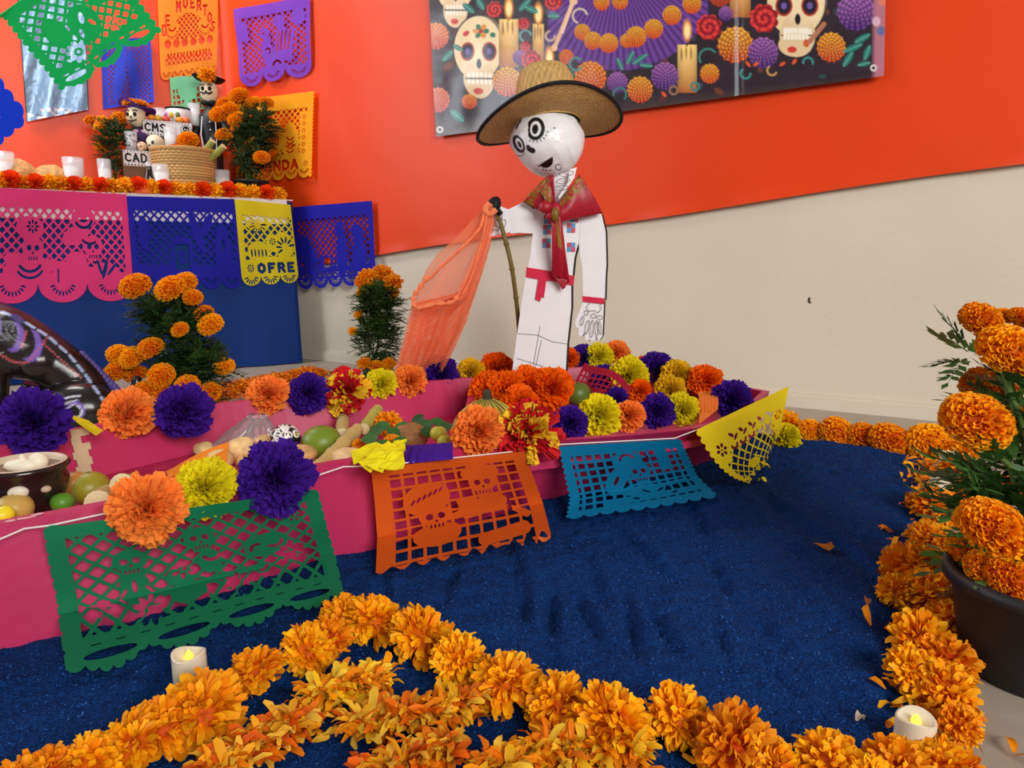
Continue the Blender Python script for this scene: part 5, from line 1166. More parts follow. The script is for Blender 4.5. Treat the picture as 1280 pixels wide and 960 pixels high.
petal_pile('petal_carpet', 'band of orange marigold petals around the plant beside the black animal', [G(150, 515), G(210, 508), G(270, 500)], .08, 1500, 4, .016, .02, base=0.0, elong=2.0)

# ================================================================ marigold border on the floor
ORDN = ['first', 'second', 'third', 'fourth', 'fifth', 'sixth', 'seventh', 'eighth', 'ninth', 'tenth', 'eleventh', 'twelfth', 'thirteenth', 'fourteenth', 'fifteenth', 'sixteenth', 'seventeenth', 'eighteenth', 'nineteenth', 'twentieth', 'twenty-first', 'twenty-second', 'twenty-third', 'twenty-fourth', 'twenty-fifth', 'twenty-sixth']
def border(rows, labelf, meshes, group, k=1.0):
    for i, row in enumerate(rows):
        x, y, rp = row[:3]; p0 = G(x, y, .03); R = msz(rp, p0)*k; zc = max(.026, R*.62)+ground_z(p0.x, p0.y)*.8; p = G(x, y, zc)
        ax = Vector((random.gauss(0, .28), -.35+random.gauss(0, .28), .8))
        if len(row) > 3: ax = Vector(row[3])
        o = flower(meshes, 'marigold', p, R, ax); tag(o, labelf(i), 'marigold', group)
wall_row = [(983, 529, 17), (1013, 538, 13), (1046, 541, 18), (1078, 546, 17), (1112, 550, 21), (1160, 554, 23), (1186, 562, 16)]
border(wall_row, lambda i: ORDN[i]+' orange marigold along the wall, counting from the boat tip', SHAG+POM, 'marigolds bordering the sawdust', 1.22)
right_col = [(1206, 566, 20), (1200, 586, 26), (1204, 612, 24), (1170, 634, 35), (1196, 640, 24), (1160, 672, 26), (1140, 712, 40), (1172, 716, 36), (1160, 745, 44), (1188, 775, 34), (1152, 806, 46), (1180, 826, 42), (1140, 840, 36), (1182, 866, 42), (1200, 906, 28), (1120, 962, 42), (1170, 958, 44), (1192, 962, 34), (1120, 738, 24), (1190, 690, 26)]
border(right_col, lambda i: ORDN[i]+' orange marigold down the right border, counting from the wall end', SHAG, 'marigolds bordering the sawdust')
near_row = [(20, 985, 46), (62, 968, 40), (112, 958, 44), (165, 930, 48), (205, 908, 46), (252, 892, 56), (320, 840, 41), (385, 812, 36), (412, 796, 30), (430, 772, 32), (468, 778, 40), (527, 797, 45), (575, 826, 38), (632, 854, 46), (696, 882, 44), (768, 902, 56), (848, 895, 42), (916, 934, 58), (968, 962, 40), (1036, 956, 48), (1090, 985, 40)]
border(near_row, lambda i: ORDN[i]+' orange marigold along the near border, counting from the left', SHAG, 'marigolds bordering the sawdust', .97)
yel = ((252, 152, 12), (255, 190, 30), (246, 128, 8), (255, 206, 60))
for k, (pp, wd, n_, lb) in enumerate([
    ([G(255, 985, .03), G(330, 930, .03), G(390, 905, .03)], .017, 560, 'heap of loose marigold petals right of the left candle'),
    ([G(440, 915, .03), G(520, 905, .03), G(590, 885, .03)], .017, 480, 'heap of loose marigold petals in the middle foreground'),
    ([G(450, 985, .03), G(520, 960, .03), G(570, 945, .03)], .014, 300, 'lowest heap of loose marigold petals at the picture edge'),
    ([G(610, 985, .03), G(660, 955, .03), G(730, 945, .03), G(800, 950, .03)], .016, 560, 'heap of loose marigold petals below the near flower border'),
    ([G(395, 880, .03), G(435, 862, .03), G(478, 856, .03)], .017, 420, 'yellowish loose petals heaped behind the left heap')]):
    petal_pile('petal_heap', lb, pp, wd, n_, 50+k, .0125, .016, yel, 3.4, group='loose petal heaps')
petal_pile('petal_scatter', 'dry petals spilled among the right border marigolds', [G(1170, 590), G(1160, 700), G(1165, 800), G(1170, 950)], .055, 700, 70, .013, .012, elong=3.2)
# scraps on the sawdust
def scrap(x, y, w, h, c, label, seed):
    r = random.Random(seed); p = G(x, y, .024); p.z = ground_z(p.x, p.y)+.004; V = []; n = 10
    for k in range(n):
        a = 2*math.pi*k/n; V.append(p+Vector((math.cos(a)*msz(w, p)*r.uniform(.5, 1), math.sin(a)*msz(h, p)*1.6*r.uniform(.5, 1), .004+.005*math.sin(a*2+seed))))
    V.append(p+Vector((0, 0, .006))); o = mesh('paper_scrap', V, [(k, (k+1) % n, n) for k in range(n)], M('scrap_%d_%d_%d' % c, c, .7, .2), smooth=False); tag(o, label, 'scrap', 'scraps on the sawdust')
scrap(1030, 684, 16, 5, (206, 120, 44), 'torn orange scrap lying alone on the blue sawdust', 1)
scrap(1105, 719, 14, 2.5, (176, 92, 24), 'dry orange sliver pointing into the sawdust from the right border', 2)
scrap(1083, 760, 3, 6, (150, 84, 24), 'tiny brown petal on the sawdust left of the right border', 3)
scrap(1075, 901, 8, 3.5, (190, 172, 150), 'pale bare crumb on the sawdust near the lowest candle', 4)
scrap(958, 586, 6, 4, (236, 214, 40), 'small yellow scrap lying beside the torn yellow paper', 5)
scrap(952, 604, 7, 2.5, (236, 214, 40), 'flat yellow scrap on the sawdust below the torn yellow paper', 6)
scrap(934, 600, 5, 4, (226, 206, 40), 'yellow scrap hanging off the torn yellow paper corner', 7)
scrap(680, 676, 14, 2.5, (200, 92, 40), 'thin orange strip at the torn corner of the orange paper', 8)
# battery candles
def led(x, y, wpx, hpx, label, tilt=(0, 0)):
    p = G(x, y, .02); p.z = ground_z(p.x, p.y); R = msz(wpx/2, p); h = msz(hpx, p)
    t = empty('tealight', p, label, 'candle', 'battery candles in the border'); t.rotation_euler = (tilt[0], tilt[1], random.uniform(0, 3))
    b = MB(); n = 44; prof = [(R*.96, 0), (R, .002), (R, h*.97)]; V = []; F = []
    for (r_, z_) in prof:
        for k in range(n): a = 2*math.pi*k/n; V.append((r_*math.cos(a), r_*math.sin(a), z_+(math.sin(a*2+1)*h*.045 if z_ > h*.5 else 0)))
    for (rr_, zz_) in ((.90, .985), (.74, .95), (.25, .86), (.01, .855)):
        for k in range(n): a = 2*math.pi*k/n; V.append((R*rr_*math.cos(a), R*rr_*math.sin(a), h*(zz_+.045*math.sin(a*2+1)*(rr_ > .5))))
    for j in range(6):
        for k in range(n): F.append((j*n+k, j*n+(k+1) % n, (j+1)*n+(k+1) % n, (j+1)*n+k))
    F.append(tuple(range(n-1, -1, -1))); mesh('candle_body', V, F, m_candle, t, False)
    b = MB(); b.lathe([(R*.20, h*.85), (R*.26, h*.90), (R*.2, h*.96), (R*.08, h*1.03), (.0003, h*1.06)], n=12); b.build('flame_tip', m_flame, t, smooth=True)
led(240, 868, 40, 58, 'cream battery candle standing on the sawdust below the green paper')
led(1141, 938, 46, 62, 'cream battery candle lowest in the right border')
led(1182, 762, 34, 46, 'cream battery candle tilted against the black flowerpot', (.2, .3))
led(1168, 622, 23, 40, 'cream battery candle halfway up the right border', (.1, .1))
led(1183, 580, 16, 28, 'small cream battery candle near the wall end of the border')
# green leaves lying on the right border
b = MB()
LFL = iter(['green leaflet lowest left on the right border', 'green leaflet in the middle of the left three on the border', 'green leaflet topmost of the left three on the border', 'green leaflet right of the others by the pot', 'green leaflet upper of the two by the pot'])
for (x, y, rot) in ((1160, 692, 0), (1172, 702, .8), (1168, 684, 2.0), (1212, 690, .4), (1204, 682, 1.9)):
    p = G(x, y, .075); d = Vector((math.cos(rot), math.sin(rot), .1)); s2 = Vector((-d.y, d.x, .2)); l = .013
    bb = MB(); bb.add([p-d*l, p-d*l*.2+s2*l*.55, p+d*l*.6+s2*l*.5, p+d*l, p+d*l*.6-s2*l*.5, p-d*l*.2-s2*l*.55], [(0, 1, 2, 3), (0, 3, 4, 5)], lin((70, 130, 40)))
    lf_ = [next(LFL)]
    o = bb.build('clover_leaf', m_leaf, cols=True); tag(o, lf_[0], 'leaf', 'green leaflets on the border')

# ================================================================ things on the altar
CP, SP_ = math.cos(PIT), math.sin(PIT)
def on_table(x, d, z=TZ):                    # column x of the photograph, d metres behind the table edge
    P0 = TP+nb*d; k = (x-640)/FP; h = z-HC
    s_ = (k*(P0.y*CP-h*SP_)-P0.x)/(U.x-k*U.y*CP); return Vector((P0.x+U.x*s_, P0.y+U.y*s_, z))
def zat(p, y):                               # height seen at row y above point p
    r = ray(640, y); return HC+r[2]/r[1]*p.y
RT = Matrix((U, nb, Vector((0, 0, 1)))).transposed()
def glass_candle(x, d, y_top, y_bot, wpx, label, z=None):
    p = on_table(x, d, TZ if z is None else z); R = msz(wpx/2, p); h = max(zat(p, y_top)-p.z, .03)
    t = empty('votive_candle', p, label, 'candle', 'glass candles on the altar')
    b = MB(); b.lathe([(R*.80, 0), (R*.86, .003), (R, h), (R*.92, h), (R*.80, .008), (.0005, .007)], n=20, cap=True); b.build('glass', M('milky_glass', (236, 236, 240), .12, .5, alpha=.45), t, smooth=True)
    b = MB(); b.lathe([(.0005, .009), (R*.80, .009), (R*.90, h*.74), (.0005, h*.72)], n=20); b.build('wax', m_wax_white, t, smooth=True)
    b = MB(); b.tube([(0, 0, h*.7), (0, .001, h*.8)], .0008, 5); b.build('wick', m_ink, t)
    return t
glass_candle(8, .12, 190, 218, 26, 'glass candle at the far left of the altar')
glass_candle(95, .10, 197, 220, 24, 'glass candle beside the bread on the altar')
glass_candle(134, .24, 199, 220, 16, 'small glass candle under the left altar marigold')
glass_candle(205, .07, 206, 233, 24, 'glass candle in front of the wicker basket')
glass_candle(279, .10, 213, 236, 20, 'glass candle between the basket and the right flowerpot')
# tiered boxes with cut paper lettering
def tier(x0, x1, d, ytop, depth_, label, txt, skull_=False):
    a = on_table(x0, d); c = on_table(x1, d); m = (a+c)*.5; L_ = (c-a).length; z1 = zat(m, ytop); h = z1-TZ
    t = empty('display_box', m, label, 'box', 'tiered boxes on the altar'); t.rotation_euler[2] = math.atan2(U.y, U.x)
    b = MB(); b.box((0, depth_/2, h/2), (L_/2, depth_/2, h/2)); b.build('box', m_wood, t)
    b = MB(); fh = min(h*.9, .062); b.box((0, -.002, h-fh/2), (L_/2*.98, .0015, fh/2)); b.build('paper_front', m_white_cloth, t)
    bm = MB(); asp_ = L_/fh; X, Y = np.meshgrid(np.linspace(0, asp_, 150), np.linspace(0, 1, int(150/asp_)+2)); s = SD(X, Y); w = .36
    n_ = int(asp_*.62/(w*1.3)) if skull_ else int(asp_*.9/(w*1.3)); f = text_sd(s, (txt*3)[:n_], .12, .22, w, .5, .055, .3)
    if skull_:
        sk, sh = skull(s, asp_-.42, .42, .22); f = U_(f, I_(U_(sk, s.rays(asp_-.42, .48, .30, .40, 0, 6, 16, .03)), -sh))
    for k in range(int(asp_/.2)): f = U_(f, s.c(.1+k*.2, .92, .05), s.c(.1+k*.2, .07, .035))
    V2, F2 = march(f, X[0], Y[:, 0]); mesh('lettering', [(-L_/2+x*fh, -.0045, h-y*fh) for x, y in V2], [tuple(reversed(q)) for q in F2], m_ink, t)
    return t, z1
t1, zu = tier(186, 247, .30, 152, .15, 'upper white fronted display box lettered with black cut paper and a skull', 'CMS CAD', True)
t2, zl = tier(158, 214, .20, 189, .095, 'lower white fronted display box lettered with black cut paper', 'CAD CMG')
glass_candle(201, .40, 136, 152, 17, 'glass candle at the left on the upper display box', zu)
glass_candle(244, .36, 130, 147, 15, 'glass candle beside the charro doll on the upper box', zu)
glass_candle(165, .24, 165, 190, 15, 'glass candle in front of the catrina doll', zl)
glass_candle(215, .25, 160, 186, 16, 'glass candle in front of the upper box lettering', zl)
# painted mug
p = on_table(224, .37, zu); R = msz(15, p); h = .07
mug = empty('painted_mug', p, 'white mug painted with coloured rosettes on the upper display box', 'mug')
b = MB(); b.lathe([(R*.7, 0), (R*.85, .006), (R, h*.5), (R*.95, h), (R*.88, h), (R*.9, h*.5), (.0005, .01)], n=24, cap=False); b.build('body', M('mug_white', (236, 226, 226), .3, .5), mug, smooth=True)
b = MB(); b.lathe([(R*.96, h*.9), (R*1.0, h*.95), (R*.99, h*1.02), (R*.9, h*1.0)], n=24); b.build('rim_band', m_ink, mug, smooth=True)
for k, c in ((-2.3, (196, 70, 150)), (-1.7, (230, 190, 40)), (-1.2, (90, 120, 60)), (-2.8, (60, 60, 150))):
    b = MB(); b.ball((R*.97*math.cos(k), R*.97*math.sin(k), h*.5), (.010, .010, .012), 10, 8, lin(c)); b.build('rosette', m_colgloss, mug, smooth=True, cols=True)
# small fruits on the boxes
def fruit(name, p, r, c, label, cat, group=None, squash=.85, mat=None, stemc=True):
    t = empty(name, p, label, cat, group); b = MB(); b.ball((0, 0, r*squash), (r, r, r*squash), 16, 10, fn=lambda d: 1-.12*max(0, d.z-.75)*4*.5); b.build('flesh', M('fruit_%d_%d_%d' % c, c, .4, .4, (40, .1), (120, .1)), t, smooth=True)
    if stemc: b = MB(); b.lathe([(r*.16, r*squash*1.72), (r*.10, r*squash*1.95), (.0004, r*squash*1.97)], n=8); b.build('stem_end', m_stem, t, smooth=True)
    return t
for k, (x, c, lb) in enumerate(((190, (236, 150, 50), 'tiny orange gourd leftmost on the upper box'), (198, (222, 176, 60), 'tiny yellow gourd second on the upper box'), (208, (214, 90, 70), 'tiny red fruit third on the upper box'), (225, (240, 150, 40), 'tiny orange fruit in front of the painted mug'), (233, (230, 110, 50), 'tiny red orange fruit at the right of the upper box'))):
    p = on_table(x, .315, zu); fruit('tiny_fruit', p, msz(4.6, p), c, lb, 'fruit', 'small fruits on the upper box')
# sugar skulls
def sugar_skull(x, d, z, rpx, label, tint):
    p = on_table(x, d, z); r = msz(rpx, p); t = empty('sugar_skull', p, label, 'sugar skull', 'sugar skulls on the altar'); t.rotation_euler[2] = -.3
    b = MB(); b.ball((0, 0, r*1.05), (r*.92, r*1.0, r*.92), 18, 12); b.ball((0, -r*.35, r*.42), (r*.6, r*.55, r*.42), 14, 8); b.build('skull', M('sugar_%d' % tint[2], tint, .6, .3), t, smooth=True)
    for sx in (-1, 1): b = MB(); b.ball((sx*r*.38, -r*.82, r*1.0), (r*.22, r*.12, r*.22), 10, 6, lin((60, 60, 66))); b.build('eye_socket', m_col, t, smooth=True, cols=True)
    b = MB(); b.ball((0, -r*.93, r*.68), (r*.09, r*.08, r*.14), 8, 6, lin((70, 60, 60))); b.build('nose', m_col, t, cols=True)
    b = MB(); b.ball((0, -r*.92, r*.38), (r*.35, r*.08, r*.04), 8, 6, lin((120, 80, 70))); b.build('mouth', m_col, t, cols=True)
sugar_skull(195, .225, zl, 11, 'cream sugar skull on the lower display box', (232, 222, 190))
sugar_skull(157, .10, TZ, 9, 'white sugar skull on the altar table below the lower box', (238, 234, 224))
p = on_table(172, .225, zl); sugar_skull(178, .22, zl, 6, 'tiny pinkish sugar skull on the lower box', (236, 200, 170))
# dolls
def lump(name, parent, balls, mat, c=None, tubes=(), smooth=True):
    b = MB()
    for (q, r_) in balls: b.ball(q, r_, 18, 12, c)
    for (pts, rr) in tubes: b.tube(pts, rr, 12, c)
    return b.build(name, mat, parent, smooth=smooth, cols=c is not None)
def face(t, cz, r, yoff=0):
    for sx in (-1, 1):
        lump('eye', t, [((sx*r*.36, -r*.86, cz+r*.1), (r*.20, r*.10, r*.22))], m_ink); b = MB(); b.tube([(sx*r*.62, -r*.74, cz+r*.42), (sx*r*.38, -r*.86, cz+r*.52), (sx*r*.14, -r*.9, cz+r*.42)], r*.05, 6); b.build('eyebrow', m_ink, t)
    lump('nose', t, [((0, -r*.98, cz-r*.18), (r*.08, r*.06, r*.12))], m_ink)
m_bone = M('bone_paint', (232, 216, 180), .5, .35)
p = on_table(179, .33); zh = zat(p, 146); hgt = zh-TZ; r = msz(12, p)
cat_ = empty('catrina_doll', p, 'catrina doll with a wide purple hat topped with orange petals', 'doll'); cat_.rotation_euler[2] = -.05
b = MB(); b.lathe([(.075, 0), (.07, .02), (.05, hgt*.45), (.036, hgt*.62), (.046, hgt*.72), (.05, hgt*.78), (.028, hgt*.84), (.016, hgt*.88)], n=20); b.build('dress', M('purple_dress', (70, 44, 96), .6, .3, (50, .4)), cat_, smooth=True)
lump('head', cat_, [((0, 0, hgt), (r*.92, r*.95, r*1.12))], m_bone); face(cat_, hgt, r)
b = MB(); b.tube([(-r*.5, -r*.82, hgt-r*.45), (0, -r*1.0, hgt-r*.58), (r*.5, -r*.82, hgt-r*.42)], r*.05, 6); b.build('smile', m_ink, cat_)
Rx = Matrix.Rotation(-.25, 3, 'X') @ Matrix.Rotation(.2, 3, 'Y')
V = []; n_, m_ = 60, 8
for j in range(m_):
    for i in range(n_): a = 2*math.pi*i/n_; q = r*(.85+.9*j/(m_-1)); V.append(Vector((0, .01, hgt+r*.75))+Rx@Vector((q*math.cos(a), q*math.sin(a), r*.22*math.sin(a*3+1)*(j/(m_-1))+.25*r*(j/(m_-1))**2)))
mesh('hat_brim', V, [(j*n_+i, j*n_+(i+1) % n_, (j+1)*n_+(i+1) % n_, (j+1)*n_+i) for j in range(m_-1) for i in range(n_)], M('purple_felt', (84, 44, 150), .7, .2), cat_, True)
b = MB(); b.ball(Vector((0, .01, hgt+r*1.0)), (r*.95, r*.95, r*.5), 18, 10); b.build('hat_crown', MATS['purple_felt'], cat_, smooth=True)
for k in range(9):
    a = k*.7; flower(SMALL, 'hat_petal_tuft', cat_.matrix_basis@Vector((r*.8*math.cos(a), r*.8*math.sin(a), hgt+r*1.28)), r*.55, (math.cos(a)*.3, -.2, 1), cat_)
lump('collar', cat_, [((.03*math.cos(k), .03*math.sin(k), hgt*.8), .014) for k in range(7)], M('lilac_trim', (196, 160, 190), .6, .3, (60, .4)))
p = on_table(271, .34); zh = zat(p, 114); hgt = zh-TZ; r = msz(11.5, p)
cha = empty('charro_doll', p, 'charro skeleton doll in black suit and black hat with an orange flower', 'doll'); cha.rotation_euler[2] = .05
b = MB(); b.lathe([(.040, 0), (.045, .02), (.04, hgt*.35), (.042, hgt*.5), (.052, hgt*.68), (.05, hgt*.78), (.022, hgt*.84), (.014, hgt*.9)], n=18); b.build('suit', M('black_suit', (30, 30, 36), .45, .4), cha, smooth=True)
for sx in (-1, 1): lump('sleeve', cha, [], MATS['black_suit'], tubes=[([(sx*.045, 0, hgt*.77), (sx*.07, -.01, hgt*.62), (sx*.06, -.04, hgt*.5)], [.017, .016, .013])])
for k in range(4): lump('silver_button', cha, [((.012, -.052+.004*k*0, hgt*(.5+.07*k)), .005)], M('silver', (190, 190, 196), .3, .5, metal=.8))
b = MB(); b.tube([(-.02, -.05, hgt*.42), (-.03, -.053, hgt*.6), (-.022, -.045, hgt*.76)], .003, 6); b.tube([(.03, -.045, hgt*.42), (.035, -.045, hgt*.6), (.03, -.035, hgt*.76)], .003, 6); b.build('jacket_trim', m_white_card, cha)
lump('head', cha, [((0, 0, hgt), (r*.9, r*.9, r*1.25))], m_bone); face(cha, hgt, r)
b = MB(); b.tube([(-r*.6, -r*.80, hgt-r*.25), (-r*.3, -r*.95, hgt-r*.42), (0, -r*1.0, hgt-r*.30), (r*.3, -r*.95, hgt-r*.42), (r*.6, -r*.8, hgt-r*.25)], r*.09, 6); b.build('moustache', m_ink, cha, smooth=True)
lump('bow_tie', cha, [((-r*.4, -r*.5, hgt-r*1.25), (r*.42, r*.2, r*.25)), ((r*.4, -r*.5, hgt-r*1.25), (r*.42, r*.2, r*.25)), ((0, -r*.55, hgt-r*1.25), r*.16)], m_ink)
b = MB(); Rx = Matrix.Rotation(.12, 3, 'Y'); b.lathe([(r*.8, 0), (r*1.3, .002), (r*1.62, .014), (r*1.68, .018), (r*1.3, .008), (r*.85, .006)], (0, 0, hgt+r*.95), 28, rot=Rx); b.build('hat_brim', m_ink, cha, smooth=True)
b = MB(); b.lathe([(r*.85, 0), (r*.75, r*.5), (r*.5, r*.95), (.001, r*1.05)], (0, 0, hgt+r*.98), 20, rot=Rx); b.build('hat_crown', m_ink, cha, smooth=True)
flower(SHAG, 'hat_flower', cha.matrix_basis@Vector((.012, -r*1.2, hgt+r*1.35)), r*.95, (.2, -.7, .5), cha)
# wicker basket
p = on_table(234, .13); Rt = msz(36, p); Rb_ = msz(30, p); h = zat(p, 189)-TZ
bas = empty('wicker_basket', p, 'round wicker basket holding sugarcane and flowers on the altar', 'basket')
b = MB(); rows_, n_ = 17, 36; rng = random.Random(5)
for j in range(rows_):
    z = h*(j+.5)/rows_; R = Rb_+(Rt-Rb_)*(z/h)**.7; pts = []
    for i in range(n_*2+1):
        a = 2*math.pi*i/(n_*2); rr = R+.0028*math.cos(i*math.pi/1+j*math.pi) ; pts.append((rr*math.cos(a), rr*math.sin(a), z))
    c = np.array(lin((206, 164, 104)))*rng.uniform(.75, 1.1); b.tube(pts, h/rows_*.56, 6, tuple(c), cap=False)
b.build('woven_wall', m_basket, bas, smooth=True, cols=True)
b = MB()
for k in range(3): b.tube([((Rt+.003)*math.cos(2*math.pi*i/48), (Rt+.003)*math.sin(2*math.pi*i/48), h+.003*math.sin(i*1.1+k*2)) for i in range(49)], .005, 6, lin((196, 152, 92)), cap=False)
b.build('braided_rim', m_basket, bas, smooth=True, cols=True)
b = MB(); b.lathe([(Rb_*.95, .004), (.001, .005)], n=24, col=lin((150, 110, 66))); b.build('base', m_basket, bas, cols=True)
m_cane = M('sugarcane', (150, 150, 74), .5, .3, (14, .3)); m_canend = M('cane_end', (222, 206, 160), .7, .2, (60, .2))
def cane(name, a, c, r_, label, group, mat=None):
    a = Vector(a); c = Vector(c); t = empty(name, a, label, 'sugarcane', group); d = c-a; n = d.normalized(); L_ = d.length; pts = []; rad = []
    k = max(2, int(L_/.06)); 
    for i in range(k*6+1):
        u = i/(k*6); pts.append(d*u); rad.append(r_*(1+.14*math.exp(-((u*k % 1)-.5)**2/.006)))
    b = MB(); b.tube(pts, rad, 14, cap=False); b.build('stalk', mat or m_cane, t, smooth=True)
    for e in (Vector((0, 0, 0)), d): b = MB(); b.lathe([(r_*.99, -.0008), (r_*.99, .0008)], e, 14, rot=axis_rot(n)); b.build('cut_end', m_canend, t)
    return t
pz = p+Vector((0, 0, h*.7)); cane('sugarcane', p+U*.02+Vector((0, 0, h*.55)), D(266, 176, p.y-.02), .0135, 'sugarcane stub standing higher in the wicker basket', 'sugarcane in the basket')
cane('sugarcane', p+U*.04+NL*.03+Vector((0, 0, h*.55)), D(280, 183, p.y-.03), .0135, 'sugarcane stub leaning out at the right of the wicker basket', 'sugarcane in the basket')
o = flower(POM, 'marigold', p+U*.02+Vector((0, 0, h+.045)), .045, (0, -.6, .8)); tag(o, 'yellow orange marigold lying in the wicker basket', 'marigold')
o = bpy.data.objects.new('paper_flower', tissue('deep_orange', 1)); C.objects.link(o); o.location = p-U*.03+NL*.03+Vector((0, 0, h+.0)); o.scale = (.04, .04, .03); tag(o, 'flat red orange tissue flower inside the wicker basket', 'paper flower')
# small dark bottle, bread, fruit
p = on_table(189, .07); hb = zat(p, 203)-TZ; bt_ = empty('glass_bottle', p, 'small dark glass bottle left of the wicker basket', 'bottle')
b = MB(); b.lathe([(.019, 0), (.021, .005), (.019, hb*.3), (.022, hb*.5), (.014, hb*.72), (.009, hb*.86), (.010, hb*.88)], n=18); b.build('glass', M('dark_bottle', (40, 22, 18), .1, .6), bt_, smooth=True)
b = MB(); b.lathe([(.0105, hb*.88), (.011, hb), (.0005, hb*1.0)], n=14); b.build('cap', M('white_cap', (226, 226, 230), .4, .4), bt_)
def bread(p, r, label, group='breads', c=(214, 164, 104), sq=.5, bumps=True):
    t = empty('bread', p, label, 'bread', group); b = MB(); b.ball((0, 0, r*sq*.8), (r, r*.92, r*sq), 20, 12, fn=lambda d: 1+.05*math.sin(d.x*6)*math.cos(d.y*5)); b.build('loaf', M('crust_%d_%d_%d' % c, c, .7, .25, (60, .35), (90, .9)), t, smooth=True)
    if bumps:
        for k in range(2): b = MB(); a = k*math.pi/2+.4; b.tube([(r*.85*math.cos(a)*u, r*.8*math.sin(a)*u, r*sq*1.8*math.sqrt(max(.02, 1-.82*u*u))*.98-.004) for u in (-1, -.6, -.2, .2, .6, 1)], [r*.07, r*.13, r*.08, r*.08, r*.13, r*.07], 8); b.build('dough_strip', MATS['crust_%d_%d_%d' % c], t, smooth=True)
    return t
for (x, d, rp, lb) in ((22, .16, 26, 'round bread loaf near the left glass candle on the altar'), (66, .14, 22, 'pale round bread loaf behind the garland on the altar'), (40, .22, 18, 'small bread loaf behind the others on the altar')):
    p = on_table(x, d); bread(p, msz(rp, p), lb, sq=.85)
p = on_table(73, .22); fruit('squash', p, msz(17, p), (120, 128, 50), 'dull green squash behind the altar bread', 'squash')
p = on_table(178, .035); t = empty('clay_dish', p, 'smooth salmon orange dome on the altar edge among the garland', 'dish'); b = MB(); b.lathe([(msz(15, p), 0), (msz(14.5, p), .012), (msz(11, p), .035), (msz(5, p), .048), (.0005, .051)], n=24); b.build('dome', M('salmon_clay', (244, 118, 60), .55, .3), t, smooth=True)
for (x, d, rp, lb) in ((138, .13, 8, 'orange marigold lying left of the small sugar skull'), (148, .12, 8, 'orange marigold touching the small sugar skull'), (171, .12, 9, 'orange marigold right of the small sugar skull'), (181, .13, 9, 'orange marigold beside the dark bottle')):
    p = on_table(x, d, TZ+.03); o = flower(SHAG, 'marigold', p, msz(rp, p)*1.25, (0, -.6, .6)); tag(o, lb, 'marigold', 'loose marigolds on the altar')
# garland along the table edge
gx = list(range(-4, 362, 16))
for i, x in enumerate(gx):
    p = on_table(x, .02, TZ+.022+random.uniform(-.004, .006)); c = 'red' if i % 5 in (1, 3) else 'marigold'
    if c == 'marigold': o = flower(SHAG, 'marigold', p, random.uniform(.036, .046), (random.gauss(0, .2), -.8, .5))
    else:
        o = bpy.data.objects.new('paper_flower', tissue('red_orange', random.randrange(3))); C.objects.link(o); o.location = p; rr = random.uniform(.038, .046); o.scale = (rr, rr, rr); o.rotation_euler = (1.0, random.uniform(-.2, .2), random.uniform(-.3, .3))
    tag(o, ORDN[i]+' orange flower along the altar table edge, counting from the left', 'marigold' if c == 'marigold' else 'paper flower', 'garland on the altar edge')
# altar plants
p = on_table(146, .30); Yp = p.y
plant('small marigold plant at the left of the catrina doll on the altar', [(113, 150, 8, Yp), (125, 158, 8, Yp-.02), (127, 150, 7, Yp), (148, 146, 8, Yp), (152, 152, 7, Yp), (126, 183, 8, Yp-.03), (140, 150, 6, Yp)], p, [(D(146, 180, Yp), (.07, .06, .10))], (.04, .05, .05), .04, 260, 21, SHAG, 'altar marigold plants', fcol=(62, 86, 50), lw=.28)
p = on_table(315, .13); Yp = p.y
plant('large marigold in a black pot at the right end of the altar', [(298, 121, 13, Yp-.02), (283, 131, 12, Yp), (274, 143, 12, Yp-.04), (288, 136, 10, Yp-.06), (295, 148, 11, Yp-.06), (296, 158, 8, Yp-.05), (318, 128, 9, Yp), (333, 128, 9, Yp), (327, 197, 10, Yp-.08), (278, 168, 9, Yp-.05), (286, 171, 6, Yp-.05), (341, 192, 7, Yp), (310, 132, 7, Yp)], p,
      [(D(312, 180, Yp), (.09, .08, .12)), (D(322, 160, Yp), (.08, .06, .09, .6))], (.055, .072, .085), .042, 420, 23, POM, 'altar marigold plants', fcol=(62, 86, 50), lw=.28)

# ================================================================ things in the boat
FZ = .078
def inb(x, y, z): return G(x, y, z)
# clay pot
p = G(40, 662, FZ); Rp = msz(49, p)*.96
pot = empty('clay_pot', p, 'black glazed clay pot with a pale rim and shells at the left', 'pot')
hp = zat(p, 578)-FZ
b = MB(); b.lathe([(Rp*.42, 0), (Rp*.45, .004), (Rp*.42, hp*.12), (Rp*.75, hp*.35), (Rp*.97, hp*.62), (Rp*1.0, hp*.74), (Rp*.93, hp*.86), (Rp*1.04, hp*.93), (Rp*1.06, hp*.97), (Rp*.99, hp)], n=40, cap=False); b.build('body', M('black_glaze', (34, 24, 22), .18, .6), pot, smooth=True)
b = MB(); b.lathe([(Rp*.985, hp), (Rp*.95, hp*1.012), (Rp*.89, hp*.98), (Rp*.86, hp*.9)], n=40, cap=False); b.build('rim', M('pale_slip', (206, 186, 160), .4, .4), pot, smooth=True)
b = MB(); b.lathe([(Rp*.89, hp*.92), (.001, hp*.90)], n=40, cap=False); b.build('inside', M('brown_brew', (112, 94, 72), .35, .4, (30, .2)), pot, smooth=True)
b = MB(); b.ball((-Rp*.1, 0, hp*.95), (Rp*.45, Rp*.22, .010), 12, 6); b.ball((Rp*.25, .01, hp*.98), (Rp*.25, Rp*.25, .014), 12, 6); b.tube([(-Rp*.02, 0, hp*.95), (-Rp*.02, 0, hp*1.12)], [.010, .002], 8); b.build('shell_pieces', M('shell_white', (236, 228, 206), .5, .4), pot, smooth=True)
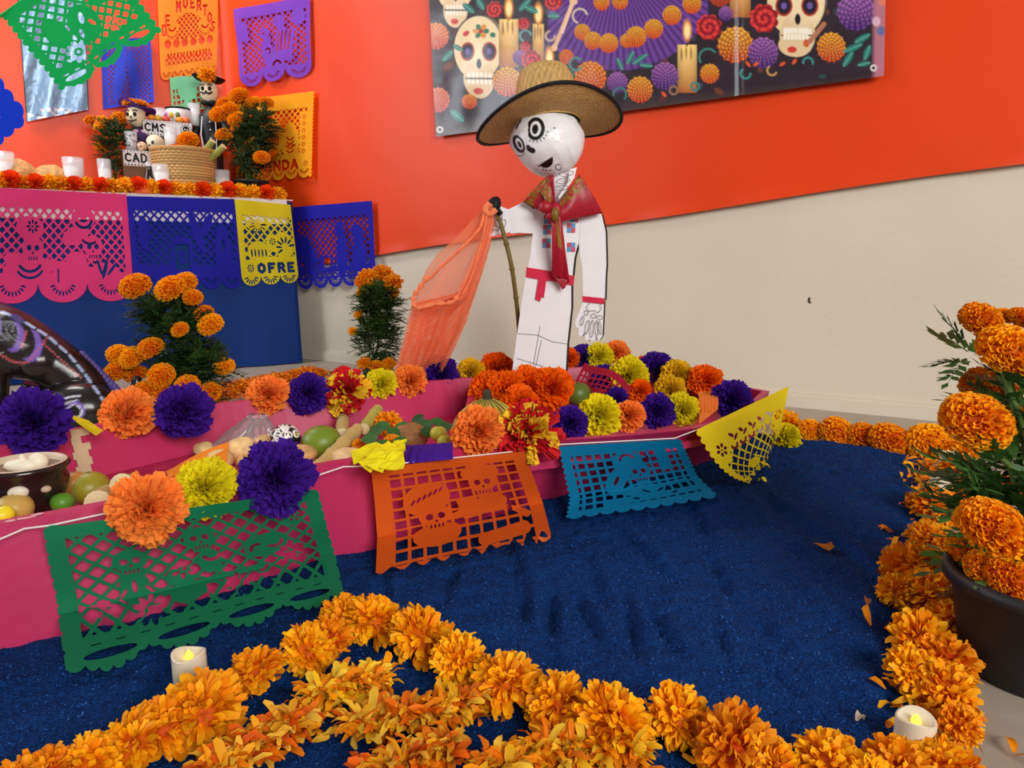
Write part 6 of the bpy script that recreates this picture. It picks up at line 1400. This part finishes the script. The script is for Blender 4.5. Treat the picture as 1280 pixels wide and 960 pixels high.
for (a, z, c, rx) in ((-1.15, .72, (216, 208, 190), .013), (-.55, .70, (190, 170, 150), .007), (-2.1, .45, (214, 196, 196), .016), (-2.5, .72, (206, 164, 110), .012), (-2.7, .3, (190, 110, 60), .012)):
    rr = Rp*(1.0 if z > .6 else .90); b = MB(); b.ball((rr*math.cos(a), rr*math.sin(a), hp*z), (rx, .006, rx*.7), 12, 8, rot=rotz(a+math.pi/2)); b.build('shell', M('shell_%d_%d' % c[:2], c, .45, .4), pot, smooth=True)
cane('sugarcane', G(122, 628, .135), G(108, 612, .125)+Vector((-.0, .06, -.03)), .017, 'fat sugarcane stub beside the black clay pot', 'sugarcane in the boat', M('cane_pale', (196, 176, 110), .5, .3, (10, .15)))
cane('sugarcane', G(152, 606, .15), G(158, 590, .12)+Vector((.05, .05, -.05)), .0165, 'short sugarcane stub with a dark cut end behind the peach flower', 'sugarcane in the boat', MATS['cane_pale'])
cane('sugarcane', G(392, 592, .135), G(447, 537, .135), .0125, 'long sugarcane stalk slanting up beside the green lime', 'sugarcane in the boat', MATS['cane_pale'])
cane('sugarcane', G(428, 543, .125), G(422, 530, .11)+Vector((0, .05, 0)), .013, 'short sugarcane stub behind the green lime', 'sugarcane in the boat', MATS['cane_pale'])
cane('sugarcane', G(455, 536, .135), G(472, 512, .15), .0115, 'green sugarcane tip pointing at the far rim', 'sugarcane in the boat', M('cane_green', (166, 166, 76), .5, .3, (14, .2)))
def bf(x, y, rpx, z, c, name, label, cat='fruit', sq=.9, group='fruit in the boat'):
    p = G(x, y, z); r_ = msz(rpx, p); q = p-Vector((0, 0, r_*sq)); return fruit(name, q, r_, c, label, cat, group, sq)
bf(402, 553, 25, .128, (110, 134, 34), 'orange_fruit', 'large green skinned orange beside the sugarcane in the boat')
bf(722, 492, 17, .150, (88, 110, 40), 'lime', 'dark green lime on the deck behind the yellow flower')
bf(112, 610, 24, .110, (150, 140, 36), 'orange_fruit', 'olive green orange behind the sugarcane stub')
bf(92, 604, 17, .120, (196, 130, 60), 'guava', 'rusty orange fruit touching the black clay pot')
bf(78, 628, 14, .125, (86, 140, 40), 'tomatillo', 'bright green fruit between the clay pot and the rim')
bf(18, 636, 22, .130, (196, 160, 80), 'guava', 'tan fruit left of the clay pot')
bf(3, 644, 14, .135, (240, 220, 40), 'lemon', 'yellow lemon at the left frame edge')
bf(548, 542, 11, .150, (190, 180, 50), 'starfruit', 'yellow green fruit beside the purple crepe wrap')
bf(556, 552, 10, .155, (176, 166, 40), 'starfruit', 'lower yellow green fruit beside the purple crepe wrap')
bf(282, 568, 12, .11, (226, 150, 40), 'guava', 'orange fruit below the plastic bag')
bf(306, 578, 11, .12, (206, 160, 70), 'guava', 'tan fruit behind the large purple flower')
def bb_(x, y, rpx, z, label, c=(206, 160, 104), sq=.55): p = G(x, y, z); r_ = msz(rpx, p); return bread(p-Vector((0, 0, r_*sq*.8)), r_, label, 'breads in the boat', c, sq)
bb_(375, 568, 22, .118, 'brown crusted bread in front of the green orange'); bb_(435, 574, 26, .132, 'pale crumbly bread behind the near rim', (222, 186, 140)); bb_(512, 546, 24, .128, 'dark seeded round bread before the green leaves', (150, 104, 62), .75)
bb_(275, 575, 17, .118, 'pale bun at the left inside the plastic bag', (226, 190, 130), .8); bb_(303, 562, 20, .115, 'pale bun in the middle inside the plastic bag', (228, 192, 132), .8); bb_(328, 556, 16, .110, 'pale bun at the right inside the plastic bag', (224, 186, 126), .8)
bb_(256, 562, 14, .10, 'small bun behind the orange paper', (220, 190, 130), .7)
# knotted plastic bag over the buns
q0 = G(302, 556, .105); top = G(322, 518, .165)
V = []; n_, m_ = 72, 26; rng = random.Random(3)
for j in range(m_):
    t = j/(m_-1)
    for i in range(n_):
        a = 2*math.pi*i/n_; wr_ = 1+.10*math.sin(a*7+t*5)+.06*math.sin(a*17-t*9); rx = .072*(1-t)**.7*wr_+.006; ry = .050*(1-t)**.7*wr_+.006
        if t > .88: rx += .012*(t-.88)/.12*abs(math.sin(a*4)); ry += .008*(t-.88)/.12
        c_ = q0.lerp(top, t); V.append(Vector((c_.x+rx*math.cos(a), c_.y+ry*math.sin(a), max(.079, c_.z-.02*(1-t)))))
bag = mesh('plastic_bag', V, [(j*n_+i, j*n_+(i+1) % n_, (j+1)*n_+(i+1) % n_, (j+1)*n_+i) for j in range(m_-1) for i in range(n_)], None, smooth=True)
mb_ = bpy.data.materials.new('clear_plastic'); mb_.use_nodes = True; nt = mb_.node_tree; gl = nt.nodes.new('ShaderNodeBsdfGlossy'); gl.inputs['Roughness'].default_value = .12; tr = nt.nodes.new('ShaderNodeBsdfTransparent'); tr.inputs[0].default_value = (.96, .95, .96, 1); df_ = nt.nodes.new('ShaderNodeBsdfDiffuse'); df_.inputs[0].default_value = (.8, .78, .8, 1)
fr = nt.nodes.new('ShaderNodeFresnel'); fr.inputs[0].default_value = 1.5; mx = nt.nodes.new('ShaderNodeMixShader'); nt.links.new(fr.outputs[0], mx.inputs[0]); nt.links.new(tr.outputs[0], mx.inputs[1]); nt.links.new(gl.outputs[0], mx.inputs[2]); mx2 = nt.nodes.new('ShaderNodeMixShader'); mx2.inputs[0].default_value = .20; nt.links.new(mx.outputs[0], mx2.inputs[1]); nt.links.new(df_.outputs[0], mx2.inputs[2]); nt.links.new(mx2.outputs[0], nt.nodes['Material Output'].inputs[0])
bag.data.materials.append(mb_); tag(bag, 'knotted clear plastic bag of buns lying in the boat', 'plastic bag')
# black and white painted ball
p = G(357, 548, .135); r_ = msz(18.5, p); th = np.linspace(.001, math.pi-.001, 60)[:, None]; ph = np.linspace(0, 2*math.pi, 100, endpoint=False)[None]
Dn = np.stack([np.sin(th)*np.cos(ph), np.sin(th)*np.sin(ph), np.cos(th)+0*ph], -1).reshape(-1, 3); cc = np.tile(np.array(lin((24, 22, 24))), (len(Dn), 1)); rg = np.random.RandomState(4)
for k in range(60):
    v = rg.randn(3); v /= np.linalg.norm(v); an = np.arccos(np.clip(Dn@v, -1, 1)); ra = rg.uniform(.12, .26); m_ = np.abs(an-ra) < .045; cc[m_] = np.array(lin((236, 232, 226))); 
    if k % 6 == 0: cc[an < .10] = np.array(lin((236, 200, 40)))
ball = mesh('painted_ball', Dn*r_+np.array(p)[None], [(j*100+i, j*100+(i+1) % 100, (j+1)*100+(i+1) % 100, (j+1)*100+i) for j in range(59) for i in range(100)], m_colgloss, None, True, cc); tag(ball, 'black ball painted with white swirls beside the plastic bag', 'ornament')
# orange paper strip, petals and leaves inside
m_op2 = M('orange_tissue_flat', (246, 142, 24), .65, .2, (20, .1), transl=.2)
c4 = [G(205, 592, .10), G(286, 553, .14), G(282, 590, .13), G(228, 604, .12)]; V = []
for j in range(10):
    for i in range(24): u = i/23; v = j/9; V.append(c4[0].lerp(c4[1], u).lerp(c4[3].lerp(c4[2], u), v)+Vector((0, 0, .006*math.sin(v*14+u*3))))
tag(mesh('orange_paper', V, grid_faces(24, 10), m_op2, smooth=True), 'crumpled orange tissue sheet lying left of the plastic bag', 'tissue paper')
def bl(x, y, z, rot, l, label):
    p = G(x, y, z); d = Vector((math.cos(rot), math.sin(rot)*.6, math.sin(rot)*.6)).normalized(); s2 = d.cross(Vector((0, -1, .4))).normalized(); V = []
    for t, w in ((0, .05), (.2, .7), (.5, 1), (.8, .8), (1, .05)):
        for sg in (-1, 0, 1): V.append(p+d*l*(t-.5)+s2*sg*w*l*.32+Vector((0, -1, .4))*(.12*l*(t-.5)**2-.05*l*abs(sg)))
    bb = MB(); bb.add(V, grid_faces(3, 5), tuple(np.array(lin((54, 104, 42)))*random.uniform(.6, 1.15))); o = bb.build('green_leaf', m_leaf, smooth=True, cols=True); tag(o, label, 'leaf', 'green leaves in the boat')
LP = [(462, 548, .2, 'leftmost'), (470, 538, .5, 'second'), (480, 556, -.3, 'third'), (478, 532, 0, 'fourth'), (492, 540, -.5, 'fifth'), (503, 533, .3, 'sixth'), (522, 524, .8, 'seventh'), (532, 530, .2, 'eighth'), (535, 540, -.4, 'ninth'), (548, 528, -.6, 'tenth'), (500, 552, .1, 'eleventh'), (556, 534, .4, 'rightmost')]
for (x, y, ro, nm) in LP: bl(x, y, .150 if y < 545 else .155, ro, .031, nm+' green leaf in the bunch around the dark bread')
for (x, y, rp, lb) in ((485, 530, 17, 'orange marigold among the green leaves in the boat'), (490, 552, 10, 'small orange marigold below the green leaves in the boat'), (448, 556, 8, 'tiny orange marigold beside the sugarcane in the boat')):
    p = G(x, y, .135); o = flower(SHAG, 'marigold', p, msz(rp, p)*1.1, (0, -.6, .7)); tag(o, lb, 'marigold', 'marigolds in the boat')
# bananas
p = G(609, 496, .178); ban = empty('banana_bunch', G(612, 520, .122), 'bunch of green tipped bananas behind the peach flower', 'bananas')
m_ban = M('banana_skin', (172, 154, 60), .5, .35, (24, .35)); m_rdg = M('banana_ridge', (92, 84, 40), .6, .3)
b = MB(); b.lathe([(.011, -.012), (.012, -.004), (.009, .006), (.010, .012), (.006, .015), (.0005, .016)], p, 12); b.build('stalk', M('banana_stalk', (64, 58, 44), .7, .2, (60, .3)), ban, smooth=True, world=True)
for k, (dx, dy) in enumerate(((-.060, .0), (-.046, -.040), (-.012, -.060), (.026, -.055), (.055, -.025), (.058, .012))):
    pts = [p+Vector((dx*t, dy*t, -.004-.018*t-.030*t*t)) for t in (.08, .3, .55, .8, 1.05, 1.25)]; rad = [.0045, .0060, .0095, .0115, .0095, .004]
    b = MB(); b.tube(catm(pts, 3), list(np.interp(np.linspace(0, 5, 16), range(6), rad)), 6); o = b.build('banana', m_ban, ban, smooth=False, world=True)
    b = MB(); b.tube([q_+Vector((0, -r_*.75, r_*.75)) for q_, r_ in zip(pts, rad)], .0012, 5); o2 = b.build('ridge', m_rdg, ban, world=True); o2.parent = o; o2.matrix_parent_inverse = Matrix.Identity(4)

# ================================================================ black painted animal
AY = 2.0
prm = []
def ell(c, r_, rot=None): prm.append((Vector(c), r_, rot))
b = MB()
def cap(pts, rads): b.tube(catm([Vector(p) for p in pts], 5), list(np.interp(np.linspace(0, len(rads)-1, (len(pts)-1)*5+1), range(len(rads)), rads)), 20)
sp_ = [D(-150, 330, AY-.05), D(-60, 400, AY), D(10, 428, AY), D(60, 450, AY+.01), D(105, 480, AY+.02), D(128, 510, AY+.02)]
cap(sp_, [.080, .105, .096, .074, .058, .048])
for j, q in enumerate(sp_[1:-2]): b.ball(q, (.07, .09, .07), 20, 14)
b.ball(D(98, 512, AY-.04), (.105, .075, .080), 24, 16); b.ball(D(122, 526, AY+.03), (.055, .06, .06), 20, 14); b.ball(sp_[-1], .048, 20, 14); b.ball(sp_[0], .085, 20, 14)
hip = D(98, 512, AY-.04)
cap([hip, Vector((hip.x-.08, hip.y-.02, .05)), Vector((hip.x-.16, hip.y-.03, .035))], [.06, .04, .034]); b.ball((hip.x-.16, hip.y-.03, .035), (.05, .034, .034), 16, 10)
for dy in (-.06, .07):
    f0 = D(-10, 440, AY+dy); cap([f0, Vector((f0.x-.0, f0.y, .18)), Vector((f0.x-.01, f0.y-.01, .04))], [.06, .038, .034]); b.ball((f0.x-.03, f0.y-.01, .035), (.055, .036, .034), 16, 10)
cap([D(44, 478, AY+.06), D(42, 505, AY+.06), Vector((D(42, 520, AY+.06).x, AY+.06, .03))], [.034, .032, .03])
nk = sp_[0]; hd_ = nk+Vector((-.10, -.06, .10)); cap([nk, hd_], [.07, .06]); b.ball(hd_, (.085, .075, .075), 20, 14); cap([hd_, hd_+Vector((-.11, -.05, -.03))], [.055, .035]); b.ball(hd_+Vector((-.11, -.05, -.03)), .036, 16, 10)
for sy in (-1, 1): cap([hd_+Vector((.01, sy*.045, .05)), hd_+Vector((.02, sy*.06, .13))], [.028, .006])
cap([D(140, 505, AY+.04), D(165, 498, AY+.06), D(172, 470, AY+.08)], [.025, .02, .012])
tmp = mesh('animal_form', b.V, b.F, None); rm = tmp.modifiers.new('r', 'REMESH'); rm.mode = 'VOXEL'; rm.voxel_size = .0052; sm = tmp.modifiers.new('s', 'SMOOTH'); sm.iterations = 6; sm.factor = .5
dg = bpy.context.evaluated_depsgraph_get(); me = bpy.data.meshes.new_from_object(tmp.evaluated_get(dg)); bpy.data.objects.remove(tmp)
co_ = np.empty(len(me.vertices)*3); me.vertices.foreach_get('co', co_); co_ = co_.reshape(-1, 3); no_ = np.empty(len(me.vertices)*3); me.vertices.foreach_get('normal', no_); no_ = no_.reshape(-1, 3)
ax_, ay_ = project(co_); KA = Paint(ax_, ay_, (30, 24, 24)); KA.c *= (.6+.9*noise2(co_[:, 0]*30, co_[:, 2]*30, 8)[:, None]); fr_ = no_[:, 1] < .35
def pa(d, c, a=1.0): KA.put(np.where(fr_, d, -9), c, a, 1.0)
LIL = (124, 96, 186); PALE = (170, 190, 230); RED = (206, 96, 100)
# stripe of pale dashes along the back, dots, crescents, spiral on the haunch
ridge = [(0, 384), (30, 398), (60, 416), (85, 438), (105, 462), (125, 490), (140, 515)]
for k in range(len(ridge)-1):
    (x1, y1), (x2, y2) = ridge[k], ridge[k+1]
    for m_ in range(2): t0 = .1+m_*.5; t1 = t0+.32; pa(KA.ln(x1+(x2-x1)*t0, y1+(y2-y1)*t0+4, x1+(x2-x1)*t1, y1+(y2-y1)*t1+4, 1.7), PALE)
def cres(cx, cy, r0, dx, dy): pa(np.minimum(KA.el(cx, cy, r0, r0*1.35), -KA.el(cx+dx, cy+dy, r0, r0*1.35)), LIL)
cres(17, 421, 14, -9, -3); cres(38, 432, 15, -9, -4); cres(-12, 408, 14, -8, -3); pa(KA.el(22, 398, 10, 4, .5), (70, 66, 130))
for k in range(22):
    t = k/21; pa(KA.el(-2+60*t, 442+12*math.sin(t*3.1)-20*max(0, t-.6)*2.5, 1.5, 1.3), RED)
for k in range(14): t = k/13; pa(KA.el(55+46*t, 430+42*t, 1.5, 1.3), RED)
for k in range(10): t = k/9; pa(KA.el(33-6*t, 414+20*t, 1.3, 1.3), RED)
pa(KA.arc(98, 540, 45, 3.4, 4.75, 1.2), (206, 206, 220)); pa(KA.arc(102, 546, 46, 3.3, 4.6, .9), (206, 206, 220)); pa(KA.arc(106, 552, 47, 3.3, 4.5, .8), (196, 196, 212))
pa(KA.el(95, 513, 12, 11, .5), LIL); pa(KA.el(94, 514, 9.5, 8.5, .5), (222, 222, 232)); pa(KA.el(93, 514, 7.5, 7, .5), (20, 16, 18)); pa(KA.el(78, 510, 1.5, 1.5), RED); pa(KA.el(80, 515, 1.5, 1.5), RED)
for k in range(10): pa(KA.arc(6-k*3, 418, 18, -1.2, 0.4, .5), (200, 210, 220), .35)
animal = empty('painted_animal', Vector((hip.x-.1, AY, 0)), 'glossy black animal figure painted with lilac crescents and dots', 'animal figure')
mobj('body', me, M('black_lacquer', None, .22, .55, attr=True, bump=(45, .12)), animal, True, KA.c, world=True)
for k in range(13):
    t = k/12; q = D(100+48*t, 445+48*t, AY+.03); bb = MB(); bb.ball(q, (.020, .012, .013), 10, 6, rot=Matrix.Rotation(-.5, 3, 'Y')); bb.build('back_ruffle', M('violet_ruffle', (84, 66, 140), .5, .4), animal, smooth=True, world=True)

# ================================================================ pieces of parts go one level deeper
def base_name(o): return o.name.split('.')[0]
SUB = {'eye': ('head',), 'eyebrow': ('head',), 'nose': ('head', 'skull'), 'moustache': ('head',), 'smile': ('head',), 'eye_socket': ('skull',), 'mouth': ('skull',), 'wick': ('wax',), 'cut_end': ('stalk',), 'vertebra_outline': ('neck',),
       'embroidery_patch': ('body',), 'sash': ('body',), 'trouser_crease': ('body',), 'cuff_band': ('hanging_arm',), 'shell': ('body',), 'dough_strip': ('loaf',), 'stem_end': ('flesh',), 'rosette': ('body',), 'rim_band': ('body',), 'edge_binding': ('brim',), 'silver_button': ('suit',), 'jacket_trim': ('suit',), 'bone_outline': ('hanging_hand', 'raised_hand')}
for root in [o for o in C.objects if o.parent is None and len(o.children)]:
    kids = list(root.children); by = {}
    for k in kids: by.setdefault(base_name(k), k)
    for k in kids:
        want = [by[n] for n in SUB.get(base_name(k), ()) if n in by]
        if not want: continue
        par = want[0]
        if base_name(k) == 'bone_outline' and k.data.vertices[0].co.x < 0: par = by['raised_hand']
        k.parent = par; k.matrix_parent_inverse = Matrix.Identity(4)
